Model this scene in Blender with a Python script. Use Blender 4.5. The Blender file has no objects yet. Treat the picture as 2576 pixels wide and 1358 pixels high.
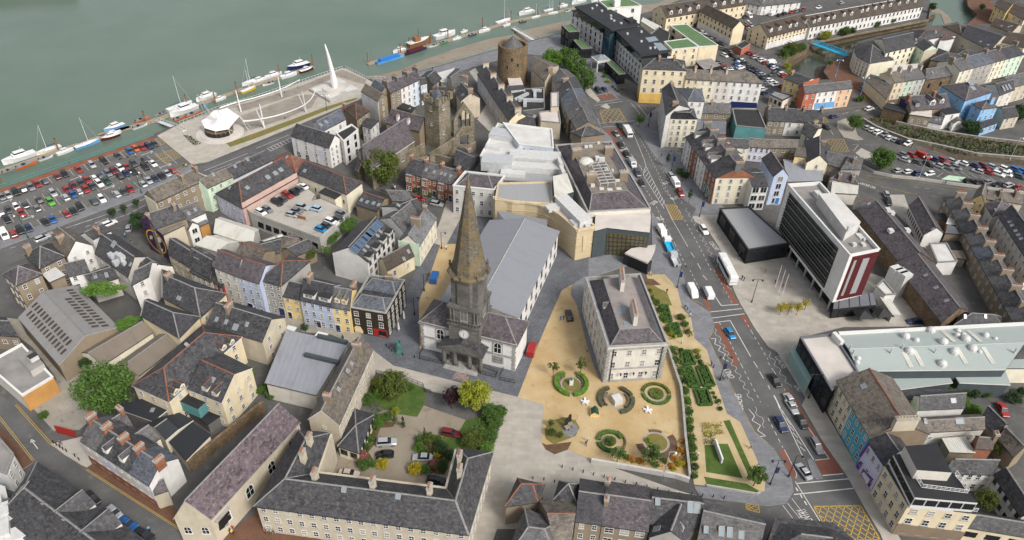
import bpy,math,random
from mathutils import Vector as Vc,Matrix
def Zu(z):return Vc((0,0,z))
from mathutils.geometry import tessellate_polygon
random.seed(7)
R=math.radians
SC=bpy.context.scene
COL=SC.collection
# camera
PW,PH,PF,VX,VY,CAMH=2575.0,1358.0,1850.0,1209.0,3096.0,130.0
PC=(PW/2,PH/2)
_dn=Vc((VX-PC[0],VY-PC[1],PF)).normalized()
_fw=(Zu(1)-_dn*_dn.z).normalized()
_rt=_dn.cross(_fw)
cam_data=bpy.data.cameras.new('camera')
cam_data.sensor_width=36.0
cam_data.lens=36.0*PF/PW
cam_data.clip_start=1.0
cam_data.clip_end=5000.0
cam=bpy.data.objects.new('camera',cam_data)
COL.objects.link(cam)
_wx=Vc((_rt.x,_fw.x,-_dn.x));_wy=Vc((_rt.y,_fw.y,-_dn.y));_wz=Vc((_rt.z,_fw.z,-_dn.z))
cam.matrix_world=Matrix(((_wx.x,-_wy.x,-_wz.x,0),(_wx.y,-_wy.y,-_wz.y,0),(_wx.z,-_wy.z,-_wz.z,CAMH),(0,0,0,1)))
SC.camera=cam
# sky, sun, exposure
SUN_EL,SUN_AZ=43.0,138.0
world=bpy.data.worlds.new('World');SC.world=world;world.use_nodes=True
wn=world.node_tree
sky=wn.nodes.new('ShaderNodeTexSky');sky.sky_type='NISHITA';sky.sun_disc=False
sky.sun_elevation=R(SUN_EL);sky.sun_rotation=R(SUN_AZ)
sky.air_density=1.0;sky.dust_density=4.0;sky.ozone_density=0.6
hs=wn.nodes.new('ShaderNodeHueSaturation');hs.inputs['Saturation'].default_value=0.35
wn.links.new(sky.outputs[0],hs.inputs['Color'])
wn.links.new(hs.outputs[0],wn.nodes['Background'].inputs[0])
wn.nodes['Background'].inputs[1].default_value=0.11
sun_data=bpy.data.lights.new('sun','SUN');sun_data.energy=1.5;sun_data.angle=R(14);sun_data.color=(1,.955,.89)
sun=bpy.data.objects.new('sun',sun_data);COL.objects.link(sun)
_sd=Vc((math.sin(R(SUN_AZ))*math.cos(R(SUN_EL)),math.cos(R(SUN_AZ))*math.cos(R(SUN_EL)),math.sin(R(SUN_EL))))
sun.rotation_euler=_sd.to_track_quat('Z','Y').to_euler();sun.location=_sd*300
vs=SC.view_settings
vs.view_transform='Standard';vs.look='None';vs.exposure=0.75;vs.gamma=1.0;vs.use_curve_mapping=False
SC.cycles.max_bounces=5;SC.cycles.diffuse_bounces=2;SC.cycles.glossy_bounces=2;SC.cycles.transparent_max_bounces=6
# picture -> place
_ox=_oy=0.0;_ts=1.0
def T(c=None,r=None):
 global _ox,_oy,_ts
 if c is None:_ox=_oy=0.0;_ts=1.0
 else:_ox,_oy,_ts=c*643.75,r*339.5,.25
def ray(p):
 x,y=_ox+p[0]*_ts-PC[0],_oy+p[1]*_ts-PC[1]
 v=Vc((x,y,PF))
 return Vc((v.dot(_rt),v.dot(_fw),-v.dot(_dn)))
def G(p,z=0.0):
 d=ray(p);t=(z-CAMH)/d.z
 return Vc((d.x*t,d.y*t,z))
def HT(top,bot,z0=0.0):
 b=G(bot,z0);d=ray(top)
 t=(b.x*d.x+b.y*d.y)/(d.x*d.x+d.y*d.y)
 return CAMH+d.z*t
def ang(a,b,z=0.0):
 v=G(b,z)-G(a,z);return math.atan2(v.y,v.x)
# materials
MATS={}
def _nt(name):
 m=bpy.data.materials.new(name);m.use_nodes=True
 nt=m.node_tree;b=nt.nodes['Principled BSDF']
 return m,nt,b
def _n(nt,t,**kw):
 n=nt.nodes.new(t)
 for k,v in kw.items():
  if k in n.inputs:n.inputs[k].default_value=v
  else:setattr(n,k,v)
 return n
def _mix(nt,fac,a,b,mode='MIX'):
 n=nt.nodes.new('ShaderNodeMix');n.data_type='RGBA';n.blend_type=mode
 for sock,v in((n.inputs[0],fac),(n.inputs[6],a),(n.inputs[7],b)):
  if hasattr(v,'is_linked'):nt.links.new(v,sock)
  elif isinstance(v,(int,float)):sock.default_value=v
  else:sock.default_value=(*v,1)
 return n.outputs[2]
def _ramp(nt,src,lo,hi):
 n=nt.nodes.new('ShaderNodeMapRange');n.inputs[1].default_value=lo;n.inputs[2].default_value=hi
 nt.links.new(src,n.inputs[0]);return n.outputs[0]
def _noise(nt,co,scale,detail=3.0,rough=.55):
 n=_n(nt,'ShaderNodeTexNoise');n.inputs['Scale'].default_value=scale;n.inputs['Detail'].default_value=detail;n.inputs['Roughness'].default_value=rough
 nt.links.new(co,n.inputs['Vector']);return n.outputs[0]
def _pos(nt):return _n(nt,'ShaderNodeNewGeometry').outputs['Position']
def _uv(nt):
 n=_n(nt,'ShaderNodeUVMap');n.uv_map='UVMap';return n.outputs[0]
def _map(nt,co,s):
 n=_n(nt,'ShaderNodeMapping');n.inputs['Scale'].default_value=s;nt.links.new(co,n.inputs[0]);return n.outputs[0]
def _bump(nt,b,h,st,dist=.05):
 n=_n(nt,'ShaderNodeBump');n.inputs['Strength'].default_value=st;n.inputs['Distance'].default_value=dist
 nt.links.new(h,n.inputs['Height']);nt.links.new(n.outputs[0],b.inputs['Normal'])
def sc(c,k):return tuple(min(1,max(0,v*k)) for v in c)
def plain(name,col,rough=.6,metal=0.0,var=.0,scale=.5,spec=None):
 m,nt,b=_nt(name);b.inputs['Roughness'].default_value=rough;b.inputs['Metallic'].default_value=metal
 if spec is not None:b.inputs['Specular IOR Level'].default_value=spec
 if var:
  f=_noise(nt,_pos(nt),scale,5)
  nt.links.new(_mix(nt,_ramp(nt,f,.3,.7),sc(col,1-var),sc(col,1+var)),b.inputs['Base Color'])
 else:b.inputs['Base Color'].default_value=(*col,1)
 MATS[name]=m;return m
def wallm(name,col,var=.13,stain=.35):
 m,nt,b=_nt(name);b.inputs['Roughness'].default_value=.85;b.inputs['Specular IOR Level'].default_value=.2
 p=_pos(nt)
 c=_mix(nt,_ramp(nt,_noise(nt,p,.35,5),.3,.7),sc(col,1-var),sc(col,1+var*.6))
 st=_ramp(nt,_noise(nt,_map(nt,p,(1.1,1.1,.12)),1.0,4,.65),.52,.8)
 mm=_n(nt,'ShaderNodeMath',operation='MULTIPLY');nt.links.new(st,mm.inputs[0]);mm.inputs[1].default_value=stain
 c=_mix(nt,mm.outputs[0],c,sc((col[0]*.9,col[1]*.86,col[2]*.8),.55))
 nt.links.new(c,b.inputs['Base Color']);MATS[name]=m;return m
def slatem(name,c1,c2,lich=(.3,.28,.22),la=.3,bw=.62,rh=.40,rough=.62,spots=.0):
 m,nt,b=_nt(name);b.inputs['Roughness'].default_value=rough;b.inputs['Specular IOR Level'].default_value=.35
 uv=_uv(nt);p=_pos(nt)
 br=_n(nt,'ShaderNodeTexBrick');nt.links.new(uv,br.inputs['Vector'])
 br.inputs['Color1'].default_value=(*sc(c1,.72),1);br.inputs['Color2'].default_value=(*sc(c2,1.3),1);br.inputs['Mortar'].default_value=(*sc(c1,.4),1)
 br.inputs['Scale'].default_value=1.0;br.inputs['Mortar Size'].default_value=.022;br.inputs['Brick Width'].default_value=bw;br.inputs['Row Height'].default_value=rh
 c=_mix(nt,_ramp(nt,_noise(nt,p,.35,7,.7),.42,.8),br.outputs[0],sc(tuple((a+d)/2 for a,d in zip(c1,c2)),1.7))
 lm=_n(nt,'ShaderNodeMath',operation='MULTIPLY');nt.links.new(_ramp(nt,_noise(nt,p,1.3,6,.7),.52,.72),lm.inputs[0]);lm.inputs[1].default_value=la
 c=_mix(nt,lm.outputs[0],c,lich)
 st=_n(nt,'ShaderNodeMath',operation='MULTIPLY');nt.links.new(_ramp(nt,_noise(nt,_map(nt,uv,(1.2,.12,1)),1.0,4,.6),.5,.75),st.inputs[0]);st.inputs[1].default_value=.4
 c=_mix(nt,st.outputs[0],c,sc(c1,.6))
 nt.links.new(c,b.inputs['Base Color']);_bump(nt,b,br.outputs[1],.35,.03)
 MATS[name]=m;return m
def brickm(name,c1,c2,mort,bw=.45,rh=.15,ms=.02,var=.3,uvs=True,rough=.85,sc_=1.0):
 m,nt,b=_nt(name);b.inputs['Roughness'].default_value=rough;b.inputs['Specular IOR Level'].default_value=.25
 p=_pos(nt)
 br=_n(nt,'ShaderNodeTexBrick');nt.links.new(_uv(nt) if uvs else p,br.inputs['Vector'])
 br.inputs['Color1'].default_value=(*c1,1);br.inputs['Color2'].default_value=(*c2,1);br.inputs['Mortar'].default_value=(*mort,1)
 br.inputs['Scale'].default_value=sc_;br.inputs['Mortar Size'].default_value=ms;br.inputs['Brick Width'].default_value=bw;br.inputs['Row Height'].default_value=rh
 c=_mix(nt,_ramp(nt,_noise(nt,p,.3,5),.3,.7),sc((1,1,1),1-var),(1,1,1))
 c=_mix(nt,1.0,br.outputs[0],c,'MULTIPLY')
 nt.links.new(c,b.inputs['Base Color']);_bump(nt,b,br.outputs[1],.3,.03)
 MATS[name]=m;return m
def stonem(name,c1,c2,scale=2.2,moss=None):
 m,nt,b=_nt(name);b.inputs['Roughness'].default_value=.92;b.inputs['Specular IOR Level'].default_value=.2
 p=_pos(nt);vo=_n(nt,'ShaderNodeTexVoronoi');vo.inputs['Scale'].default_value=scale;nt.links.new(_map(nt,p,(1,1,1.6)),vo.inputs['Vector'])
 sep=_n(nt,'ShaderNodeSeparateColor');nt.links.new(vo.outputs['Color'],sep.inputs[0])
 c=_mix(nt,sep.outputs[0],c1,c2)
 c=_mix(nt,_ramp(nt,vo.outputs['Distance'],.45,.75),c,sc(c1,.55))
 c=_mix(nt,_ramp(nt,_noise(nt,p,.25,6,.65),.45,.7),c,moss or sc(c1,.6))
 nt.links.new(c,b.inputs['Base Color']);_bump(nt,b,vo.outputs['Distance'],.5,.08)
 MATS[name]=m;return m
def corrm(name,c1,c2,pitch=.3,stain=(.25,.22,.16),sa=.4,axis=0):
 m,nt,b=_nt(name);b.inputs['Roughness'].default_value=.5;b.inputs['Specular IOR Level'].default_value=.35
 uv=_uv(nt);w=_n(nt,'ShaderNodeTexWave');w.inputs['Scale'].default_value=.314/pitch;w.inputs['Distortion'].default_value=0
 w.bands_direction='XY'[axis];nt.links.new(uv,w.inputs['Vector'])
 c=_mix(nt,w.outputs['Fac'],c1,c2)
 f=_n(nt,'ShaderNodeMath',operation='MULTIPLY');nt.links.new(_ramp(nt,_noise(nt,_map(nt,uv,(1,.25,1)),.5,5,.65),.48,.75),f.inputs[0]);f.inputs[1].default_value=sa
 c=_mix(nt,f.outputs[0],c,stain);nt.links.new(c,b.inputs['Base Color']);_bump(nt,b,w.outputs['Fac'],.5,.05)
 MATS[name]=m;return m
def groundm(name,c1,c2,scale=.25,fine=6.0,fa=.25,rough=.9,c3=None,lo=.35,hi=.65):
 m,nt,b=_nt(name);b.inputs['Roughness'].default_value=rough;b.inputs['Specular IOR Level'].default_value=.25
 p=_pos(nt)
 c=_mix(nt,_ramp(nt,_noise(nt,p,scale,7,.6),lo,hi),c1,c2)
 if c3:c=_mix(nt,_ramp(nt,_noise(nt,_map(nt,p,(1,1,1)),scale*3.1,6,.7),.55,.7),c,c3)
 g=_mix(nt,_ramp(nt,_noise(nt,p,fine,2),.3,.7),sc((1,1,1),1-fa),(1,1,1))
 c=_mix(nt,1.0,c,g,'MULTIPLY');nt.links.new(c,b.inputs['Base Color']);MATS[name]=m;return m
def glassm(name,col,rough=.08,light=None):
 m,nt,b=_nt(name);b.inputs['Roughness'].default_value=rough;b.inputs['Specular IOR Level'].default_value=.5
 if light:
  oi=_n(nt,'ShaderNodeObjectInfo')
  nt.links.new(_mix(nt,_ramp(nt,oi.outputs['Random'],.6,1.0),col,light),b.inputs['Base Color'])
 else:b.inputs['Base Color'].default_value=(*col,1)
 MATS[name]=m;return m
W_={'white':(.66,.65,.63),'offwhite':(.60,.57,.51),'cream':(.66,.57,.40),'palecream':(.68,.63,.50),'yellow':(.72,.55,.25),'ochre':(.62,.40,.12),'tan':(.24,.195,.14),'buff':(.48,.425,.33),'grey':(.33,.32,.30),'palegrey':(.50,.49,.47),'dkgrey':(.14,.135,.13),'brown':(.035,.026,.017),'paleblue':(.43,.49,.63),'blue':(.23,.44,.70),'iceblue':(.55,.62,.70),'mint':(.52,.64,.50),'turq':(.08,.37,.48),'teal':(.10,.26,.27),'lilac':(.57,.57,.68),'pink':(.50,.35,.30),'peach':(.66,.44,.29),'coral':(.40,.13,.085),'red':(.30,.03,.025),'stonegrey':(.36,.345,.315),'wood':(.45,.24,.08),'black':(.018,.019,.021),'slateclad':(.06,.075,.08),'sandstone':(.54,.44,.29),'gold':(.65,.42,.12),'limestone':(.58,.55,.49),'maroon':(.085,.016,.018),'concrete':(.40,.385,.355),'brickrend':(.22,.17,.12)}
for k,v in W_.items():wallm('w_'+k,v)
brickm('w_brick',(.33,.085,.03),(.22,.06,.025),(.30,.22,.16))
brickm('w_brickdark',(.20,.06,.03),(.14,.045,.025),(.18,.13,.1))
brickm('w_ashlar',(.185,.175,.16),(.13,.125,.115),(.08,.077,.07),bw=1.1,rh=.42,ms=.02,var=.45)
brickm('w_sandblock',(.55,.455,.30),(.50,.41,.265),(.43,.345,.22),bw=1.2,rh=.4,ms=.012,var=.12)
stonem('w_rubble',(.30,.26,.20),(.17,.145,.11),1.6,(.10,.09,.045))
stonem('w_rubblebrown',(.24,.17,.105),(.13,.09,.06),1.8,(.09,.075,.04))
stonem('w_spire',(.165,.145,.11),(.115,.102,.08),1.2,(.175,.125,.055))
slatem('r_slate',(.030,.030,.034),(.050,.049,.053))
slatem('r_dark',(.030,.030,.035),(.045,.044,.050),la=.12)
slatem('r_mid',(.064,.062,.064),(.096,.093,.094))
slatem('r_light',(.11,.11,.117),(.145,.145,.15),la=.15)
slatem('r_purple',(.050,.042,.047),(.080,.069,.075),lich=(.21,.19,.195),la=.5)
slatem('r_church',(.058,.044,.051),(.115,.090,.10),lich=(.30,.25,.265),la=.6)
slatem('r_brown',(.080,.068,.058),(.120,.104,.088),lich=(.33,.27,.16),la=.4)
slatem('r_rust',(.12,.055,.038),(.17,.085,.06),lich=(.3,.26,.22),la=.3)
slatem('r_choc',(.045,.034,.027),(.062,.048,.037),lich=(.16,.11,.04),la=.25,bw=.6,rh=.4)
slatem('r_blue',(.062,.069,.084),(.092,.10,.12),la=.1)
plain('r_felt',(.022,.022,.023),.8,var=.35,scale=.6)
plain('r_black',(.016,.016,.018),.55,var=.3,scale=.3)
plain('r_feltbrown',(.17,.145,.115),.9,var=.3,scale=.4)
plain('r_grey',(.22,.21,.20),.9,var=.2,scale=.3)
plain('r_white',(.52,.51,.485),.6,var=.12,scale=.25)
plain('r_pale',(.50,.46,.42),.8,var=.12,scale=.2)
plain('r_green',(.085,.16,.065),.85,var=.15,scale=.3)
corrm('r_lead',(.25,.26,.285),(.265,.275,.30),1.3,(.18,.185,.20),.8)
plain('r_zinc',(.12,.125,.14),.4,var=.15,scale=.3)
corrm('r_mint',(.29,.33,.315),(.355,.395,.38),.33,(.33,.40,.36),.25)
corrm('r_corrgrey',(.20,.195,.19),(.26,.255,.25),.28,(.14,.12,.10),.4)
corrm('r_corrbrown',(.14,.115,.09),(.20,.17,.135),.25,(.09,.075,.06),.5)
corrm('r_corrwhite',(.46,.45,.40),(.60,.59,.54),.5,(.27,.25,.17),.6)
corrm('r_corrblack',(.018,.02,.024),(.032,.035,.042),.3,(.02,.02,.02),.2)
corrm('r_seam',(.27,.275,.28),(.30,.305,.31),.6,(.22,.22,.22),.2)
corrm('w_louvre',(.42,.42,.43),(.16,.16,.17),.3,(.3,.3,.3),.1,1)
plain('ridge_red',(.21,.08,.042),.8,var=.3,scale=2);plain('ridge_grey',(.20,.195,.19),.85,var=.25,scale=2);plain('ridge_dark',(.05,.05,.052),.8)
plain('trim_white',(.62,.615,.59),.6);plain('trim_dark',(.03,.03,.032),.6);plain('trim_grey',(.30,.29,.27),.8,var=.2,scale=1)
plain('pot',(.34,.13,.05),.85,var=.3,scale=3);plain('pot_buff',(.50,.36,.18),.85,var=.2,scale=3)
glassm('glass',(.022,.026,.030),.08,(.34,.33,.30));glassm('glass_dark',(.012,.015,.018),.06);glassm('glass_sky',(.20,.24,.27),.12);glassm('glass_blue',(.03,.07,.10),.06)
glassm('glass_green',(.25,.36,.34),.1);glassm('solar',(.06,.10,.16),.12);glassm('glass_gold',(.10,.085,.045),.1)
plain('metal',(.42,.43,.44),.4,.6);plain('metal_dark',(.03,.031,.033),.45,.3);plain('metal_white',(.66,.66,.655),.35);plain('galv',(.50,.51,.52),.45,.3,var=.15,scale=1.5)
plain('plant_white',(.50,.50,.485),.5,var=.1,scale=1)
plain('timber',(.28,.23,.17),.85,var=.3,scale=2.5);plain('rust',(.22,.10,.045),.85,var=.4,scale=2)
plain('copper',(.05,.13,.11),.7,var=.45,scale=1.5);plain('rubber',(.012,.012,.012),.8)
for k,v in{'p_red':(.33,.02,.015),'p_blue':(.01,.16,.50),'p_green':(.02,.22,.08),'p_yellow':(.72,.45,.02),'p_orange':(.65,.12,.02),'p_purple':(.15,.02,.28),'p_navy':(.012,.02,.09),'p_teal':(.02,.30,.32),'p_cyan':(.02,.38,.62),'p_dkgreen':(.01,.07,.04),'p_skyblue':(.13,.33,.6),'p_black':(.012,.012,.013),'p_white':(.66,.66,.655),'p_grey':(.2,.2,.21)}.items():plain(k,v,.45)
# mesh building
class MB:
 def __init__(s):s.v=[];s.f=[];s.m=[]
 def face(s,pts,mi=0):
  i=len(s.v);s.v+=[Vc(p) for p in pts];s.f.append(tuple(range(i,i+len(pts))));s.m.append(mi)
 def poly(s,pts,z,mi=0,up=True):
  ps=[Vc((p[0],p[1],z)) for p in pts]
  i=len(s.v);s.v+=ps
  for t in tessellate_polygon([ps]):
   a,b,c=(ps[k] for k in t)
   n=(b-a).cross(c-a).z
   t=t if(n>0)==up else t[::-1]
   s.f.append(tuple(i+k for k in t));s.m.append(mi)
 def prism(s,pts,z0,z1,mi=0,side=None,bottom=False):
  side=mi if side is None else side
  s.poly(pts,z1,mi)
  if bottom:s.poly(pts,z0,mi,False)
  ar=sum(pts[k][0]*pts[(k+1)%len(pts)][1]-pts[(k+1)%len(pts)][0]*pts[k][1] for k in range(len(pts)))
  q=pts if ar>0 else pts[::-1]
  for k in range(len(q)):
   a,b=q[k],q[(k+1)%len(q)]
   s.face([(a[0],a[1],z0),(b[0],b[1],z0),(b[0],b[1],z1),(a[0],a[1],z1)],side)
 def box(s,c,d,rz=0.0,mi=0,top=None,taper=1.0):
  ca,sa=math.cos(rz),math.sin(rz);x,y,h=d[0]/2,d[1]/2,d[2]
  def q(k,px,py,z):return Vc((c[0]+(px*ca-py*sa)*k,c[1]+(px*sa+py*ca)*k,c[2]+z))
  b=[q(1,*p,0) for p in((-x,-y),(x,-y),(x,y),(-x,y))];t=[q(taper,*p,h) for p in((-x,-y),(x,-y),(x,y),(-x,y))]
  s.face(t,mi if top is None else top);s.face(b[::-1],mi)
  for k in range(4):s.face([b[k],b[(k+1)%4],t[(k+1)%4],t[k]],mi)
 def tube(s,p0,p1,r0,r1=None,n=8,mi=0,cap=True):
  p0,p1=Vc(p0),Vc(p1);r1=r0 if r1 is None else r1
  d=(p1-p0).normalized();u=d.orthogonal().normalized();w=d.cross(u)
  a=[p0+(u*math.cos(2*math.pi*k/n)+w*math.sin(2*math.pi*k/n))*r0 for k in range(n)]
  b=[p1+(u*math.cos(2*math.pi*k/n)+w*math.sin(2*math.pi*k/n))*r1 for k in range(n)]
  for k in range(n):s.face([a[k],a[(k+1)%n],b[(k+1)%n],b[k]],mi)
  if cap:s.face(b,mi);s.face(a[::-1],mi)
 def lathe(s,c,prof,n=16,mi=0,rz=0.0):
  rings=[[Vc((c[0]+r*math.cos(rz+2*math.pi*k/n),c[1]+r*math.sin(rz+2*math.pi*k/n),c[2]+z)) for k in range(n)] for r,z in prof]
  for a,b in zip(rings,rings[1:]):
   for k in range(n):s.face([a[k],a[(k+1)%n],b[(k+1)%n],b[k]],mi)
  s.face(rings[-1],mi)
 def beam(s,a,b,w,h,mi=0):
  a,b=Vc(a),Vc(b);d=(b-a);n=Vc((-d.y,d.x,0));n=n.normalized()*w/2 if n.length>1e-6 else Vc((w/2,0,0))
  u=n.cross(d).normalized()*h
  if u.z<0:u=-u
  p=[a-n,a+n,a+n+u,a-n+u];q=[b-n,b+n,b+n+u,b-n+u]
  for k in range(4):s.face([p[k],p[(k+1)%4],q[(k+1)%4],q[k]],mi)
  s.face(p[::-1],mi);s.face(q,mi)
 def mesh(s,name,mats,off=None,smooth=False):
  me=bpy.data.meshes.new(name)
  o=Vc(off) if off is not None else Zu(0)
  me.from_pydata([tuple(p-o) for p in s.v],[],s.f)
  for k in mats:me.materials.append(MATS[k] if isinstance(k,str) else k)
  if len(mats)>1:me.polygons.foreach_set('material_index',s.m)
  if smooth:me.polygons.foreach_set('use_smooth',[True]*len(s.f))
  uv=me.uv_layers.new(name='UVMap');buf=[]
  for f in s.f:
   a,b,c=s.v[f[0]],s.v[f[1]],s.v[f[2]]
   n=(b-a).cross(c-a)
   if n.length<1e-9:n=Zu(1)
   n.normalize()
   u=Zu(1).cross(n) if abs(n.z)<.999 else Vc((1,0,0))
   u.normalize();w=n.cross(u)
   for k in f:buf+=[s.v[k].dot(u),s.v[k].dot(w)]
  uv.data.foreach_set('uv',buf);me.update()
  return me
 def obj(s,name,mats,parent=None,smooth=False,loc=None):
  off=parent.location if parent is not None else(loc if loc is not None else Zu(0))
  if parent is not None and parent.parent is not None:off=parent.location+parent.parent.location
  me=s.mesh(name,mats if isinstance(mats,(list,tuple)) else[mats],off,smooth)
  o=bpy.data.objects.new(name,me);COL.objects.link(o)
  if parent is not None:o.parent=parent
  elif loc is not None:o.location=loc
  return o
LABELS={}
def tag(o,label,cat,group=None):
 assert label not in LABELS or group,label
 LABELS[label]=1
 o['label']=label;o['category']=cat
 if group:o['group']=group
 return o
def root(name,label,cat,loc,group=None,rz=0.0):
 e=bpy.data.objects.new(name,None);COL.objects.link(e);e.location=loc;e.empty_display_size=.5
 if rz:e.rotation_euler=(0,0,rz)
 return tag(e,label,cat,group)
def inst(me,name,parent,mat4,mats=None):
 o=bpy.data.objects.new(name,me);COL.objects.link(o)
 if parent is not None:
  o.parent=parent;off=parent.location.copy()
  if parent.parent is not None:off+=parent.parent.location
  mat4=Matrix.Translation(-off)@mat4
 o.matrix_local=mat4 if parent is not None else mat4
 if parent is None:o.matrix_world=mat4
 if mats:
  for k,mm in enumerate(mats):
   if mm:o.material_slots[k].link='OBJECT';o.material_slots[k].material=MATS[mm] if isinstance(mm,str) else mm
 return o
def struct(o,kind='structure'):o['kind']=kind;return o
def frame(p,n,up=None):
 n=n.normalized();z=Zu(1);x=n.cross(z)
 if x.length<1e-5:x=Vc((1,0,0))
 x.normalize();z=x.cross(n)
 return Matrix(((x.x,n.x,z.x,p.x),(x.y,n.y,z.y,p.y),(x.z,n.z,z.z,p.z),(0,0,0,1)))
# building kit
_cache={}
def wmesh(w,h,kind):
 key=('win',round(w,1),round(h,1),kind)
 if key in _cache:return _cache[key]
 w,h=key[1],key[2]
 b=MB();fr=.10 if kind not in 'dbk' else .07
 hw=w/2
 def bar(x0,x1,z0,z1,y=.07,mi=0):
  b.face([(x1,y,z0),(x0,y,z0),(x0,y,z1),(x1,y,z1)],mi)
  b.face([(x0,y,z1),(x0,0,z1),(x1,0,z1),(x1,y,z1)],mi);b.face([(x0,0,z0),(x0,y,z0),(x1,y,z0),(x1,0,z0)],mi)
  b.face([(x0,0,z0),(x0,0,z1),(x0,y,z1),(x0,y,z0)],mi);b.face([(x1,0,z1),(x1,0,z0),(x1,y,z0),(x1,y,z1)],mi)
 if kind=='a':
  pts=[(-hw,0),(hw,0)]+[(hw*math.cos(t*math.pi/8),h-hw+hw*math.sin(t*math.pi/8)) for t in range(9)]
  pts=[(-x,z) for x,z in pts]
  b.face([(x*1.28,.05,z*1.04) for x,z in pts],0);b.face([(x,.08,z) for x,z in pts],1)
  bar(-.05,.05,0,h,.11);bar(-hw,hw,h*.5,h*.5+.08,.11);bar(-hw-.2,hw+.2,-.18,0,.2)
 else:
  b.face([(hw,.03,0),(-hw,.03,0),(-hw,.03,h),(hw,.03,h)],1)
  bar(-hw,-hw+fr,0,h);bar(hw-fr,hw,0,h);bar(-hw+fr,hw-fr,h-fr,h);bar(-hw+fr,hw-fr,0,fr)
  if kind in 'sd':bar(-hw+fr,hw-fr,h*.5-.04,h*.5+.04,.08)
  if kind=='s' and w>=.9:bar(-.025,.025,fr,h-fr,.06)
  if kind=='b':bar(-.04,.04,fr,h-fr,.06)
  if kind=='k':
   k=max(2,int(w/1.3))
   for i in range(1,k):bar(-hw+w*i/k-.03,-hw+w*i/k+.03,fr,h-fr,.06)
  if kind in 'sdb':bar(-hw-.12,hw+.12,-.14,0,.16,2)
 me=b.mesh('window',['trim_white' if kind in 'sab' else 'trim_dark','glass' if kind in 'sdb' else 'glass_dark','trim_grey'])
 _cache[key]=me
 return me
def cmesh(w,d,h,n,mat,pot='pot'):
 key=('chim',round(w,1),round(d,1),round(h,1),n,mat,pot)
 if key in _cache:return _cache[key]
 b=MB();w,d,h=key[1],key[2],key[3]
 b.box((0,0,-1.6),(w,d,h+1.6),0,0);b.box((0,0,h-.38),(w+.16,d+.16,.13),0,2);b.box((0,0,h),(w+.22,d+.22,.14),0,2)
 for i in range(n):
  x=(i-(n-1)/2)*(w-.3)/max(1,n-.2)
  b.lathe((x,0,h+.12),[(.17,0),(.14,.1),(.12,.5),(.16,.52),(.15,.6)],6,1)
 me=b.mesh('chimney',['w_'+mat,pot,'trim_grey']);_cache[key]=me
 return me
def smesh(w=.8,h=1.2):
 key=('sky',w,h)
 if key in _cache:return _cache[key]
 b=MB()
 for x0,x1,z0,z1 in((-w/2,-w/2+.09,0,h),(w/2-.09,w/2,0,h),(-w/2,w/2,0,.09),(-w/2,w/2,h-.09,h)):
  b.face([(x1,.11,z0),(x0,.11,z0),(x0,.11,z1),(x1,.11,z1)],0)
 for p,q in(((-w/2,0),(w/2,0)),((w/2,0),(w/2,h)),((w/2,h),(-w/2,h)),((-w/2,h),(-w/2,0))):
  b.face([(p[0],0,p[1]),(q[0],0,q[1]),(q[0],.11,q[1]),(p[0],.11,p[1])],0)
 b.face([(w/2,.07,0),(-w/2,.07,0),(-w/2,.07,h),(w/2,.07,h)],1)
 me=b.mesh('skylight',['trim_grey','glass_sky']);_cache[key]=me
 return me
def door_mesh(w,h,col,fan=True):
 key=('door',w,h,col,fan)
 if key in _cache:return _cache[key]
 b=MB()
 b.box((0,.05,0),(w+.3,.12,h+.2),0,0);b.box((0,.10,0),(w,.1,h),0,1)
 if fan:b.box((0,.13,h*.82),(w*.9,.07,h*.13),0,2)
 b.box((0,.30,0),(w+.5,.5,.16),0,3)
 me=b.mesh('door',['trim_white',col,'glass','trim_grey']);_cache[key]=me
 return me
class Bld:
 pass
def hit(B_,p,kinds=('roof',)):
 d=ray(p);o=Zu(CAMH);best=None
 for kind,pts in B_.faces:
  if kind not in kinds:continue
  n=(pts[1]-pts[0]).cross(pts[2]-pts[0])
  if n.length<1e-6:continue
  n.normalize();dn=d.dot(n)
  if abs(dn)<1e-7:continue
  t=(pts[0]-o).dot(n)/dn
  if t<=0:continue
  q=o+d*t;inside=True;sgn=0
  for k in range(len(pts)):
   c=(pts[(k+1)%len(pts)]-pts[k]).cross(q-pts[k]).dot(n)
   if c<-.25*(pts[(k+1)%len(pts)]-pts[k]).length:inside=False;break
  if inside and(best is None or t<best[0]):best=(t,q,n if n.z>1e-4 or dn<0 else-n)
 return(best[1],best[2]) if best else(None,None)
def poff(q,outs):
 n=len(q);c=sum((Vc((p.x,p.y)) for p in q),Vc((0,0)))/n
 lines=[]
 for k in range(n):
  a,b=Vc((q[k].x,q[k].y)),Vc((q[(k+1)%n].x,q[(k+1)%n].y));e=(b-a).normalized();nn=Vc((e.y,-e.x))
  if nn.dot((a+b)/2-c)<0:nn=-nn
  lines.append((a+nn*outs[k],e))
 res=[]
 for k in range(n):
  (a,e),(b,f)=lines[k-1],lines[k]
  den=e.x*f.y-e.y*f.x
  if abs(den)<1e-4:res.append(Vc((b.x,b.y,q[k].z)));continue
  t=((b.x-a.x)*f.y-(b.y-a.y)*f.x)/den
  p=a+e*t;res.append(Vc((p.x,p.y,q[k].z)))
 return res
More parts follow.
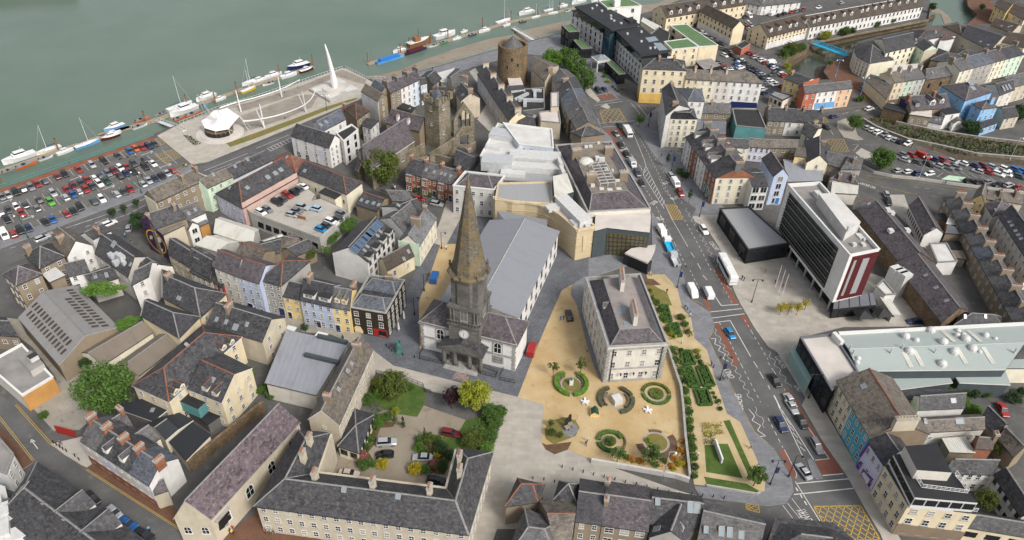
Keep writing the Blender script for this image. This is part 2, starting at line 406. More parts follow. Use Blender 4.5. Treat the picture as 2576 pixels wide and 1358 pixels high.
def pwin(rt,a,b,c0,z0,h,spec):
 cols,rows=spec[0],spec[1]
 w=spec[2] if len(spec)>2 else 1.0;hh=spec[3] if len(spec)>3 else 1.6
 kind=spec[4] if len(spec)>4 else 's';skip=spec[5] if len(spec)>5 else 0
 e=Vc((b.x-a.x,b.y-a.y,0));L=e.length;e.normalize();n=Vc((e.y,-e.x,0))
 if n.dot(((a+b)/2-c0)*Vc((1,1,0)).length if False else Vc(((a.x+b.x)/2-c0.x,(a.y+b.y)/2-c0.y,0)))<0:n=-n
 w=min(w,L/cols*.8)
 sh=h/rows
 for r in range(skip,rows):
  ht=min(hh,sh*.72)
  if rows>=3 and r==rows-1 and kind=='s':ht*=.85
  for k in range(cols):
   p=a+e*(L*(k+.5)/cols);p=Vc((p.x,p.y,z0+sh*(r+.55)-ht/2))
   inst(wmesh(w,ht,kind),'window',rt,frame(p,n))
def strip(mb,p,q,w,h,mi):
 d=(q-p);s_=d.cross(Zu(1))
 if s_.length<1e-5:return
 s_=s_.normalized()*w/2;u=Zu(h)
 mb.face([p-s_,q-s_,q+u,p+u],mi);mb.face([q+s_,p+s_,p+u,q+u],mi)
def bld(label,A,B,C,h,rh=3.0,roof='g',ax=0,wall='white',rc='slate',win=None,ch=(),sk=(),dm=(),doors=(),hf=(.0,.0),para=0.0,rt='grey',name='house',cat=None,group=None,o=.25,chm='brickrend',chh=1.5,trim='trim_dark',z0=-.1,pot='pot',sq=False,bands=(),base=None):
 if isinstance(h,tuple):h=HT(h[0],h[1])
 a,b=G(A,h),G(B,h)
 if C[0]=='d':
  e=(b-a).normalized();n=Vc((-e.y,e.x,0))
  if n.y<0:n=-n
  c=b+n*C[1]
 elif C[0]=='r':
  r_=G((C[1],C[2]),h+rh);r_.z=h;c=b+(r_-b)*2
 else:c=G(C,h)
 if sq:
  e=(b-a).normalized();v=c-b;c=b+(v-e*v.dot(e))
 q=[a,b,c,a+c-b] if C[0] in('r','d') or len(C)!=4 else[a,b,c,G((C[2],C[3]),h)]
 return bldq(label,q,h,rh,roof,ax,wall,rc,win,ch,sk,dm,doors,hf,para,rt,name,cat,group,o,chm,chh,trim,z0,pot,bands,base)
def bldq(label,q,h,rh=3.0,roof='g',ax=0,wall='white',rc='slate',win=None,ch=(),sk=(),dm=(),doors=(),hf=(.0,.0),para=0.0,rt='grey',name='house',cat=None,group=None,o=.25,chm='brickrend',chh=1.5,trim='trim_dark',z0=-.1,pot='pot',bands=(),base=None):
 n=len(q);cen=sum(q,Vc())/n
 loc=Vc((cen.x,cen.y,max(0.0,z0)))
 r=root(name,label,cat or(name if name in('house','shed','church','hotel','cathedral') else 'building'),loc,group)
 B_=Bld();B_.root=r;B_.h=h;B_.q=q;B_.faces=[];B_.cen=cen;B_.rh=rh
 wb=MB()
 mi=['w_'+wall]
 for k in range(n):
  p,s=q[k],q[(k+1)%n]
  fc=[Vc((p.x,p.y,z0)),Vc((s.x,s.y,z0)),Vc((s.x,s.y,h)),Vc((p.x,p.y,h))]
  nn=(fc[1]-fc[0]).cross(fc[2]-fc[0])
  if nn.dot((p+s)/2-cen)<0:fc=fc[::-1]
  wb.face(fc,0);B_.faces.append(('wall',fc))
 rb=MB()
 def rf(pts,m=0):
  nn=(pts[1]-pts[0]).cross(pts[2]-pts[0])
  if nn.z<0:pts=pts[::-1]
  rb.face(pts,m);B_.faces.append(('roof',pts))
 if roof in 'gh' and n==4:
  if ax==1:qq=q[1:]+q[:1]
  else:qq=q
  g3=hf[0]==0 and roof=='g';g1=hf[1]==0 and roof=='g'
  if roof=='h' and hf==(0,0):
   L=((qq[1]-qq[0]).length+(qq[3]-qq[2]).length)/2;wd=((qq[2]-qq[1]).length+(qq[0]-qq[3]).length)/2
   f=min(.5,wd*.5/L);hf=(f,f)
  r0=(qq[3]+qq[0])/2;r1=(qq[1]+qq[2])/2
  half=((qq[2]-qq[1]).length+(qq[0]-qq[3]).length)/4;slope=rh/max(.5,half)
  E=poff(qq,[o,.06 if g1 else o,o,.06 if g3 else o])
  dz=Zu(.10);ez=-o*slope
  E=[Vc((p.x,p.y,h+ez))+dz for p in E]
  e0=(E[3]+E[0])/2;e1=(E[1]+E[2])/2
  up=Zu(1)
  R0=Vc((e0.x,e0.y,h+rh+.1)) if g3 else r0.lerp(r1,hf[0])+up*(rh+.1)
  R1=Vc((e1.x,e1.y,h+rh+.1)) if g1 else r0.lerp(r1,1-hf[1])+up*(rh+.1)
  if(R1-R0).length<.05:
   rf([E[0],E[1],R0]);rf([E[2],E[3],R0])
  else:
   rf([E[0],E[1],R1,R0]);rf([E[2],E[3],R0,R1])
  if g1:fcs=[(qq[1],qq[2],r1+up*rh)]
  else:fcs=[];rf([E[1],E[2],R1])
  if g3:fcs.append((qq[3],qq[0],r0+up*rh))
  else:rf([E[3],E[0],R0])
  for p,s,t in fcs:
   pts=[p,s,t];nn=(pts[1]-pts[0]).cross(pts[2]-pts[0])
   if nn.dot((p+s)/2-cen)<0:pts=pts[::-1]
   wb.face(pts,0);B_.faces.append(('wall',pts))
  d=Zu(-.24)
  def fas(p,s):
   f_=[p+d,s+d,s,p];nn=(f_[1]-f_[0]).cross(f_[2]-f_[0])
   if nn.dot((p+s)/2-cen)<0:f_=f_[::-1]
   rb.face(f_,2)
  fas(E[0],E[1]);fas(E[2],E[3])
  if g1:fas(E[1],R1);fas(R1,E[2])
  else:fas(E[1],E[2])
  if g3:fas(E[3],R0);fas(R0,E[0])
  else:fas(E[3],E[0])
  l=up*.02
  strip(rb,R0+l,R1+l,.4,.12,1)
  if not g1:strip(rb,E[1]+l,R1+l,.32,.1,1);strip(rb,E[2]+l,R1+l,.32,.1,1)
  if not g3:strip(rb,E[3]+l,R0+l,.32,.1,1);strip(rb,E[0]+l,R0+l,.32,.1,1)
  B_.R0,B_.R1=R0,R1
  B_.ridge=(R1-R0) if(R1-R0).length>.05 else(qq[1]-qq[0])
 elif roof=='m':
  hi=[q[0],q[1],q[2]+Zu(rh),q[3]+Zu(rh)]
  E=[p+Zu(.1) for p in hi];rf(E)
  for k in(1,2,3):
   p,s=q[k],q[(k+1)%4];pts=[p,s,hi[(k+1)%4],hi[k]]
   pts=[pts[0],pts[1],pts[2]] if(pts[2]-pts[1]).length<.01 else([pts[0],pts[1],pts[3]] if(pts[3]-pts[0]).length<.01 else pts)
   nn=(pts[1]-pts[0]).cross(pts[2]-pts[0])
   if len(pts)==3 and k==1:pts=[q[1],q[2],hi[2]]
   if len(pts)==3 and k==3:pts=[q[3],q[0],hi[3]]
   nn=(pts[1]-pts[0]).cross(pts[2]-pts[0])
   if nn.dot((p+s)/2-cen)<0:pts=pts[::-1]
   wb.face(pts,0);B_.faces.append(('wall',pts))
  for k in range(4):
   f_=[E[k]+Zu(-.25),E[(k+1)%4]+Zu(-.25),E[(k+1)%4],E[k]]
   nn=(f_[1]-f_[0]).cross(f_[2]-f_[0])
   if nn.dot((E[k]+E[(k+1)%4])/2-cen)<0:f_=f_[::-1]
   f_=[p+(Vc((p.x-cen.x,p.y-cen.y,0)).normalized()*.06) for p in f_]
   rb.face(f_,2)
  B_.ridge=q[1]-q[0]
 else:
  ph=para
  inner=poff(q,[-.35]*n)
  if ph>0:
   rb.poly([(p.x,p.y) for p in inner],h-ph,0)
   B_.faces.append(('roof',[Vc((p.x,p.y,h-ph)) for p in(q if n==4 else inner)]))
   out=poff(q,[.12]*n)
   for k in range(n):
    j=(k+1)%n
    rb.face(_up([Vc((out[k].x,out[k].y,h+.06)),Vc((out[j].x,out[j].y,h+.06)),Vc((inner[j].x,inner[j].y,h+.06)),Vc((inner[k].x,inner[k].y,h+.06))]),1)
    f_=[Vc((inner[k].x,inner[k].y,h-ph)),Vc((inner[j].x,inner[j].y,h-ph)),Vc((inner[j].x,inner[j].y,h+.06)),Vc((inner[k].x,inner[k].y,h+.06))]
    nn=(f_[1]-f_[0]).cross(f_[2]-f_[0])
    if nn.dot((f_[0]+f_[1])/2-cen)>0:f_=f_[::-1]
    rb.face(f_,1)
    f_=[Vc((out[k].x,out[k].y,h-.2)),Vc((out[j].x,out[j].y,h-.2)),Vc((out[j].x,out[j].y,h+.06)),Vc((out[k].x,out[k].y,h+.06))]
    nn=(f_[1]-f_[0]).cross(f_[2]-f_[0])
    if nn.dot((f_[0]+f_[1])/2-cen)<0:f_=f_[::-1]
    rb.face(f_,1)
  else:
   out=poff(q,[o]*n);pts=[(p.x,p.y) for p in out]
   rb.poly(pts,h+.12,0)
   B_.faces.append(('roof',[Vc((p[0],p[1],h+.12)) for p in pts]))
   for k in range(n):
    j=(k+1)%n
    f_=[Vc((*pts[k],h-.15)),Vc((*pts[j],h-.15)),Vc((*pts[j],h+.12)),Vc((*pts[k],h+.12))]
    nn=(f_[1]-f_[0]).cross(f_[2]-f_[0])
    if nn.dot((f_[0]+f_[1])/2-cen)<0:f_=f_[::-1]
    rb.face(f_,2)
  B_.ridge=q[1]-q[0]
 if base:
  mi.append('w_'+base[1])
  for k in base[2]:
   p,s=q[k],q[(k+1)%n];e=Vc((s.x-p.x,s.y-p.y,0)).normalized();nn=Vc((e.y,-e.x,0))
   if nn.dot((p+s)/2-cen)<0:nn=-nn
   m_=(p+s)/2+nn*.05
   wb.box((m_.x,m_.y,z0),((s-p).length+.1,.14,base[0]-z0),math.atan2(e.y,e.x),1)
 B_.walls=wb.obj('walls',mi,r)
 capm={'red':'ridge_red','grey':'ridge_grey','dark':'ridge_dark','white':'trim_white','cap':'trim_grey'}.get(rt,rt)
 B_.roof=rb.obj('roof',['r_'+rc if 'r_'+rc in MATS else rc,capm,trim],r)
 for k,spec in(win or{}).items():
  specs=spec if isinstance(spec,list) else[spec]
  for sp in specs:pwin(r,q[k],q[(k+1)%n],cen,max(0,z0),h-max(0,z0)-(para if roof=='f' else 0),sp)
 for c_ in ch:chimney(B_,c_,chm,chh,pot)
 for s_ in sk:skylight(B_,s_)
 for d_ in dm:dormer(B_,d_,wall,rc,rt)
 for d_ in doors:
  p,nn=hit(B_,d_[:2],('wall',))
  if p is None:continue
  w_,h_,col=d_[2],d_[3],d_[4]
  inst(door_mesh(w_,h_,col,h_<3.2),'door',r,frame(Vc((p.x,p.y,0.0)),Vc((nn.x,nn.y,0))))
 return B_
def _up(pts):return pts if(pts[1]-pts[0]).cross(pts[2]-pts[0]).z>0 else pts[::-1]
def chimney(B_,c_,chm='brickrend',chh=1.5,pot='pot'):
 p,nn=hit(B_,c_[:2])
 if p is None:return
 n=c_[2] if len(c_)>2 else 4
 al=len(c_)>3 and 'a' in str(c_[3]);hh=c_[4] if len(c_)>4 else chh
 mt=c_[5] if len(c_)>5 else chm
 rz=math.atan2(B_.ridge.y,B_.ridge.x)+(0 if al else math.pi/2)
 me=cmesh(max(.8,n*.42+.3),.75,hh,n,mt,pot)
 inst(me,'chimney',B_.root,Matrix.Translation(p)@Matrix.Rotation(rz,4,'Z'))
def skylight(B_,s_):
 p,nn=hit(B_,s_[:2])
 if p is None:return
 w=s_[2] if len(s_)>2 else .8;h_=s_[3] if len(s_)>3 else 1.2
 inst(smesh(w,h_),'skylight',B_.root,frame(p,nn))
def dormer(B_,d_,wall,rc,rt):
 p,nn=hit(B_,d_[:2])
 if p is None:return
 w=d_[2] if len(d_)>2 else 1.5;h_=d_[3] if len(d_)>3 else 1.5;flat=len(d_)>4 and d_[4]=='f'
 wl=d_[5] if len(d_)>5 else 'white';rcol=d_[6] if len(d_)>6 else rc
 n=Vc((nn.x,nn.y,0)).normalized();x=n.cross(Zu(1))
 slope=math.sqrt(max(1e-6,1-nn.z**2))/nn.z
 dep=(h_+(0 if flat else w*.4))/max(.2,slope)+.2
 f0=p;bk=-n*dep;up=Zu(h_);hx=x*w/2
 b=MB();tp=up+(Vc() if flat else Zu(w*.42))
 dn=Zu(-.4)
 b.face([f0+hx+dn,f0-hx+dn,f0-hx+up,f0+hx+up] if True else[],0)
 if not flat:b.face([f0+hx+up,f0-hx+up,f0+tp],0)
 b.face([f0-hx+dn,f0-hx+bk+dn,f0-hx+bk+up,f0-hx+up],0);b.face([f0+hx+bk+dn,f0+hx+dn,f0+hx+up,f0+hx+bk+up],0)
 ov=n*.15;ox=x*.12
 if flat:b.face(_up([f0-hx-ox+up+ov,f0+hx+ox+up+ov,f0+hx+ox+up+bk,f0-hx-ox+up+bk]),1);b.face([f0+hx+ox+up+ov-Zu(.15),f0-hx-ox+up+ov-Zu(.15),f0-hx-ox+up+ov,f0+hx+ox+up+ov],2)
 else:
  for sgn in(-1,1):
   e_=hx*sgn+ox*sgn-Zu(.1)
   b.face(_up([f0+e_+up+ov,f0+tp+ov+Zu(.05),f0+tp+bk+Zu(.05),f0+e_+up+bk]),1)
  strip(b,f0+tp+ov+Zu(.06),f0+tp+bk+Zu(.06),.25,.08,2)
 capm={'red':'ridge_red','grey':'ridge_grey','dark':'ridge_dark','white':'trim_white'}.get(rt,'ridge_grey')
 dd=b.obj('dormer',['w_'+wl,'r_'+rcol,capm],B_.root)
 o=bpy.data.objects.new('window',wmesh(w*.7,h_*.75,'s'));COL.objects.link(o);o.parent=dd
 o.matrix_local=Matrix.Translation(-B_.root.location)@frame(f0+Zu(h_*.12),n)
def terrace(labels,A,B,C,h,walls,fr=None,wins=None,hs=None,**kw):
 hh=HT(h[0],h[1]) if isinstance(h,tuple) else h
 n=len(labels);fr=fr or[k/n for k in range(n+1)]
 a,b=G(A,hh),G(B,hh)
 if C[0]=='r':
  r_=G((C[1],C[2]),hh+kw.get('rh',3.0));r_.z=hh;c=b+(r_-b)*2
 elif C[0]=='d':
  e=(b-a).normalized();nn=Vc((-e.y,e.x,0));nn=nn if nn.y>0 else-nn;c=b+nn*C[1]
 else:c=G(C,hh)
 res=[];wins=wins or{0:[(2,3)]*n}
 rcs=kw.pop('rcs',None);chx=kw.pop('chx',None);hips=kw.pop('hips',(0,0));grp=kw.pop('group',None)
 for k in range(n):
  p,s=a.lerp(b,fr[k]),a.lerp(b,fr[k+1]);q=[p,s,s+c-b,p+c-b]
  dh=hs[k] if hs else 0
  q=[v+Zu(dh) for v in q]
  kk=dict(kw)
  if rcs:kk['rc']=rcs[k]
  w_={e:v[k] for e,v in wins.items() if e in(0,2)}
  if k==n-1 and 1 in wins:w_[1]=wins[1]
  if k==0 and 3 in wins:w_[3]=wins[3]
  f0=hips[0]/(fr[1]-fr[0]) if k==0 else 0;f1=hips[1]/(fr[-1]-fr[-2]) if k==n-1 else 0
  bb=bldq(labels[k],q,hh+dh,wall=walls[k%len(walls)],win=w_,hf=(f0,f1),group=grp,**kk)
  if chx:
   n_,mt_,hh_=chx
   for e_,use in((0,k==0),(1,True)):
    if use and(hips[0]==0 or e_==1) and not(e_==1 and k==n-1 and hips[1]):
     t=.04 if e_==0 else .96
     pp=bb.R0.lerp(bb.R1,t)
     me=cmesh(max(.8,n_*.42+.3),.75,hh_,n_,mt_,kw.get('pot','pot'))
     rz=math.atan2(bb.ridge.y,bb.ridge.x)+math.pi/2
     inst(me,'chimney',bb.root,Matrix.Translation(pp-Zu(.2))@Matrix.Rotation(rz,4,'Z'))
  res.append(bb)
 return res
def roofbox(B_,p,size,mat,name='plant_unit',top=None,rz=None,z=0.0):
 q,nn=hit(B_,p)
 if q is None:return None
 b=MB();rz=math.atan2(B_.ridge.y,B_.ridge.x) if rz is None else rz
 b.box((q.x,q.y,q.z-.1+z),size,rz,0,1 if top else None)
 return b.obj(name,[mat,top] if top else[mat],B_.root)
SHN=[0]
def sheet(name,pts,z,mat,kind='structure',side=None,z0=None):
 SHN[0]+=1;z+=SHN[0]*.0004;b=MB();w=[G(p,z) for p in pts]
 if z0 is not None:b.prism([(p.x,p.y) for p in w],z0,z,0,1 if side else 0)
 else:b.poly([(p.x,p.y) for p in w],z)
 o=b.obj(name,[mat]+([side] if side else[]))
 return struct(o,kind)
# ground, river, streets
groundm('asphalt',(.085,.083,.080),(.125,.122,.116),.12,5,.25,.9,(.16,.155,.145))
groundm('road',(.095,.094,.094),(.135,.133,.130),.10,5,.2,.85,(.16,.157,.15))
groundm('carpark',(.115,.112,.106),(.155,.15,.142),.10,5,.2,.9,(.19,.185,.175))
brickm('pave_grey',(.24,.245,.26),(.19,.195,.21),(.14,.14,.15),.9,.45,.02,.25,False,.8)
brickm('pave_cobble',(.20,.21,.235),(.125,.132,.15),(.08,.082,.09),.42,.2,.03,.3,False,.7)
brickm('pave_pale',(.43,.395,.345),(.37,.34,.295),(.31,.285,.245),2.4,1.2,.012,.22,False,.85)
brickm('pave_plaza',(.46,.42,.365),(.41,.375,.325),(.34,.31,.27),1.2,.6,.014,.22,False,.85)
brickm('pave_deck',(.34,.30,.255),(.28,.25,.21),(.2,.18,.15),6.0,.22,.02,.25,False,.85)
brickm('pave_red',(.30,.115,.065),(.24,.09,.05),(.2,.1,.07),.4,.2,.02,.3,False,.85)
brickm('pave_brown',(.20,.10,.062),(.15,.078,.048),(.12,.07,.05),.4,.2,.02,.3,False,.8)
groundm('gravel',(.42,.30,.145),(.51,.39,.225),.13,9,.15,.95,(.36,.24,.10))
groundm('path',(.42,.32,.175),(.49,.39,.235),.3,9,.1,.95)
groundm('soil',(.10,.06,.035),(.16,.10,.06),.8,7,.3,.98)
groundm('grass',(.055,.105,.022),(.095,.15,.03),.3,9,.35,.95,(.15,.15,.05))
groundm('grass_dry',(.22,.17,.055),(.15,.16,.045),.35,9,.3,.95,(.30,.22,.09))
groundm('mud',(.30,.26,.205),(.24,.20,.15),.08,3,.15,.7,(.19,.155,.11))
groundm('mudrock',(.13,.10,.07),(.07,.055,.038),.6,3,.4,.9,(.05,.05,.025))
groundm('concrete',(.36,.335,.295),(.44,.41,.365),.15,5,.15,.9,(.27,.245,.21))
groundm('concrete_old',(.29,.265,.225),(.37,.34,.29),.25,5,.25,.92,(.18,.16,.13))
groundm('redlane',(.19,.075,.05),(.24,.10,.07),.3,6,.2,.85)
groundm('kerbstone',(.28,.275,.265),(.34,.33,.32),.6,6,.15,.85)
plain('paint',(.56,.55,.53),.7,var=.12,scale=1.5);plain('paint_yellow',(.46,.30,.05),.7,var=.12,scale=1.5);plain('paint_green',(.42,.56,.42),.8,var=.1,scale=.5)
def waterm():
 m,nt,b=_nt('water');p=_pos(nt)
 c=_mix(nt,_ramp(nt,_noise(nt,p,.012,4),.35,.65),(.085,.13,.095),(.12,.16,.125))
 nt.links.new(c,b.inputs['Base Color']);b.inputs['Roughness'].default_value=.22;b.inputs['IOR'].default_value=1.33
 n1=_noise(nt,_map(nt,p,(.5,1.2,1)),.45,6,.7);_bump(nt,b,n1,.35,.3)
 MATS['water']=m
waterm()
T()
LAND=[(-300,575),(0,474.5),(385,342),(390,335),(450,311),(552,272),(644,246),(861,170),(869,170),(924,197.5),(969,199),(1034,185),(1254,122),(1315,107),(1412,82),(1437,72),(1612,35),(1640,27),(1760,-20),(2250,-130),(2331,-20),(2341,15),(2336,47),(2244,66),(2156,82),(2094,96),(2041,105),(2029,125),(1976,150),(1971,170),(1991,185),(2006,200),(2086,200),(2071,180),(2079,165),(2111,150),(2131,139),(2151,120),(2156,105),(2206,92),(2281,77),(2331,67),(2371,62),(2431,61),(2459,37),(2441,5),(2429,-15),(2550,-150),(3700,-100),(4200,900),(3400,1900),(-900,1900),(-1100,900)]
_b=MB();_lw=[G(p) for p in LAND]
_b.prism([(p.x,p.y) for p in _lw],-7,0,0,1)
struct(_b.obj('ground',['asphalt','w_rubblebrown']))
_b=MB();_b.face([(-1500,-200,-3.2),(1800,-200,-3.2),(1800,2600,-3.2),(-1500,2600,-3.2)]);struct(_b.obj('river',['water']))
def slope_sheet(name,lo,hi,z0,z1,mat):
 b=MB();n=len(lo)
 a=[G(p,z0) for p in lo];c=[G(p,z1) for p in hi]
 for k in range(n-1):b.face(_up([a[k],a[k+1],c[k+1],c[k]]))
 return struct(b.obj(name,[mat]))
slope_sheet('mud_bank',[(915,193),(960,186),(1004,175),(1056,152),(1144,120),(1231,95),(1288,85),(1320,73),(1412,52),(1440,48)],[(925,215),(969,210),(1010,205),(1060,192),(1150,165),(1240,140),(1300,125),(1340,115),(1420,92),(1450,85)],-3.3,-1.6,'mud')
slope_sheet('mud_bank',[(1610,12),(1650,6),(1700,-10)],[(1610,50),(1660,40),(1720,20)],-3.3,-1.5,'mud')
slope_sheet('mud_bank',[(2352,45),(2250,80),(2170,98),(2105,112),(2060,122),(2035,140),(1992,168),(1990,180)],[(2352,35),(2248,62),(2160,78),(2094,92),(2040,101),(2025,120),(1970,147),(1965,170)],-3.3,-1.2,'mudrock')
slope_sheet('mud_bank',[(2050,210),(2044,185),(2052,168),(2090,160),(2125,145)],[(2092,215),(2076,190),(2084,172),(2115,158),(2135,148)],-3.3,-1.0,'mudrock')
slope_sheet('mud_bank',[(2342,30),(2385,40),(2395,55),(2340,70)],[(2330,20),(2362,22),(2375,62),(2335,72)],-3.15,-3.05,'mud')
_b=MB();_p0,_p1=G((-40,12),-3.2),G((150,-2),-3.2);_b.beam((_p0.x-60,_p0.y+4,-4),(_p1.x,_p1.y+14,-4),12,7);struct(_b.obj('far_quay',['w_dkgrey']))
sheet('channel_water',[(2350,40),(2250,75),(2160,92),(2095,106),(2045,115),(2030,135),(1975,160),(1960,215),(2095,215),(2085,165),(2135,150),(2160,120),(2210,105),(2340,80)],-3.19,plain('channelwater',(.045,.05,.032),.15))
T()
sheet('quay_car_park',[(0,486),(388,350),(402,345),(480,412),(355,473),(0,612)],.012,'carpark')
sheet('quay_walkway',[(0,475.5),(385,343.5),(400,346),(388,351),(0,487)],.13,'pave_red',side='kerbstone',z0=-.05)
sheet('quay_pavement',[(0,604),(355,471),(480,413),(492,424),(365,488),(0,625)],.13,'pave_grey',side='kerbstone',z0=-.05)
sheet('quay_road',[(-40,640),(0,625),(365,488),(492,424),(700,342),(930,262),(1000,235),(1120,205),(1260,162),(1380,130),(1470,95),(1500,100),(1420,150),(1300,185),(1150,225),(1000,265),(740,375),(540,450),(470,480),(380,520),(300,560),(200,600),(60,650),(-40,690)],.014,'road')
sheet('riverside_pavement',[(934,199),(1034,187),(1254,124),(1315,109),(1412,84),(1437,74),(1445,90),(1400,112),(1330,128),(1253,150),(1150,180),(1010,213),(960,222)],.13,'pave_grey',side='kerbstone',z0=-.05)
sheet('riverside_pavement',[(1320,135),(1345,118),(1420,100),(1470,105),(1530,165),(1560,240),(1500,230),(1440,160),(1390,140)],.13,'pave_grey',side='kerbstone',z0=-.05)
sheet('river_plaza',[(395,341),(450,312.5),(552,273.5),(644,247.5),(861,171.5),(869,172),(924,199),(960,222),(926,240),(884,256),(620,364),(522,404),(480,411)],.5,'pave_plaza',side='w_concrete',z0=-.05)
T(1,0)
sheet('plaza_deck',[(-200,1065),(0,1010),(430,870),(870,700),(1110,800),(1090,850),(820,770),(530,890),(480,930),(0,1080),(-160,1130)],.506,'pave_deck')
sheet('plaza_deck',[(-240,1200),(0,1110),(420,960),(540,950),(620,970),(560,1080),(300,1190),(0,1290),(-150,1330)],.506,'pave_deck')
sheet('verge_grass',[(-300,1440),(0,1335),(420,1180),(700,1075),(1000,985),(1030,990),(700,1115),(430,1225),(0,1390),(-260,1480)],.51,'grass_dry')
T()
sheet('cathedral_square',[(900,838),(936,879),(989,919),(1169,965),(1302,998),(1348,879),(1380,804),(1412,731),(1437,716),(1500,700),(1500,655),(1410,615),(1395,580),(1230,545),(1120,545),(1090,620),(1040,690),(990,820),(976,852)],.13,'pave_cobble',side='kerbstone',z0=-.05)
sheet('paved_street',[(936,879),(989,919),(1169,965),(1302,998),(1367,1018),(1362,1118),(1392,1142),(1430,1131),(1487,1156),(1710,1235),(1760,1248),(1745,1300),(1650,1330),(1250,1330),(1220,1420),(1170,1420),(1236,1138),(1271,1026),(1090,985),(1024,957),(946,938),(925,890)],.13,'pave_pale',side='kerbstone',z0=-.05)
sheet('lane_paving',[(640,800),(720,745),(800,795),(905,838),(912,850),(890,865),(830,840),(700,830)],.13,'concrete_old',side='kerbstone',z0=-.05)
sheet('street_paving',[(1085,610),(1105,560),(1115,530),(1130,480),(1145,455),(1180,470),(1160,545),(1120,620)],.134,'pave_pale')
sheet('lane_paving',[(1000,470),(1035,478),(1130,510),(1145,520),(1125,540),(1060,520),(990,490)],.02,'asphalt')
sheet('museum_lane',[(1200,300),(1230,250),(1180,180),(1195,170),(1250,260),(1290,300),(1230,330)],.03,'concrete')
sheet('gravel_garden',[(1302,998),(1348,879),(1380,804),(1412,731),(1437,716),(1480,700),(1640,712),(1677,876),(1687,916),(1712,971),(1717,1018),(1724,1093),(1735,1200),(1700,1193),(1487,1155),(1430,1131),(1392,1142),(1362,1118),(1367,1018)],.15,'gravel',side='kerbstone',z0=-.05)
T(2,2)
sheet('palace_terrace',[(600,150),(735,60),(760,400),(860,850),(900,1100),(870,1090),(810,930),(740,700),(650,350),(590,250)],.156,'pave_grey')
T()
sheet('gravel_yard',[(1108,613),(1165,614),(1150,700),(1140,790),(1066,870),(1056,878),(1053,760),(1060,740),(1085,680)],.14,'gravel')
T(1,2)
_b=MB()
for _i in range(8):
 for _j in range(8):
  a=[(1845,-20),(1985,-15),(1975,118),(1805,110)]
  def _q(u,v):return(a[0][0]*(1-u)*(1-v)+a[1][0]*u*(1-v)+a[2][0]*u*v+a[3][0]*(1-u)*v,a[0][1]*(1-u)*(1-v)+a[1][1]*u*(1-v)+a[2][1]*u*v+a[3][1]*(1-u)*v)
  _b.face(_up([G(_q(_i/8,_j/8),.146),G(_q((_i+1)/8,_j/8),.146),G(_q((_i+1)/8,(_j+1)/8),.146),G(_q(_i/8,(_j+1)/8),.146)]),(_i+_j)%2)
struct(_b.obj('chequered_paving',['pave_plaza','pave_grey']))
sheet('pink_cobble_patch',[(2010,995),(2155,1030),(2125,1130),(1980,1095)],.136,'pave_patch' if 'pave_patch' in MATS else brickm('pave_patch',(.50,.33,.27),(.14,.14,.15),(.1,.1,.1),.5,.25,.03,.2,False,.8))
T()
sheet('formal_garden',[(1625,690),(1672,690),(1703,725),(1716,775),(1738,800),(1746,850),(1778,880),(1800,960),(1828,1040),(1862,1062),(1925,1205),(1922,1236),(1745,1218),(1720,1020),(1680,880)],.15,'path',side='kerbstone',z0=-.05)
T(2,2)
sheet('lawn',[(1340,150),(1420,150),(1560,230),(1610,355),(1440,360),(1390,250)],.17,'grass_dry')
sheet('soil_bed',[(1325,85),(1420,90),(1500,150),(1400,155),(1340,150)],.17,'soil')
T(2,3)
sheet('lawn',[(1935,400),(2060,400),(2075,390),(2170,390),(2320,735),(1955,675)],.17,'grass')
sheet('lawn',[(2125,160),(2190,150),(2300,400),(2420,660),(2370,690),(2200,310)],.17,'grass')
sheet('lawn',[(1930,720),(2360,790),(2500,870),(2450,880),(1960,800)],.17,'grass')
T(1,3)
sheet('courtyard',[(850,380),(1190,100),(1500,-60),(2110,150),(2060,430),(1960,830),(1200,760),(640,680),(800,500)],.03,'mud')
sheet('courtyard_lawn',[(1100,-150),(1500,-330),(1720,-230),(1690,0),(1620,120),(1420,90),(1250,20)],.05,'grass')
sheet('courtyard_lawn',[(1850,330),(2040,270),(2110,150),(2450,60),(2380,480),(2000,440),(1960,560)],.05,'grass')
sheet('courtyard_bed',[(1600,380),(1700,290),(1850,330),(1980,450),(1950,560),(1900,700),(1530,660),(1780,560),(1760,480),(1620,470)],.07,'soil')
sheet('courtyard_bed',[(1050,420),(1180,140),(1400,180),(1380,220),(1250,230),(1190,400),(1130,470),(1200,590),(1010,590),(980,530)],.07,'soil')
T()
LK=[(1472,242),(1492,272),(1505,297),(1512,322),(1537,345),(1563,390),(1598,445),(1620,490),(1638,530),(1658,560),(1648,577),(1690,645),(1717,680),(1725,724),(1737,754),(1785,784),(1797,819),(1782,854),(1812,916),(1860,1018),(1897,1086),(1931,1115),(1946,1127),(1991,1203),(1996,1236),(1976,1266),(1931,1272)]
RK=[(1605,260),(1655,268),(1625,292),(1587,314),(1610,339),(1637,380),(1662,414),(1712,499),(1750,524),(1741,544),(1747,557),(1777,574),(1810,624),(1847,734),(1862,764),(1897,824),(1931,871),(1955,886),(2026,999),(2016,1018),(2071,1113),(2131,1198),(2171,1271),(2214,1343),(2225,1372)]
sheet('main_street',LK+[(1800,1262),(1790,1300),(1800,1420),(2100,1420),(2225,1400)]+RK[::-1]+[(1557,237),(1500,197),(1440,190)],.014,'road')
sheet('street_pavement',LK[8:]+[(1760,1250),(1745,1222),(1922,1236),(1925,1205),(1862,1062),(1828,1040),(1800,960),(1778,880),(1746,850),(1738,800),(1716,775),(1703,725),(1672,690),(1640,700),(1600,660),(1480,700),(1480,650),(1640,620)],.13,'pave_grey',side='kerbstone',z0=-.05)
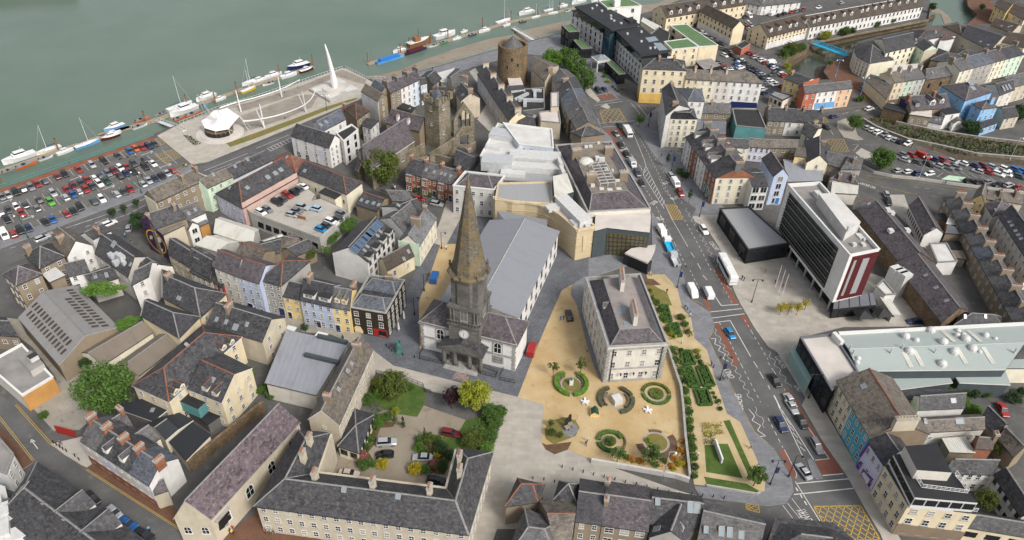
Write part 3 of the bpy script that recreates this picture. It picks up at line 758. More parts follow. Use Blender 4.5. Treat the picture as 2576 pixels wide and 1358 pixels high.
sheet('street_pavement',LK[2:9]+[(1630,545),(1600,490),(1500,330),(1480,290)],.13,'pave_grey',side='kerbstone',z0=-.05)
sheet('street_pavement',RK[1:10]+[(1765,545),(1840,540),(1740,440),(1690,340),(1680,290)],.13,'pave_grey',side='kerbstone',z0=-.05)
sheet('office_plaza',RK[9:]+[(2300,1420),(2250,1330),(2060,1010),(2000,900),(2010,850),(2120,822),(2345,820),(2335,740),(2200,690),(1990,640),(1880,560),(1830,540),(1765,540)],.13,'pave_pale',side='kerbstone',z0=-.05)
T(3,3)
sheet('traffic_island',[(390,545),(430,535),(470,570),(555,735),(490,745),(450,715)],.15,'pave_grey',side='kerbstone',z0=-.02)
T(2,0)
sheet('traffic_island',[(720,900),(790,890),(840,950),(890,1010),(860,1025),(780,970)],.15,'pave_plaza',side='kerbstone',z0=-.02)
sheet('traffic_island',[(890,1070),(950,1040),(990,1080),(960,1095)],.15,'pave_plaza',side='kerbstone',z0=-.02)
T(0,3)
sheet('back_street',[(-200,-350),(-20,-120),(150,0),(500,390),(830,620),(1990,1358),(1990,1500),(1300,1500),(330,580),(-30,130),(-200,20)],.02,'road')
sheet('brick_pavement',[(0,230),(30,240),(330,580),(200,660),(0,800),(-60,800),(-60,200)],.13,'pave_brown',side='kerbstone',z0=-.05)
sheet('brick_pavement',[(870,630),(940,590),(1530,900),(2200,1320),(2170,1450),(2050,1390)],.13,'pave_brown',side='kerbstone',z0=-.05)
sheet('brick_pavement',[(2090,1400),(2300,1290),(2700,1000),(2800,1250),(3400,1390),(3300,1500),(2090,1500)],.132,'pave_brown',side='kerbstone',z0=-.05)
sheet('yard_paving',[(510,390),(850,310),(940,580),(870,630),(650,500)],.13,'concrete',side='kerbstone',z0=-.05)
sheet('derelict_yard',[(340,40),(560,-250),(900,-400),(1000,60),(800,250),(540,260)],.03,'concrete_old')
T(0,2)
sheet('derelict_yard',[(60,480),(230,500),(640,1050),(620,1200),(540,1050),(330,780),(160,650)],.03,'concrete_old')
T(3,1)
sheet('service_yard',[(1200,600),(1370,600),(1480,920),(1600,1150),(1540,1110),(1440,940),(1280,780),(1190,700)],.03,'concrete')
T(3,2)
sheet('service_yard',[(1100,280),(1430,320),(1560,480),(1600,545),(1200,545),(1120,440)],.136,'concrete')
T(3,0)
sheet('quayside_street',[(2010,60),(2110,150),(2000,250),(2250,240),(2360,120),(2280,60),(2200,-100),(1990,-100)],.03,'pave_brown')
sheet('riverside_lane',[(600,640),(830,560),(840,700),(960,860),(1300,1010),(990,1030),(850,900),(620,790),(570,740)],.03,'pave_brown')
sheet('tree_island',[(700,1220),(780,1190),(870,1260),(900,1358),(960,1400),(900,1410),(760,1380),(690,1280)],.13,'concrete_old',side='kerbstone',z0=-.02)
T(3,1)
sheet('traffic_island',[(880,180),(940,130),(1060,190),(1050,220),(960,240),(930,220)],.13,'concrete',side='kerbstone',z0=-.02)
sheet('green_bay',[(1740,445),(1820,405),(1990,425),(1960,470)],.03,'paint_green')
T(3,0)
sheet('ditch_bank',[(990,1200),(1100,1160),(1400,1240),(1750,1330),(2800,1500),(2800,1680),(1900,1600),(1400,1400)],.04,'mudrock')
# painted markings
class Paint:
 def __init__(s):s.b=MB();s.mats=['paint','paint_yellow','redlane']
 def line(s,pts,w=.12,dash=None,mi=0,z=.058,px=True):
  w_=[G(p,z) for p in pts] if px else[Vc((p[0],p[1],z)) for p in pts]
  for a,c in zip(w_,w_[1:]):
   d=c-a;L=d.length
   if L<.01:continue
   d.normalize();n=Vc((-d.y,d.x,0))*w/2
   t=0.0
   while t<L:
    e=min(L,t+(dash[0] if dash else L))
    s.b.face([a+d*t-n,a+d*e-n,a+d*e+n,a+d*t+n],mi);t=e+(dash[1] if dash else 0)
    if not dash:break
 def area(s,pts,mi=2,z=.05):s.b.poly([(p.x,p.y) for p in(G(q,z) for q in pts)],z,mi)
 def grid(s,quad,nu,nv,w=.14,mi=1,z=.058,diag=True):
  q=[G(p,z) for p in quad]
  f=lambda u,v:q[0].lerp(q[1],u).lerp(q[3].lerp(q[2],u),v)
  wp=lambda p:(p.x,p.y)
  for k in range(4):s.line([wp(q[k]),wp(q[(k+1)%4])],w*1.2,None,mi,z,False)
  if diag:
   m=nu+nv
   for k in range(1,m):
    for sg in(0,1):
     pts=[]
     for u,v in((max(0,(k-nv)/nu),min(1,k/nv)),(min(1,k/nu),max(0,(k-nu)/nv))):
      pts.append(wp(f(u,v) if sg==0 else f(1-u,v)))
     s.line(pts,w,None,mi,z,False)
PT=Paint()
T(2,1)
PT.line([(1090,20),(1160,140),(1300,330),(1330,420)],.14,(2,2));PT.line([(1330,420),(1530,740)],.14)
PT.line([(1230,0),(1330,250),(1350,320),(1560,740)],.14);PT.line([(1560,740),(1600,830),(1770,1125)],.14)
PT.line([(1320,380),(1345,320)],.14)
for k in range(11):
 t=k/11;PT.line([(1325+205*t,385+355*t),(1352+200*t,350+340*t)],.16)
PT.line([(1800,1180),(1835,1232)],.16);PT.line([(1865,1290),(1900,1350)],.16)
PT.line([(1270,0),(1350,150),(1560,560),(1690,770),(1900,1150),(2000,1358)],.12,(1.2,1.2))
PT.line([(1330,520),(1430,680),(1520,860),(1640,1100),(1760,1330)],.12,(1.2,1.2))
PT.line([(1480,440),(1540,560),(1640,680)],.12,(1.0,1.0))
PT.grid([(1545,702),(1645,702),(1720,850),(1615,850)],4,6,.14)
def zig(pts,amp=.35,step=1.1,w=.085):
 ws=[G(p,.03) for p in pts];out=[];sgn=1
 for a,c in zip(ws,ws[1:]):
  d=c-a;L=d.length;d.normalize();n=Vc((-d.y,d.x,0));k=max(1,int(L/step))
  for i in range(k):
   p=a+d*(L*i/k)+n*amp*sgn;out.append((p.x,p.y));p2=a+d*(L*(i+.5)/k)+n*amp*sgn;out.append((p2.x,p2.y));sgn=-sgn
 PT.line(out,w,None,0,.058,False)
zig([(1400,160),(1480,290),(1560,420),(1640,560),(1720,700)]);zig([(1740,730),(1800,830),(1900,1010),(2080,1340)],.4,1.3)
PT.area([(985,20),(1030,20),(1110,190),(1130,250),(1090,220)])
T(2,2)
PT.area([(2035,0),(2085,0),(2280,345),(2225,345)]);PT.area([(1920,290),(1960,290),(2010,405),(1970,415)]);PT.area([(2030,530),(2085,530),(2290,950),(2235,955)]);PT.area([(2290,460),(2340,445),(2410,570),(2375,585)])
PT.line([(2030,0),(2225,350)],.1,(1,1));PT.line([(1790,0),(1900,220)],.12,(1,1));PT.line([(1920,50),(1960,100)],.16)
PT.line([(2020,230),(2105,358),(2280,345)],.22);PT.line([(1965,425),(2310,388)],.22);PT.line([(2000,485),(2340,440)],.22);PT.line([(2030,530),(2195,508),(2400,870)],.2)
PT.line([(2085,525),(2190,720),(2310,960),(2500,1330)],.12,(1,1));PT.line([(2340,500),(2410,620),(2575,900)],.12,(1,1));PT.line([(2430,920),(2470,980)],.18);PT.line([(2490,1020),(2530,1090)],.18)
zig([(2030,590),(2100,720),(2300,1090),(2420,1340)],.4,1.3);zig([(2100,20),(2210,220)],.35,1.2)
PT.line([(2000,690),(2050,690),(2040,745),(2100,770),(2075,810),(2150,845),(2120,890),(2180,920)],.16)
PT.line([(1980,700),(2050,850),(2120,980),(2300,1358)],.1,None,1);PT.line([(1980,690),(2035,595)],.1,None,1);PT.line([(1750,190),(1800,290),(1920,345)],.1,None,1)
T(2,3)
PT.line([(2380,40),(2440,110),(2415,155),(2500,205),(2470,255),(2550,310),(2490,318)],.16);zig([(2430,20),(2500,130),(2570,260)],.4,1.3)
PT.line([(2310,20),(2440,270),(2575,385)],.1,None,1);PT.grid([(2350,995),(2480,1000),(2490,1085),(2360,1050)],2,2,.12)
T(3,2)
PT.line([(0,930),(60,1020),(170,1210)],.12,(1,1));PT.line([(60,1260),(130,1400)],.3);PT.line([(0,1160),(20,1200)],.16)
zig([(0,820),(100,990),(240,1200)],.4,1.3);PT.area([(170,1205),(225,1210),(350,1400),(290,1380)])
T(3,3)
PT.line([(100,0),(200,200),(360,540)],.16);PT.line([(125,30),(260,230),(460,550)],.16)
for k in range(6):
 t=k/6;PT.line([(140+220*t,60+430*t),(190+220*t,130+400*t)],.16)
PT.line([(0,130),(70,270),(150,430)],.14,(1,1));PT.area([(105,450),(165,448),(280,700),(270,735),(245,735),(140,520)]);PT.line([(165,448),(290,690),(280,735)],.12)
PT.area([(290,60),(330,50),(560,400),(680,540),(760,690),(550,710),(470,565),(615,540),(400,240)]);PT.line([(280,40),(470,320),(615,540),(470,555)],.16);PT.line([(550,710),(760,690)],.22)
PT.line([(280,790),(810,742)],.22);PT.line([(260,900),(860,838)],.22);PT.line([(275,770),(525,1170)],.18);PT.line([(240,940),(395,1140)],.12);PT.line([(195,985),(320,1140)],.12);PT.line([(150,1010),(250,1140)],.12)
PT.line([(280,830),(300,865)],.25);PT.line([(325,900),(345,935)],.25);PT.line([(365,965),(390,1005)],.25)
PT.grid([(460,1020),(930,1012),(1130,1358),(660,1358)],6,4,.18)
PT.line([(340,10),(500,240),(690,550)],.08,None,1);PT.line([(810,720),(950,1000)],.08,None,1)
T(2,0)
PT.grid([(880,1110),(1075,1092),(1150,1215),(920,1232)],4,3,.16)
PT.area([(860,960),(990,935),(1045,975),(900,1000)]);PT.line([(850,960),(1000,930),(1060,985)],.14);PT.line([(830,1060),(1110,1020)],.16);PT.line([(850,1035),(1080,995)],.16);PT.line([(1200,1040),(1290,1150)],.16);PT.line([(1270,1060),(1360,1170)],.16)
PT.line([(890,1240),(1240,1215)],.16);PT.line([(910,1280),(1120,1262)],.16);PT.area([(920,1300),(1110,1290),(1130,1358),(940,1358)])
PT.line([(1190,1250),(1240,1340)],.14);PT.line([(920,920),(960,960)],.14)
T(0,1)
PT.line([(100,1140),(340,1070),(500,990),(960,840)],.12,(1.5,2));PT.line([(650,940),(1100,790),(1460,640)],.14);PT.line([(860,925),(910,905)],.14);PT.line([(950,885),(1090,835)],.14);PT.line([(1000,890),(1280,800),(1470,700)],.14);PT.line([(950,890),(1060,870),(1090,838)],.14)
PT.line([(2050,360),(2490,185)],.16);PT.line([(2110,370),(2330,290)],.14);PT.line([(2460,235),(2510,215)],.14);PT.line([(2370,280),(2420,258)],.14)
for k in range(5):PT.line([(1990+k*14,375+k*9),(2060+k*6,400+k*3)],.3)
PT.grid([(1560,205),(1720,145),(1830,215),(1660,285)],5,5,.1);PT.grid([(1770,350),(1840,310),(1900,340),(1830,370)],3,3,.1);PT.grid([(1565,60),(1610,40),(1660,90),(1610,108)],1,1,.1)
T(1,1)
PT.line([(0,135),(330,0)],.16);PT.line([(100,140),(300,50),(470,-30)],.14);PT.line([(140,165),(320,80),(470,10)],.14)
for k in range(7):PT.line([(115+k*32,138-k*15),(150+k*32,158-k*14)],.2)
T(3,1)
PT.grid([(590,40),(760,40),(815,165),(650,180)],5,4,.1);
for k in range(9):PT.line([(1420+k*62,100+k*14),(1470+k*60,140+k*10)],.12,None,1)
PT.line([(1410,105),(1950,225)],.1,None,1);PT.line([(920,440),(1150,520),(1500,600)],.1,None,1);PT.line([(1000,410),(1350,450),(1900,530),(2575,600)],.1,None,1)
PT.line([(1470,520),(1680,550)],.1,(1.5,2));PT.line([(850,95),(910,100),(860,160)],.1)
T(3,0)
PT.line([(560,1120),(900,1080),(1300,1020)],.1,None,1);PT.line([(750,1145),(810,1130)],.14);PT.line([(880,1120),(920,1105)],.14);PT.line([(1080,1080),(1140,1075)],.14);PT.line([(690,1290),(710,1230),(800,1190),(1000,1130)],.1,None,1);PT.line([(610,1290),(660,1358)],.14)
PT.grid([(555,1180),(570,1180),(610,1225),(555,1235)],2,3,.1)
T(0,3)
PT.line([(150,0),(500,390),(830,612)],.1,None,1);PT.line([(165,-10),(515,378),(840,602)],.1,None,1);PT.line([(-20,120),(330,565)],.1,None,1);PT.line([(-5,110),(345,555)],.1,None,1)
PT.line([(860,650),(2000,1380)],.1,None,1);PT.line([(875,642),(2015,1372)],.1,None,1);PT.line([(380,440),(320,360)],.16);PT.line([(310,380),(315,345),(355,368)],.16)
def bays(p0,p1,d0,d1,n,w=.1,mi=0):
 for k in range(n+1):
  t=k/n
  PT.line([(p0[0]+(p1[0]-p0[0])*t,p0[1]+(p1[1]-p0[1])*t),(d0[0]+(d1[0]-d0[0])*t,d0[1]+(d1[1]-d0[1])*t)],w,None,mi)
T(0,1)
bays((-60,690),(1700,75),(-110,620),(1640,20),24)
bays((-20,930),(1780,285),(-110,780),(1630,150),23)
bays((-20,1110),(1800,400),(-80,1020),(1720,330),24)
PT.line([(-60,860),(1700,215)],.1)
for x,y in((60,665),(760,435),(1475,185),(280,835),(1090,530),(1660,310)):PT.line([(x-55,y+20),(x+55,y-20)],.25);PT.line([(x+30,y-25),(x+60,y-21),(x+45,y)],.25)
T(3,1)
bays((1290,210),(2650,520),(1420,300),(2760,590),13);bays((1260,385),(1700,420),(1300,330),(1760,380),4);bays((1080,20),(1430,110),(1120,-20),(1470,60),4);bays((1950,480),(2600,560),(1990,430),(2640,500),6)
T(2,0)
bays((2080,500),(2550,900),(2180,470),(2650,860),9);bays((2330,540),(2600,680),(2420,500),(2700,630),4)
T(1,1)
struct(PT.b.obj('road_markings',PT.mats))
def road_text(txt,p,toward,size,mi='paint',z=.062,name='road_lettering'):
 cu=bpy.data.curves.new(name,'FONT');cu.body=txt;cu.size=size;cu.align_x='LEFT'
 o=bpy.data.objects.new(name,cu);COL.objects.link(o)
 dg=bpy.context.evaluated_depsgraph_get();me=bpy.data.meshes.new_from_object(o.evaluated_get(dg))
 bpy.data.objects.remove(o)
 w=max(v.co.x for v in me.vertices);a,c=G(p,z),G(toward,z)
 ob=bpy.data.objects.new(name,me);COL.objects.link(ob);me.materials.clear();me.materials.append(MATS[mi])
 s=(c-a).length/w;rz=math.atan2(c.y-a.y,c.x-a.x)
 return ob,me,s,rz,a
def rtext(txt,p,toward,height,**kw):
 ob,me,s,rz,a=road_text(txt,p,toward,1.0,**kw)
 hh=max(v.co.y for v in me.vertices)
 ob.location=a;ob.rotation_euler=(0,0,rz);ob.scale=(s,height/hh,1)
 return struct(ob)
T(2,1)
rtext('BUS',(1435,655),(1380,690),1.6);rtext('BUS',(1475,860),(1535,850),2.0);rtext('BUS',(1530,500),(1590,480),1.4);rtext('BUS',(1615,655),(1680,635),1.5);rtext('R680',(1100,165),(1170,140),1.2)
rtext('COACHES',(1975,1075),(2050,1160),1.4)
T(2,2);rtext('COACHES',(2330,1410),(2305,1250),1.6);rtext('ONLY',(2245,1085),(2180,985),1.5)
T(3,2);rtext('COACHES',(65,870),(145,990),1.6);rtext('ONLY',(255,1165),(310,1230),1.6)
T(3,3);rtext('ENTRY',(455,1165),(365,1035),2.0)
T(3,1);rtext('NO ENTRY',(1090,525),(930,470),1.7)
T(0,1);rtext('BUS',(500,1005),(545,985),1.6);rtext('LANE',(575,975),(640,950),1.6)
# buildings: shared pieces
def mass(B_,name,px,z0,z1,wall,top,at=None):
 b=MB();w=[G(p,z1 if at is None else at) for p in px]
 b.prism([(p.x,p.y) for p in w],z0,z1,0,1)
 B_.faces.append(('roof',[Vc((p.x,p.y,z1)) for p in w]))
 return b.obj(name,[top,wall],B_.root)
def rbld(label,outline,h,pts,faces,wall,rc,win=None,name='building',rt='grey',ridges=(),o=0,ch=(),sk=(),chm='brickrend',trim='trim_dark',chh=1.6):
 if isinstance(h,tuple):h=HT(h[0],h[1])
 q=[G(p,h) for p in outline];cen=sum(q,Vc())/len(q)
 r=root(name,label,'building',Vc((cen.x,cen.y,0)))
 B_=Bld();B_.root=r;B_.h=h;B_.q=q;B_.cen=cen;B_.faces=[];B_.ridge=q[1]-q[0]
 wb=MB();wb.prism([(p.x,p.y) for p in q],-.1,h,0)
 n=len(q)
 for k in range(n):
  p,s=q[k],q[(k+1)%n];B_.faces.append(('wall',[Vc((p.x,p.y,0)),Vc((s.x,s.y,0)),s,p]))
 wb.obj('walls','w_'+wall,r)
 P_={k:G((v[0],v[1]),h+v[2])+Zu(.12) for k,v in pts.items()}
 ov=poff(q,[o]*n) if o else q
 for k,p in enumerate(ov):P_['ABCDEFGHIJKLMNOP'[k]]=Vc((p.x,p.y,h+.12-o*.5))
 rb=MB()
 for f in faces:
  m_=0
  if f[0]=='*':m_=3;f=f[1:]
  if f[0]=='+':m_=4;f=f[1:]
  fp=_up([P_[c] for c in f]);rb.face(fp,m_);B_.faces.append(('roof',fp))
 for k in range(n):
  a,b=P_['ABCDEFGHIJKLMNOP'[k]],P_['ABCDEFGHIJKLMNOP'[(k+1)%n]]
  f_=[a-Zu(.3),b-Zu(.3),b,a]
  if(f_[1]-f_[0]).cross(f_[2]-f_[0]).dot((a+b)/2-cen)<0:f_=f_[::-1]
  rb.face(f_,2)
 for e in ridges:strip(rb,P_[e[0]]+Zu(.02),P_[e[1]]+Zu(.02),.4,.12,1)
 rcs=rc if isinstance(rc,(list,tuple)) else[rc]
 rb.obj('roof',['r_'+rcs[0],'ridge_'+rt,trim,'r_'+rcs[-1],'w_'+wall],r)
 for k,spec in(win or{}).items():
  for sp in(spec if isinstance(spec,list) else[spec]):pwin(r,q[k],q[(k+1)%n],cen,0,h,sp)
 for c_ in ch:chimney(B_,c_,chm,chh)
 for s_ in sk:skylight(B_,s_)
 return B_
def wat(B_,p,w,h,kind='s',name='window'):
 q,nn=hit(B_,p,('wall',))
 if q is None:return
 return inst(wmesh(w,h,kind),name,B_.root,frame(q,Vc((nn.x,nn.y,0))))
def panel(B_,px,mat,name,th=.08,kinds=('wall',)):
 ps=[];nn=None
 p0,n0=hit(B_,(sum(p[0] for p in px)/len(px),sum(p[1] for p in px)/len(px)),kinds)
 if p0 is None:return None
 for p in px:
  d=ray(p);o_=Zu(CAMH);t=(p0-o_).dot(n0)/d.dot(n0);ps.append(o_+d*t+n0*th)
 b=MB();f=ps if(ps[1]-ps[0]).cross(ps[2]-ps[0]).dot(n0)>0 else ps[::-1]
 b.face(f)
 for k in range(len(f)):b.face([f[k]-n0*th,f[(k+1)%len(f)]-n0*th,f[(k+1)%len(f)],f[k]])
 return b.obj(name,[mat] if isinstance(mat,str) else mat,B_.root)
# buildings: left of the picture
T(0,1)
bld('grey-brown four-storey terrace beside the quay car park, with a cream end wall',(1568,672),(2045,450),('r',1968,345),10.5,2.6,wall='tan',rc='brown',win={0:(6,3,1,1.5)},ch=[(1820,440,5),(1965,360,4)],base=(10.4,'palecream',(3,)),name='terrace_building')
bld('pale mint green house with mottled brown roof beside the grey-brown quay terrace',(2080,530),(2340,412),('r',2268,337),9,2.3,wall='mint',rc='brown',win={0:(3,3,.9,1.3)},sk=[(2155,412)])
bld('long slate-roofed building with pale blue wall along the quay road',(2345,440),(2770,235),('r',2665,158),8,2.4,wall='iceblue',rc='slate',sk=[(2500,262),(2375,328)],name='building')
bld('large grey-roofed building with red ridge tiles and lilac end wall beside rooftop parking',(2440,735),(2990,425),(2725,295),((2440,735),(2530,915)),4.5,wall='lilac',rc='slate',rt='red',hf=(.22,0),win={3:(4,2,.9,1.4)},sk=[(2500,545,1.2,1.2),(2300,545),(2710,440,1.4,1.4),(2785,400,1.4,1.4),(2840,365,1.4,1.4)],base=(8.6,'pink',(0,)),name='building')
m_=bld('dark slate house with a big mural painted on its end wall',(1550,943),(1872,832),(1729,740),10,3,wall='tan',rc='slate',ch=[(1490,825,2,'x',1.0),(1750,730,3)])
mural=bldq('flat-roofed brown house behind the mural wall',[G((1640,1005),9.0),G((1850,905),9.0),G((1795,838),9.0),G((1560,935),9.0)],9.0,roof='f',wall='buff',rc='feltbrown')
leaf_=_nt('mural');_nn=leaf_[1];_c=_mix(_nn,_ramp(_nn,_noise(_nn,_pos(_nn),.5,5,.7),.42,.62),(.008,.010,.035),(.09,.015,.10));_nn.links.new(_c,leaf_[2].inputs['Base Color']);MATS['mural']=leaf_[0]
ma_,mb_=G((1408,855),10),G((1642,1008),9);mn_=Vc((-(mb_-ma_).y,(mb_-ma_).x,0)).normalized();mn_=mn_ if mn_.y<0 else-mn_
def _mp(p,k):d=ray(p);return Zu(CAMH)+d*((ma_+mn_*k-Zu(CAMH)).dot(mn_)/d.dot(mn_))
b=MB();b.face([_mp(p,.15) for p in((1408,853),(1478,815),(1560,943),(1642,1006),(1695,1185),(1722,1275),(1640,1228),(1525,1178),(1468,1010))]);b.obj('mural',['mural'],m_.root)
b=MB();el_=lambda k,r:(1572+.587*155*r*math.cos(k*.2618)-.81*58*r*math.sin(k*.2618),1072+.81*145*r*math.cos(k*.2618)+.587*58*r*math.sin(k*.2618))
for k in range(24):b.face([_mp(el_(k,.9),.22),_mp(el_(k+1,.9),.22),_mp(el_(k+1,1),.22),_mp(el_(k,1),.22)])
for x,y,r in((1600,1055,20),(1520,1030,14),(1625,1160,14)):b.face([_mp((x-r,y-r*1.4),.22),_mp((x+r,y-r),.22),_mp((x+r,y+r*1.4),.22),_mp((x-r,y+r),.22)],1)
b.obj('mural_ring',['p_yellow','w_offwhite'],m_.root)
bld('grey gabled house with roof windows behind the mural house',(1905,845),(2065,775),('r',1965,675),7.5,2.2,wall='white',rc='mid',sk=[(1910,805),(1975,765)])
bld('small white gabled house with large black window and a green dome beside it',(1800,885),(1898,945),(1995,900),6.5,1.5,wall='white',rc='mid',win={1:(1,2,1.6,1.6,'b')})
bld('small flat-roofed extension with orange timber front',(2008,918),(2097,880),(2030,828),5,roof='f',wall='wood',rc='zinc',name='extension')
bld('long pale corrugated shed roof stained with dirt behind the slate houses',(2150,975),(2545,1105),(2600,950),5,1.8,wall='concrete',rc='corrwhite',name='shed',rt='white',trim='trim_white')
bld('lower corrugated shed roof in front of the long pale one',(1965,1100),(2180,1165),(2420,1070),4.2,1.2,wall='concrete',rc='corrwhite',name='shed',rt='white',trim='trim_white')
bld('white three-storey gabled house with small windows near the quay road',(675,1228),(925,1108),(740,962),9,3.4,ax=1,wall='white',rc='brown',win={0:(2,3,.9,1.3)},ch=[(620,1060,4)])
bld('tan house with slate hip roof and tall chimneys beside the white gabled house',(400,1338),(640,1218),(490,1090),9.5,3,roof='h',wall='tan',rc='slate',win={0:(2,3)},ch=[(520,1075,3,'a',2.2),(300,1190,3,'a',2.4)])
bld('low dark roof beside the quay road at the end of the parked silver car',(930,1048),(1110,958),(985,915),6,1.5,wall='white',rc='slate',ch=[(980,975,4)])
a_=bld('long slate-roofed building carrying a cluster of silver ducts',(955,1185),(1290,1425),(1480,1225),8,3.2,wall='offwhite',rc='slate',win={0:(4,2)},sk=[(1125,1125,1.6,1.8),(1300,1320)],name='building')
for k,(x,y,d) in enumerate(((1130,1235,(2.2,1.2,1.4)),(1175,1300,(1.6,1.6,1.2)),(1225,1250,(2.4,1.4,1.6)),(1160,1215,(1,3,.9)),(1250,1300,(1.2,1,1.2)))):roofbox(a_,(x,y),d,'galv','duct')
T(0,1)
bld('dark slate house above cream shop front facing the mural lane',(1690,1188),(1900,1320),(1975,1165),6.5,2.6,wall='cream',rc='slate',win={0:(3,2)})
bld('grey slate house with stone chimney next to the cream shop house',(1900,1320),(2110,1440),(2215,1250),6.5,2.8,wall='palecream',rc='slate',win={0:(3,2)},sk=[(2080,1185)],ch=[(2020,1130,2)])
bld('weathered slate gable with ivy growing along its chimney stack',(1370,1330),(1480,1400),(1735,1320),7.5,2,wall='offwhite',rc='slate',ch=[(1600,1310,6)])
T()
bld('off-white four-storey Georgian house with dark roof and red ridge',(538,670),(597,694),(625,650),11.5,2.6,wall='offwhite',rc='purple',rt='red',win={0:(3,4)},ch=[(612,652,4)])
bld('pale blue four-storey house with round-arched blue doorway',(597,694),(652,712),(692,664),11.5,2.6,wall='paleblue',rc='purple',rt='red',win={0:(3,4)},doors=[(632,775,1.6,3,'p_navy')])
bld('grey stone four-storey house with arched doorway and red-ridged hip roof',(652,703),(706,718),(778,656),11,3,roof='h',wall='stonegrey',rc='slate',rt='red',win={0:(3,4)},doors=[(711,788,1.6,3,'p_navy')])
bld('small roof with red ridge between the Georgian houses and the corrugated shed',(590,640),(650,664),(690,630),8,2,wall='tan',rc='brown',rt='red')
bld('red painted shop front house at the end of the terrace',(535,705),(560,722),(585,690),6,2,wall='red',rc='slate',win={0:(2,2)})
bld('green and cream shop terrace in the lane',(478,682),(532,708),(560,672),5.8,2.4,wall='palecream',rc='slate',win={0:(4,2)},base=(2.8,'teal',(0,)))
T(1,2)
bld('narrow yellow house with dark roof at the left of the pale blue terrace',(270,256),(443,294),(512,145),7.6,2.6,wall='yellow',rc='dark',win={0:(2,3,.9,1.2)},ch=[(480,165,2)],doors=[(350,465,1,2.2,'p_black')])
b_=bld('pale blue three-storey house with two wide flat dormers',(445,295),(765,369),(850,140),8.4,3.2,wall='paleblue',rc='dark',win={0:(4,3)},ch=[(545,95,4)],doors=[(630,515,1.1,2.3,'p_navy')])
for x,y in((535,285),(690,318)):dormer(b_,(x,y,3.2,1.4,'f','white','felt'),'white','felt','grey')
b_=bld('yellow house with two pointed dormers and a blue door',(765,369),(944,399),(1010,190),8.4,3,wall='yellow',rc='mid',win={0:(2,3)},ch=[(985,185,5)],doors=[(825,560,1.1,2.4,'p_navy')])
for x,y in((818,330),(888,345)):dormer(b_,(x,y,1.4,1.4,'g','yellow','mid'),'yellow','mid','grey')
brn=bld('dark brown corner building with white windows and red shop front',(940,372),(1308,434),(1495,98),((1308,434),(1335,685)),roof='f',para=.6,wall='brown',rc='slate',win={0:(3,3,1.2,1.8),1:(5,3,1.2,1.8)},name='corner_building',rt='cap')
panel(brn,[(1180,585),(1320,612),(1328,680),(1190,655)],'p_red','shop_front',.15)
panel(brn,[(1235,605),(1312,620),(1318,665),(1240,648)],'glass_dark','shop_window',.22)
panel(brn,[(990,575),(1010,560),(1050,570),(1080,620),(1075,640),(1000,620)],'w_yellow','archway',.06)
def hip_on(B_,q4,z,rh,rc,f=.25,rt='ridge_grey',ax=0):
 b=MB();q4=q4[ax:]+q4[:ax]
 r0,r1=(q4[3]+q4[0])/2,(q4[1]+q4[2])/2;R0,R1=r0.lerp(r1,f)+Zu(rh),r0.lerp(r1,1-f)+Zu(rh)
 q4=[Vc((p.x,p.y,z)) for p in q4];R0.z=R1.z=z+rh
 for fc in([q4[0],q4[1],R1,R0],[q4[1],q4[2],R1],[q4[2],q4[3],R0,R1],[q4[3],q4[0],R0]):
  fc=_up(fc);b.face(fc,0);B_.faces.append(('roof',fc))
 for p,s in((R0,R1),(q4[0],R0),(q4[3],R0),(q4[1],R1),(q4[2],R1)):strip(b,p+Zu(.02),s+Zu(.02),.35,.1,1)
 return b.obj('slate_roof',['r_'+rc,rt],B_.root)
q_=brn.q
f_=lambda u,v:q_[0].lerp(q_[1],u).lerp(q_[3].lerp(q_[2],u),v)
hip_on(brn,[f_(.03,.04),f_(.97,.04),f_(.97,.46),f_(.03,.46)],brn.h-.4,2.2,'blue',.2)
hip_on(brn,[f_(.03,.56),f_(.97,.56),f_(.97,.96),f_(.03,.96)],brn.h-.4,2.0,'blue',.2)
inst(cmesh(2,.75,1.2,4,'brickrend'),'chimney',brn.root,Matrix.Translation(f_(.6,.93)))
lead=bld('flat lead-grey roofed building with dark edge beside the walled garden',(105,1132),(600,1250),(915,745,315,615),5.5,roof='f',wall='offwhite',rc='lead',name='building',o=.35)
for x,y,L,rz in((665,905,9,0),(770,710,8,0)):roofbox(lead,(x,y),(L,.9,1.0),'w_slateclad','roof_upstand',rz=ang((560,880),(770,930)))
T(0,2)
tan_=bld('tan gabled house with dark roof beside the flat lead-grey roof',(2080,545),(2640,716),(2862,478),8,3.2,wall='buff',rc='slate',win={1:(2,3,1,1.5)},ch=[(2310,395,5,'x',1.6)],sk=[(2170,520),(2265,545),(2355,605,1.4,1.6),(2475,570)])
b1=bld('cream house with dark hip roof, the nearer of two joined roofs',(1425,456),(1800,674),(2000,470,1500,296),8,2.6,roof='h',wall='cream',rc='dark',win={1:(4,1,.9,1.2)},hf=(.05,.3))
b2=bld('cream house with slate hip roof behind the nearer one',(1640,272),(2015,470),(2268,236,1640,0),8,3.4,roof='h',wall='cream',rc='slate',win={1:(3,2,.9,1.2)},hf=(.05,.3),ch=[(1700,75,4,'x',1.2)],sk=[(1790,300,1.4,1.0)])
u_=bld('narrow white house with slate roof beside the ivy-grown shed',(1330,140),(1500,55),(1600,-60),9,2.4,wall='white',rc='slate',win={0:(1,3)})
shed=bld('huge grey corrugated shed with rows of dark rooflights',(185,482),(595,955),(1190,575),5.6,3.2,wall='tan',rc='corrgrey',name='shed',o=.1,rt='grey',trim='trim_grey')
b=MB();b.face([(.55,.04,-1.5),(-.55,.04,-1.5),(-.55,.04,1.5),(.55,.04,1.5)]);rl=b.mesh('rooflight',['r_choc'])
wq=shed.q
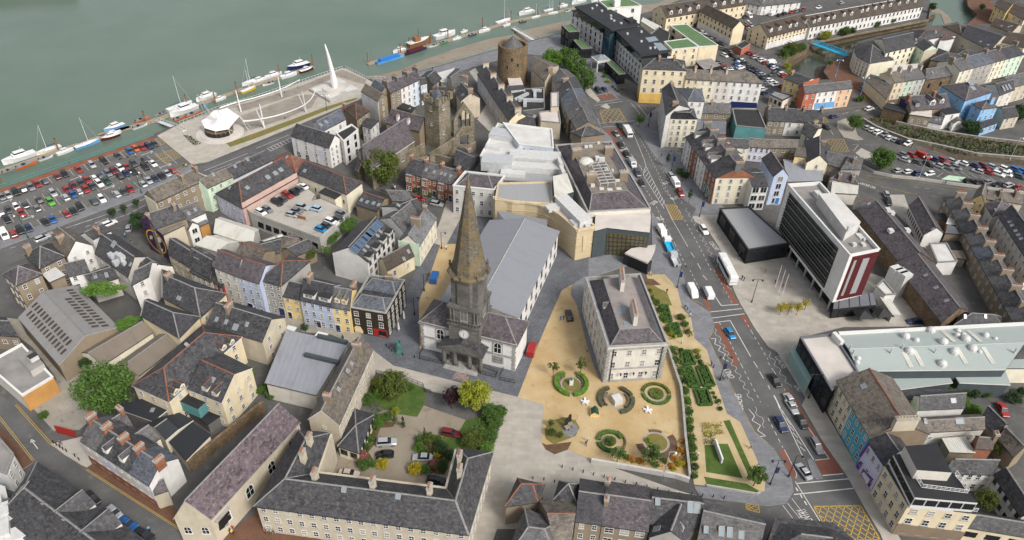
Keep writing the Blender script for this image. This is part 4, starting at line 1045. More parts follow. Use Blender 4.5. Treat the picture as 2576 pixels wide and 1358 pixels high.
for side in(0,1):
 for i in range(13):
  for j in range(2):
   if side==1 and i<3 and j==1:continue
   t=(i+.9+(.0 if j else .45))/14.5;v=(.30+.26*j)
   e0=wq[0].lerp(wq[1],t) if side==0 else wq[3].lerp(wq[2],t);rr=shed.R0.lerp(shed.R1,t);p=e0.lerp(rr,v)+Zu(.12)
   fcs=[f for k_,f in shed.faces if k_=='roof'][side];nn=(fcs[1]-fcs[0]).cross(fcs[2]-fcs[0])
   nn=nn if nn.z>0 else-nn
   inst(rl,'rooflight',shed.root,frame(p,nn)@Matrix.Diagonal((.75,1,.55,1)))
bld('brown corrugated shed roof, farther of the two bays by the big shed',(1030,952),(1530,625),(1380,520,800,830),4.6,1.8,wall='palecream',rc='corrbrown',name='shed')
bld('brown corrugated shed roof, nearer of the two bays beside the leafy tree',(1390,1062),(1800,745),(1640,625,1150,965),4.6,1.8,wall='palecream',rc='corrbrown',name='shed')
ho=bld('big cream house with red ridge tiles and small red dormer gables',(1340,1158),(2040,552),(2425,672,1700,1318),8.5,3.4,roof='h',wall='cream',rc='slate',rt='red',win={3:(3,2),2:(4,3)},trim='trim_white',hf=(.22,.22),sk=[(1900,770)])
h2=bld('cream wing with red ridge and white-framed windows facing the courtyard',(1885,1190),(2232,1330),(2532,990,2230,840),8.5,3.2,wall='cream',rc='slate',rt='red',win={1:(3,3,1,1.4),0:(3,3,1,1.4)},trim='trim_white',sk=[(1905,935,1.2,2.2),(2130,1130)])
for x,y,B_ in((2340,745,ho),(2260,800,ho),(1840,1195,ho),(1780,1245,ho),(2060,1215,h2),(2160,1265,h2)):dormer(B_,(x,y,1.6,1.0,'g','cream','slate'),'cream','slate','red')
T(0,3)
bld('black flat-roofed extension behind the cream wing',(1885,40),(2090,190),(2280,60),3,roof='f',wall='dkgrey',rc='black',name='extension')
T(0,2)
fl=bld('flat-roofed building with orange brick front and white parapet by the back street',(-150,940),(218,1258),(530,1070,215,740),5.2,roof='f',para=.45,wall='offwhite',rc='grey',base=(4.6,'wood',(1,)),name='building',rt='trim_white')
mass(fl,'roof_room',[(180,885),(305,1020),(440,940),(310,805)],4.7,6.6,'w_concrete','r_grey')
roofbox(fl,(345,905),(1.8,1.8,1.2),'plant_white','roof_unit','trim_dark',z=.3)
bld('tan house with purple hip roof at the left edge',(165,150),(415,38),(280,-65),10,2.6,roof='h',wall='tan',rc='purple',win={0:(2,3),3:(3,3)},ch=[(60,-50,3,'a',2.2),(210,-60,3,'a',2)])
bld('tan house with flat white roof beside the purple-roofed house',(505,118),(645,58),(530,-40,412,20),7.5,roof='f',wall='tan',rc='white',name='extension')
bld('small extension with blue-grey roof below the purple-roofed house',(255,275),(378,226),(310,145,185,182),5,roof='f',wall='tan',rc='zinc',name='extension')
bld('dark slate roof with long roof windows behind the big shed',(920,152),(1182,78),(1085,-40,820,50),6,1.6,wall='offwhite',rc='slate',sk=[(965,85,.8,1.6),(1080,75,.8,1.6),(910,15,.8,1.6),(1000,0,.8,1.6)])
bld('tall white house with small black-framed windows near the ivy',(690,60),(900,10),(860,-80),8,2.4,wall='white',rc='slate',win={0:(2,3)})
bld('dark-roofed yard building at the left edge',(-150,640),(180,665),(60,480),5,1.8,wall='tan',rc='slate',win={0:(3,1,1.2,1.2)})
T(0,3)
tr=terrace(['brick-based house at the yard end of the terrace','pale lilac house with a dormer in the brick-based terrace','off-white house between the lilac and the blue-grey roofed houses','white end house with blue-grey slate roof beside the old church'],(812,352),(1500,806),(1790,535),((812,352),(935,585)),['offwhite','lilac','offwhite','white'],wins={0:[(2,2,1.0,1.5)]*4},rcs=['mid','slate','slate','blue'],rh=2.6,base=(2.6,'brick',(0,)),group='terraced houses on the back street',chx=(4,'brick',1.4),fr=[0,.25,.5,.72,1])
dormer(tr[1],(1060,480,1.5,1.3,'g','white','slate'),'white','slate','grey');dormer(tr[2],(1225,570,1.5,1.3,'g','white','slate'),'white','slate','grey')
bld('purple slate back wing with white windows behind the terrace',(1150,300),(1330,200),(1225,55,1040,200),6,2,wall='dkgrey',rc='purple',win={0:(1,2),1:(1,2)},ch=[(1215,65,3,'x',1.2,'brick')])
bld('cream back wing with worn slate roof and two windows',(1500,405),(1605,325),(1440,205,1250,330),6,2,wall='palecream',rc='mid',win={1:(1,2),0:(1,2)},ch=[(1430,200,3,'x',1.2,'brick')])
bld('black corrugated shed roof with a small skylight behind the terrace',(1540,158),(1708,28),(1490,-70,1165,25),4.5,roof='f',wall='dkgrey',rc='corrblack',sk=[(1545,30)],name='shed',trim='trim_white')
bld('black gabled shed roof between the terrace and the church',(1660,350),(1788,240),(1600,130,1490,195),4.6,1.4,wall='palecream',rc='corrblack',name='shed',trim='trim_white')
bld('black flat shed roof beside the dark metal stair',(1730,285),(1928,158),(1800,88,1600,140),4,roof='f',wall='palecream',rc='corrblack',name='shed',trim='trim_white')
bld('black corrugated lean-to along the church wall',(1868,546),(2108,302),(1930,190,1715,372),4,roof='f',wall='palecream',rc='corrblack',name='shed')
tk=MB();p=G((1985,100),.1);tk.box((p.x,p.y,3.1),(8,4.2,3),ang((1855,30),(2080,130)),0,1);tag(tk.obj('water_tank',['w_teal','r_black']),'teal corrugated tank on the black flat roof','tank')
church=bld('long old church with mottled purple slate roof and arched windows',(2110,1142),(3005,166),('r',2805,-12),8.5,5.4,wall='buff',rc='church',win={0:(4,1,1.8,3.0,'a'),3:(2,1,1.2,2.0,'a')},name='church',trim='trim_grey')
panel(church,[(2190,1140),(2290,1040),(2290,1200),(2205,1260)],'p_black','door',.2);panel(church,[(2150,1165),(2285,1015),(2290,1040),(2165,1180)],'trim_grey','pediment',.5)
bld('small slate porch roof between the terrace and the church',(1550,895),(1680,850),(1650,740),5,1.5,wall='buff',rc='purple',name='porch')
bs=bld('long dark slate roof with two gables along the near side of the back street',(1470,1380),(372,582),('r',118,738),6.2,3.2,wall='dkgrey',rc='slate',hf=(0,.12),sk=[(190,860,2,3),(440,990,.5,.5),(650,1150,.5,.5)],name='building')
for x,y in((880,960),(1140,1150)):dormer(bs,(x,y,5.5,1.0,'g','offwhite','slate'),'offwhite','slate','grey')
wf=bld('white flat roof crowded with plant boxes and a satellite dish',(-200,1000),(-200,1600),(900,1560,85,940),6,roof='f',para=.4,wall='white',rc='white',name='building',rt='r_zinc')
for x,y,d in((30,1110,(3,3,2)),(130,1150,(2,4,1.4)),(30,1290,(4,3,1.8)),(190,1310,(3,4,1)),(560,1330,(3,2,1.4)),(-20,1030,(3,2,1.4))):roofbox(wf,(x,y),d,'plant_white')
b=MB();p,nn=hit(wf,(560,1330));b.tube(p,p+Zu(1.4),.08);b.lathe((p.x,p.y,1.2+p.z),[(.1,0),(.7,.25),(1.0,.6)],12,1);b.obj('satellite_dish',['metal','metal_white'],wf.root)
bld('white house with curved bay at the left edge above the brick pavement',(-120,620),(60,690),(135,490,-120,200),6.5,roof='f',para=.3,wall='white',rc='grey',win={1:(2,2)})
bld('low blue-edged roof at the lower left edge',(-120,900),(70,960),(40,830),4.5,roof='f',wall='teal',rc='white',name='extension')
# buildings: middle left
T(1,1)
bld('red-brown hip-roofed building with red ridge tiles by the quay road',(400,376),(572,290),(300,176,160,255),7.5,2.6,roof='h',wall='white',rc='rust',rt='red',sk=[(300,235),],name='building')
bld('long grey roof with red end ridge and cream wall above the rooftop parking',(415,388),(908,592),(1065,476),7.5,2.8,wall='palecream',rc='slate',rt='red',hf=(0,.2),win={0:(7,1,.6,1.2,'d')},sk=[(480,375,1.2,1.2)],name='building')
bld('black flat-roofed box with two white domes beside the parking deck',(640,576),(795,640),(902,562),6.4,roof='f',wall='palecream',rc='felt',name='extension')
deck=rbld('rooftop car park deck on a grey concrete frame',[(-60,792),(645,1055),(945,800),(860,735),(655,640),(560,660),(600,600),(440,480),(-90,760)],5.0,{},[],'concrete','pale',name='parking_deck')
b=MB();b.poly([(p.x,p.y) for p in deck.q],deck.h+.02);b.obj('deck_surface',['concrete'],deck.root)
for k in(0,1,8):
 p,s=deck.q[k],deck.q[(k+1)%9];b=MB();b.beam(p+Zu(.02),s+Zu(.02),.3,1.0);b.obj('parapet',['w_concrete'],deck.root)
for k in range(8):panel(deck,[(20+k*78,870+k*29),(75+k*78,892+k*29),(80+k*78,945+k*29),(25+k*78,922+k*29)],'glass_dark','opening',.05)
b=MB();p,q=G((310,800),5.02),G((500,855),5.02);b.beam(p,q,.25,1.0);b.obj('ramp_wall',['rust'],deck.root)
sol=bld('white apartment building with a row of solar panels on its slate roof',(1122,1278),(1388,964),(1050,878),((1122,1278),(1160,1510)),3.4,wall='white',rc='slate',win={0:(6,3,1.2,1.5,'d')},sk=[(1270,985),(1240,1025),(1140,1135),(1110,1175)],name='apartment_building')
b=MB();b.face([(1.5,.12,-1.1),(-1.5,.12,-1.1),(-1.5,.12,1.1),(1.5,.12,1.1)],0)
for x0,x1,z0,z1 in((-1.55,1.55,-1.15,-1.1),(-1.55,1.55,1.1,1.15),(-1.55,-1.5,-1.1,1.1),(1.5,1.55,-1.1,1.1),(-.03,.03,-1.1,1.1)):b.face([(x1,.14,z0),(x0,.14,z0),(x0,.14,z1),(x1,.14,z1)],1)
spm=b.mesh('solar_panel',['solar','metal'])
for k in range(7):
 t=k/6;p,nn=hit(sol,(1000+225*t,1145-240*t));inst(spm,'solar_panel',sol.root,frame(p,nn))
for x,y in((1165,1240),(1235,1150),(1300,1075),(1360,1000)):dormer(sol,(x,y,2.4,1.2,'f','offwhite','felt'),'offwhite','felt','grey')
mint=bld('pale mint gable house with tall chimney facing the cathedral lane',(1640,1114),(1812,832),(1615,795),((1640,1114),(1680,1320)),3.0,wall='palecream',rc='light',base=(8,'mint',(3,)),win={0:(5,2,.9,1.3)},ch=[(1610,900,6,'x',2.2,'tan'),(1700,755,2)])
bld('white gabled house between the solar panels and the mint house',(1490,985),(1640,790),(1480,720,1240,840),7.5,2.8,wall='white',rc='mid',win={0:(2,2)})
bld('grey roof with glazed gable end behind the white gabled house',(1560,858),(1688,752),(1560,655,1265,720),7,2.4,wall='white',rc='slate',sk=[(1445,720),(1325,745,1.4,1.8)],win={1:(1,2)},ch=[(1695,745,1)])
bld('low slate building with four roof windows and orange ridge',(1005,692),(1220,764),('r',1292,642),5,1.8,wall='tan',rc='slate',rt='red',sk=[(1050,668,1,1.2),(1108,688,1,1.2),(1172,700,1,1.2),(1225,715,1,1.2)],name='building')
bld('small slate building with dark glazed wall near the black parked car',(1370,660),(1595,668),(1470,560),6,1.8,wall='tan',rc='mid',name='building')
bld('low brown-roofed house with two small dormers beside the dark brown building',(1320,1358),(1590,1210),(1500,1115),5,2.4,wall='cream',rc='choc',win={0:(2,1)},sk=[(1545,1190),(1500,1265)])
bld('small grey roof with purple slates beside the white apartment building',(400,1215),(600,1130),(430,1080,240,1170),5,1.8,wall='tan',rc='slate',name='building')
bld('dark slate hip roof with red ridges behind the grey stone house',(-20,1250),(240,1180),(290,1020),6,1.8,wall='tan',rc='slate',sk=[(215,1215,1.4,1.4)],name='building')
bld('brown roof with patterned rooflights behind the parking deck',(110,1120),(300,1050),(230,1000),5,1,wall='tan',rc='corrwhite',name='shed',sk=[(215,1050),(180,1080),(150,1105)])
bld('slate gable behind the parking deck wall',(190,1140),(410,1110),(470,1075,380,990),6,1.6,wall='tan',rc='brown')
bt=terrace(['red brick house with slate roof at the ruined friary end','middle red brick house with a bay window','red brick house next to the white museum house'],(1500,370),(1985,500),('r',2045,362),((1500,370),(1515,545)),['brick'],rh=2.6,rcs=['slate','mid','mid'],wins={0:[(3,2,1.0,1.6)]*3},group='red brick terraced houses',chx=(3,'brick',1.4))
for x,y,k in((1705,365,1),(1785,385,1),(1858,400,2),(1893,412,2),(1950,428,2)):skylight(bt[k],(x,y))
for k,(x,y) in enumerate(((1640,540),(1795,585),(1955,630))):
 p,nn=hit(bt[k],(x,y),('wall',));
 if p:inst(door_mesh(1.1,2.3,'p_navy'),'door',bt[k].root,frame(Vc((p.x,p.y,0)),Vc((nn.x,nn.y,0))))
for k,x in enumerate((1560,1715,1870)):
 bq=bt[k];e=(bq.q[1]-bq.q[0]).normalized();n=Vc((e.y,-e.x,0));n=n if n.dot(bq.q[0]-bq.cen)>0 else-n
 c=bq.q[0].lerp(bq.q[1],.3)+n*.5;b=MB();b.box((c.x,c.y,-.1),(2.2,1.2,bq.h-.2),math.atan2(e.y,e.x),0,1);bw=b.obj('bay',['w_brick','r_lead'],bq.root)
 for j in range(2):
  for s in(-.55,.55):o=inst(wmesh(.8,1.5,'s'),'window',bq.root,frame(Vc((c.x,c.y,0))+n*.61+e*s+Zu(.8+j*bq.h*.48),n))
mu=bld('white three-storey Georgian house with parapet in front of the sandstone museum',(1980,507),(2395,550),(2505,403),((1980,507),(1990,790)),roof='f',para=.7,wall='palegrey',rc='purple',rt='trim_white',win={0:(5,3,1.1,1.8)},name='town_house')
q_=mu.q;hip_on(mu,[f_(.06,.1),f_(.94,.1),f_(.94,.95),f_(.06,.95)],mu.h-.5,2.4,'purple',.25)
wh=bld('white four-storey building with green arched ground floor by the quay',(352,4),(738,126),(868,50),((738,126),(756,335)),3.2,wall='white',rc='slate',win={0:(4,4,1,1.4),1:(3,4,.8,1.2)},name='building')
panel(wh,[(620,143),(680,160),(685,228),(627,210)],'w_lilac','wall_poster',.06)
for x,y in((440,210),(525,240),(620,282),(682,300)):wat(wh,(x,y+15),1.5,2.2,'a')
fr=bld('gothic friary church with pale-edged gable and long purple roof',(1165,342),(1592,55),(1432,-95),8,5.5,wall='rubble',rc='purple',win={0:(5,1,1,2.4,'a')},name='church',trim='trim_white')
for x,y in((1050,275),(1095,265)):wat(fr,(x,y),1.6,4.2,'a')
bld('friary porch with steep pale gable and dark doorway',(1000,330),(1030,360),(1110,300),4,2.6,wall='rubble',rc='purple',name='porch',ax=0,trim='trim_white')
T(1,0)
mo=bld('grey slate roof with two roof windows behind the white quay building',(660,1322),(902,1196),(812,1110),9,2,wall='white',rc='blue',sk=[(665,1270,1,1.4),(720,1240,1,1.4)],win={0:(2,2,1,1.6,'d')},name='building')
bld('white flat-roofed block with glass front beside the white quay building',(880,1420),(1028,1300),(960,1248,800,1330),9.5,roof='f',para=.5,wall='white',rc='felt',win={0:(2,3,1.4,2,'k')},name='building',rt='trim_white')
bld('purple-roofed building with two white chimneys beside the friary',(1310,1232),(1645,1322),('r',1695,1180),7.5,3.2,wall='tan',rc='purple',ch=[(1430,1205,2,'x',1.8,'white'),(1535,1240,2,'x',1.8,'white')],name='building')
bld('dark flat-roofed house with white walls below the hip-roofed brown house',(1070,1262),(1155,1292),(1232,1215,1115,1190),6.5,roof='f',wall='white',rc='slate',win={0:(2,2),1:(2,2)})
bld('brown hip-roofed house with bright red ridges near the plaza',(1012,1200),(1142,1112),(1000,1020,880,1095),8,2.4,roof='h',wall='tan',rc='choc',rt='red',win={0:(2,2)},ch=[(890,1090,2,'x',2,'brick'),(1125,1050,3)])
bld('tall narrow house with white side wall and tan front above the plaza road',(1228,1016),(1318,966),(1150,868),11,2,ax=1,wall='tan',rc='brown',base=(11,'white',(3,)),win={0:(1,4)},ch=[(1180,865,6,'x',1.4,'dkgrey')])
bld('small blue-grey slate house behind the tall narrow one',(1250,948),(1348,912),(1250,830),10,2,ax=1,wall='tan',rc='blue',ch=[(1290,850,7,'x',1.2,'dkgrey')])
terrace(['tan house in the row with long purple slate roof','white house with climbing plant in the purple-roofed row','pale blue end house of the purple-roofed row'],(1352,936),(1660,792),(1560,728),10.5,['tan','white','iceblue'],rh=2.2,rcs=['purple','purple','purple'],wins={0:[(2,4),(2,4),(2,4)]},group='tall houses of the purple-roofed row',chx=(6,'dkgrey',1.6))
bld('pale blue back house with small windows behind the friary tower',(1660,850),(1718,832),(1690,790),9,1.4,wall='iceblue',rc='slate',win={0:(2,3,.8,1.2)})
bld('tan house with slate hip roof beside the white flat roof',(1785,852),(1866,786),(1730,715,1660,775),6,1.8,wall='tan',rc='slate',win={0:(1,2),1:(1,2)},ch=[(1615,750,2),(1690,715,2)])
bld('white flat roof between the houses near the quay railings',(1870,830),(1935,832),(1995,690,1790,748),5.5,roof='f',wall='offwhite',rc='white',name='building')
bld('tan gable house with grey roof facing the riverside road',(1988,896),(2130,805),(2010,690,1922,775),8,2.2,wall='buff',rc='mid',win={3:(2,3),0:(2,2)},ch=[(2100,800,5)])
bld('buff gabled house with roof window facing the narrow lane',(2062,1016),(2252,985),(2120,860,2015,925),8,2.6,ax=1,wall='buff',rc='slate',win={0:(1,2,.6,.6)},ch=[(2155,930,4)],sk=[(2070,960,1,1.2)])
bld('low black flat roof with a skylight behind the friary tower',(1430,1082),(1560,1130),(1600,1085,1480,1040),4,roof='f',wall='tan',rc='felt',sk=[(1550,1085)],name='extension')
bld('dark slate gable behind the friary tower',(1810,960),(1930,960),(1900,880),6,1.8,wall='tan',rc='dark')
terrace(['cream house nearest the white modern building in the lane terrace','pale grey house in the lane terrace','white house in the lane terrace','pale blue house nearest the round tower in the lane terrace'],(2545,1218),(2228,745),('r',2310,662),7.5,['cream','palegrey','white','iceblue'],rh=2.8,wins={0:[(3,2)]*4,1:(2,2)},rc='slate',group='houses of the lane terrace',chx=(5,'buff',1.4))
T(1,1)
bld('slate roofed outbuilding with dark gable behind the brick terrace',(1990,300),(2135,370),(2265,210,2030,120),6,2.4,wall='dkgrey',rc='slate',ch=[(2140,175,3)],name='outbuilding')
bld('grey slate roof beside the white modern building plant',(2160,400),(2300,440),(2350,290,2320,270),7,1.6,wall='white',rc='slate',ch=[(2150,345,2,'x',2,'white')])
# cathedral
T(1,2)
hc=HT((1668,515),(1703,790))
cath=bld('classical cathedral with tall stone clock tower, lichened spire, grey nave roof and white front',(1655,510),(2615,745),(2730,515),hc,3.8,roof='h',wall='white',rc='purple',name='cathedral',trim='trim_grey',rt='grey',o=.5)
CR=cath.root
A_,B2,C_=cath.q[0],cath.q[1],cath.q[2]
ex=(B2-A_).normalized();ny=Vc((ex.y,-ex.x,0));ny=ny if ny.dot(A_-cath.cen)>0 else-ny
rzc=math.atan2(ex.y,ex.x);W_f=(B2-A_).length
T()
nv=[G((1302,799),hc-.5),G((1404,583),hc-.5),G((1234,556),hc-.5)];nv.append(nv[0]+nv[2]-nv[1])
b=MB();b.prism([(p.x,p.y) for p in nv],-.1,hc-.5,0);b.obj('nave_walls',['w_white'],CR)
cath.faces+=[('nwall',[Vc((nv[0].x,nv[0].y,0)),Vc((nv[1].x,nv[1].y,0)),nv[1],nv[0]])]
b=MB();E_=poff(nv,[.5,.3,.5,.3]);r0,r1=(E_[3]+E_[0])/2,(E_[1]+E_[2])/2;rz_=Zu(2.6)
for f in([E_[0],E_[1],r1+rz_,r0+rz_],[E_[2],E_[3],r0+rz_,r1+rz_]):b.face(_up([p+Zu(.1) for p in f]),0)
b.face([E_[1],E_[2],r1+rz_],1);b.face([E_[3],E_[0],r0+rz_],1);strip(b,r0+rz_+Zu(.1),r1+rz_+Zu(.1),.4,.12,1)
corrm('r_nave',(.205,.213,.232),(.225,.233,.252),.5,(.17,.178,.195),.5,1)
b.obj('nave_roof',['r_nave','trim_grey'],CR)
e_=(nv[1]-nv[0]);n_=Vc((e_.y,-e_.x,0)).normalized();n_=n_ if n_.dot(nv[0]-nv[3])>0 else-n_
for k in range(8):
 for z,hh,kd in((1.2,1.6,'d'),(5.0,3.0,'d')):
  p=nv[0]+e_*((k+.6)/8.2);inst(wmesh(1.5,hh,kd),'window',CR,frame(Vc((p.x,p.y,z)),n_))
T(2,1)
bk=[G(p,8.5) for p in((-150,760),(-40,905),(345,945),(355,852))]
b=MB();b.prism([(p.x,p.y) for p in bk],-.1,8.5,0,1);b.obj('chancel',['r_nave','w_palegrey'],CR)
T(1,2)
for x,y,w,h,k in((1860,690,1.7,3.2,'a'),(1866,785,1.9,1.7,'d'),(2432,828,1.7,3.2,'a'),(2436,925,1.9,1.7,'d')):
 q,nn=hit(cath,(x,y),('wall',))
 if q is None:continue
 b=MB();c=q+ny*.08;b.box((c.x,c.y,q.z-.25),(w+.9,.2,h+.55),rzc,0);b.obj('window_surround',['trim_grey'],CR)
 inst(wmesh(w,h,k),'window',CR,frame(q+ny*.16,ny))
b=MB();m=(A_+B2)/2+ny*.1
b.box((m.x,m.y,hc*.47),(W_f+.2,.3,.45),rzc);b.box((m.x,m.y,hc-.5),(W_f+.6,.5,.5),rzc);b.obj('string_course',['trim_grey'],CR)
b=MB()
for p,sgn in((A_,1),(B2,-1)):
 for k in range(int(hc/.7)):
  c=p+ex*sgn*.35+ny*.06;b.box((c.x,c.y,k*.7),(.9 if k%2 else .6,.24,.5),rzc)
b.obj('quoins',['trim_grey'],CR)
TP=A_.lerp(B2,.487)-ny*2.4;TP.z=0
def stage(name,w,z0,z1,mat='w_ashlar',d=None,top=None):
 b=MB();b.box((TP.x,TP.y,z0),(w,d or w,z1-z0),rzc,0,1 if top else None);return b.obj(name,[mat]+([top] if top else[]),CR)
T(1,1);d_=ray((2132,430));t_=(TP.x*d_.x+TP.y*d_.y)/(d_.x**2+d_.y**2);ZT=CAMH+d_.z*t_
d_=ray((2150,1335));ZS=CAMH+d_.z*(TP.x*d_.x+TP.y*d_.y)/(d_.x**2+d_.y**2)
T(1,2)
W1=7.8
z1,z2,z3=hc+2.6,hc+8.2,ZS-.6
stage('tower_base',W1,0,z1+.9)
b=MB()
b.box((TP.x,TP.y,z1+.2),(W1+.6,W1+.6,.5),rzc)
for s in(-1,1):
 for k in range(9):
  for u in(0,1):
   o_=(ex if u else ny)*(W1/2+.1)*s+(ny if u else ex)*((k-4)*.8);b.lathe((TP.x+o_.x,TP.y+o_.y,z1+.7),[(.12,0),(.2,.3),(.12,.9)],6)
for s in(-1,1):
 c=TP+ny*s*(W1/2+.1);b.box((c.x,c.y,z1+1.5),(W1+.6,.35,.25),rzc);c=TP+ex*s*(W1/2+.1);b.box((c.x,c.y,z1+1.5),(.35,W1+.6,.25),rzc)
b.obj('balustrade',['w_ashlar'],CR)
W2=W1-.5;stage('belfry',W2,z1,z2)
b=MB();b.box((TP.x,TP.y,z2-.1),(W2+1.0,W2+1.0,.7),rzc);b.box((TP.x,TP.y,z2+.55),(W2+.5,W2+.5,.35),rzc)
for sx in(-1,1):
 for sy in(-1,1):
  for dd in(.35,1.15):
   for u in(0,1):
    c=TP+ex*sx*(W2/2+.1-(dd if u else 0))+ny*sy*(W2/2+.1-(0 if u else dd));b.lathe((c.x,c.y,z1+1.5),[(.36,0),(.36,.4),(.28,.5),(.25,z2-z1-2.2),(.36,z2-z1-1.9),(.36,z2-z1-1.6)],8)
b.obj('cornice',['w_ashlar'],CR)
W3=W2-.7;z2b=z2+.9
b=MB();b.lathe((TP.x,TP.y,z2b),[(W3*.62,0),(W3*.62,z3-z2b)],8,0,rzc+math.pi/8);b.box((TP.x,TP.y,z2b),(W3,W3,z3-z2b-1.2),rzc,0);b.obj('lantern',['w_ashlar'],CR)
b=MB();b.lathe((TP.x,TP.y,z3-.5),[(W3*.66,0),(W3*.78,.35),(W3*.78,.7),(W3*.70,.9)],8,0,rzc+math.pi/8);b.obj('lantern_cornice',['w_spire'],CR)
b=MB()
for k in range(8):
 a=rzc+k*math.pi/4;b.lathe((TP.x+math.cos(a)*W3*.72,TP.y+math.sin(a)*W3*.72,z3+.2),[(.3,0),(.34,.5),(.2,.7),(.28,1.2),(.08,1.6)],6)
b.obj('urns',['w_spire'],CR)
b=MB();HS=ZT-z3;R0_=W3*.60
prof=[(R0_,0)]
for k in range(1,15):
 t=k/15;r_=R0_*(1-t)+.10*t;r_*=(1.0 if t>.12 else 1.03);prof+=[(r_+.05,HS*t-.12),(r_+.06,HS*t),(r_,HS*t+.05)]
prof+=[(.10,HS-.4),(.2,HS-.2),(.05,HS)]
b.lathe((TP.x,TP.y,z3+.4),prof,8,0,rzc+math.pi/8);b.obj('spire',['w_spire'],CR)
b=MB();b.tube((TP.x,TP.y,ZT),(TP.x,TP.y,ZT+2.6),.07,.05,6);b.beam(TP+ex*.6+Zu(ZT+1.7),TP-ex*.6+Zu(ZT+1.7),.1,.1);b.lathe((TP.x,TP.y,ZT+.3),[(.05,0),(.25,.2),(.05,.5)],8);b.obj('finial_cross',['copper'],CR)
for n_,zb,hw,hh in((ny,z1+2.6,1.5,3.6),(ex,z1+2.6,1.5,3.6),(-ex,z1+2.6,1.5,3.6)):
 p=TP+n_*(W2/2+.02);inst(wmesh(hw,hh,'a'),'louvre_window',CR,frame(Vc((p.x,p.y,zb-.6)),n_),['trim_grey','w_dkgrey','trim_grey'])
 p=TP+n_*(W3/2+.12);inst(wmesh(1.2,2.6,'a'),'louvre_window',CR,frame(Vc((p.x,p.y,z2b+.6)),n_),['trim_grey','w_dkgrey','trim_grey'])
b=MB();c=TP+ny*(W1/2+.12);zc=hc+.6
b.tube(c-ny*.1+Zu(zc),c+ny*.12+Zu(zc),1.35,1.35,20,0);b.tube(c+Zu(zc),c+ny*.18+Zu(zc),1.15,1.15,20,1)
for a,L in((0.2,.9),(math.pi,.6)):b.beam(c+ny*.2+Zu(zc),c+ny*.2+ex*math.sin(a)*L+Zu(zc+math.cos(a)*L),.08,.04,2)
for k in range(12):
 a=k*math.pi/6;q=c+ny*.19+ex*math.sin(a)*.95+Zu(zc+math.cos(a)*.95);b.box((q.x,q.y,q.z-.08),(.14,.04,.16),rzc,2)
b.obj('clock',['trim_grey','p_white','p_black'],CR)
p=TP+ny*(W1/2+.02);inst(wmesh(1.8,2.0,'a'),'fanlight',CR,frame(Vc((p.x,p.y,hc-3.6)),ny))
PW_,PD,PZ=11.0,3.6,hc*.54
PCn=A_.lerp(B2,.487)+ny*(PD/2);PCn.z=0;b=MB()
b.box((PCn.x,PCn.y,PZ),(PW_,PD,1.1),rzc);b.obj('entablature',['w_ashlar'],CR)
b=MB();f0=PCn+ny*(PD/2+.3);b0=PCn-ny*(PD/2);up=Zu(PZ+1.1);hx=ex*(PW_/2+.4);pk=Zu(PZ+3.6)
b.face(_up([f0-hx+up,f0+pk,b0+pk,b0-hx+up]),0);b.face(_up([f0+hx+up,f0+pk,b0+pk,b0+hx+up]),0);b.face([f0-hx+up,f0+hx+up,f0+pk],1)
b.face([f0-hx+up-Zu(.35),f0+hx+up-Zu(.35),f0+hx+up,f0-hx+up],1);b.obj('pediment',['r_slate','w_ashlar'],CR)
for k in(-1.5,-.6,.6,1.5):
 c=PCn+ex*k*PW_*.29+ny*(PD/2-.6);b=MB();b.lathe((c.x,c.y,.1),[(.75,0),(.75,.3),(.6,.35),(.5,PZ-.7),(.68,PZ-.35),(.68,PZ-.1)],12);b.obj('column',['w_ashlar'],CR,smooth=False)
b=MB();c=PCn-ny*(PD/2-.1);b.box((c.x,c.y,.1),(2.6,.3,PZ*.72),rzc,0);b.obj('door',['p_black'],CR)
b=MB();c=PCn+ny*.6;b.box((c.x,c.y,0),(PW_*.8,PD+1.4,.32),rzc);b.box((c.x,c.y,.3),(PW_*.75,PD+.7,.2),rzc);b.obj('steps',['trim_grey'],CR)
def railing(name,label,pts,z=.14,h=1.1,mat='metal_dark',step=1.2,cat='railing',group=None,px=True,r=.035,bars=True,rail2=True,zat=None):
 w=[G(p,z) for p in pts] if px else pts;b=MB()
 for a,c in zip(w,w[1:]):
  L=(c-a).length;n=max(1,int(L/step));u=Zu(1)
  b.beam(a+u*h,c+u*h,.06,.06)
  if rail2:b.beam(a+u*.15,c+u*.15,.05,.05)
  for k in range(n+1):p=a.lerp(c,k/n);b.box((p.x,p.y,z),(r*2,r*2,h),0)
  if bars:
   m=max(1,int(L/.28))
   for k in range(m):p=a.lerp(c,(k+.5)/m);b.box((p.x,p.y,z+.15),(.025,.025,h-.15),0)
 o=b.obj(name,[mat],loc=w[0]);return tag(o,label,cat,group)
T(1,2)
railing('railing','black iron railing left of the cathedral steps',[(1700,765),(1650,850),(1645,895),(2035,985),(2040,920)],bars=True)
railing('railing','black iron railing right of the cathedral steps',[(2160,960),(2160,1020),(2410,1085),(2425,1035),(2290,980)])
railing('railing','short black iron railing at the right corner of the cathedral front',[(2490,1005),(2455,1060),(2455,1110),(2600,1140)])
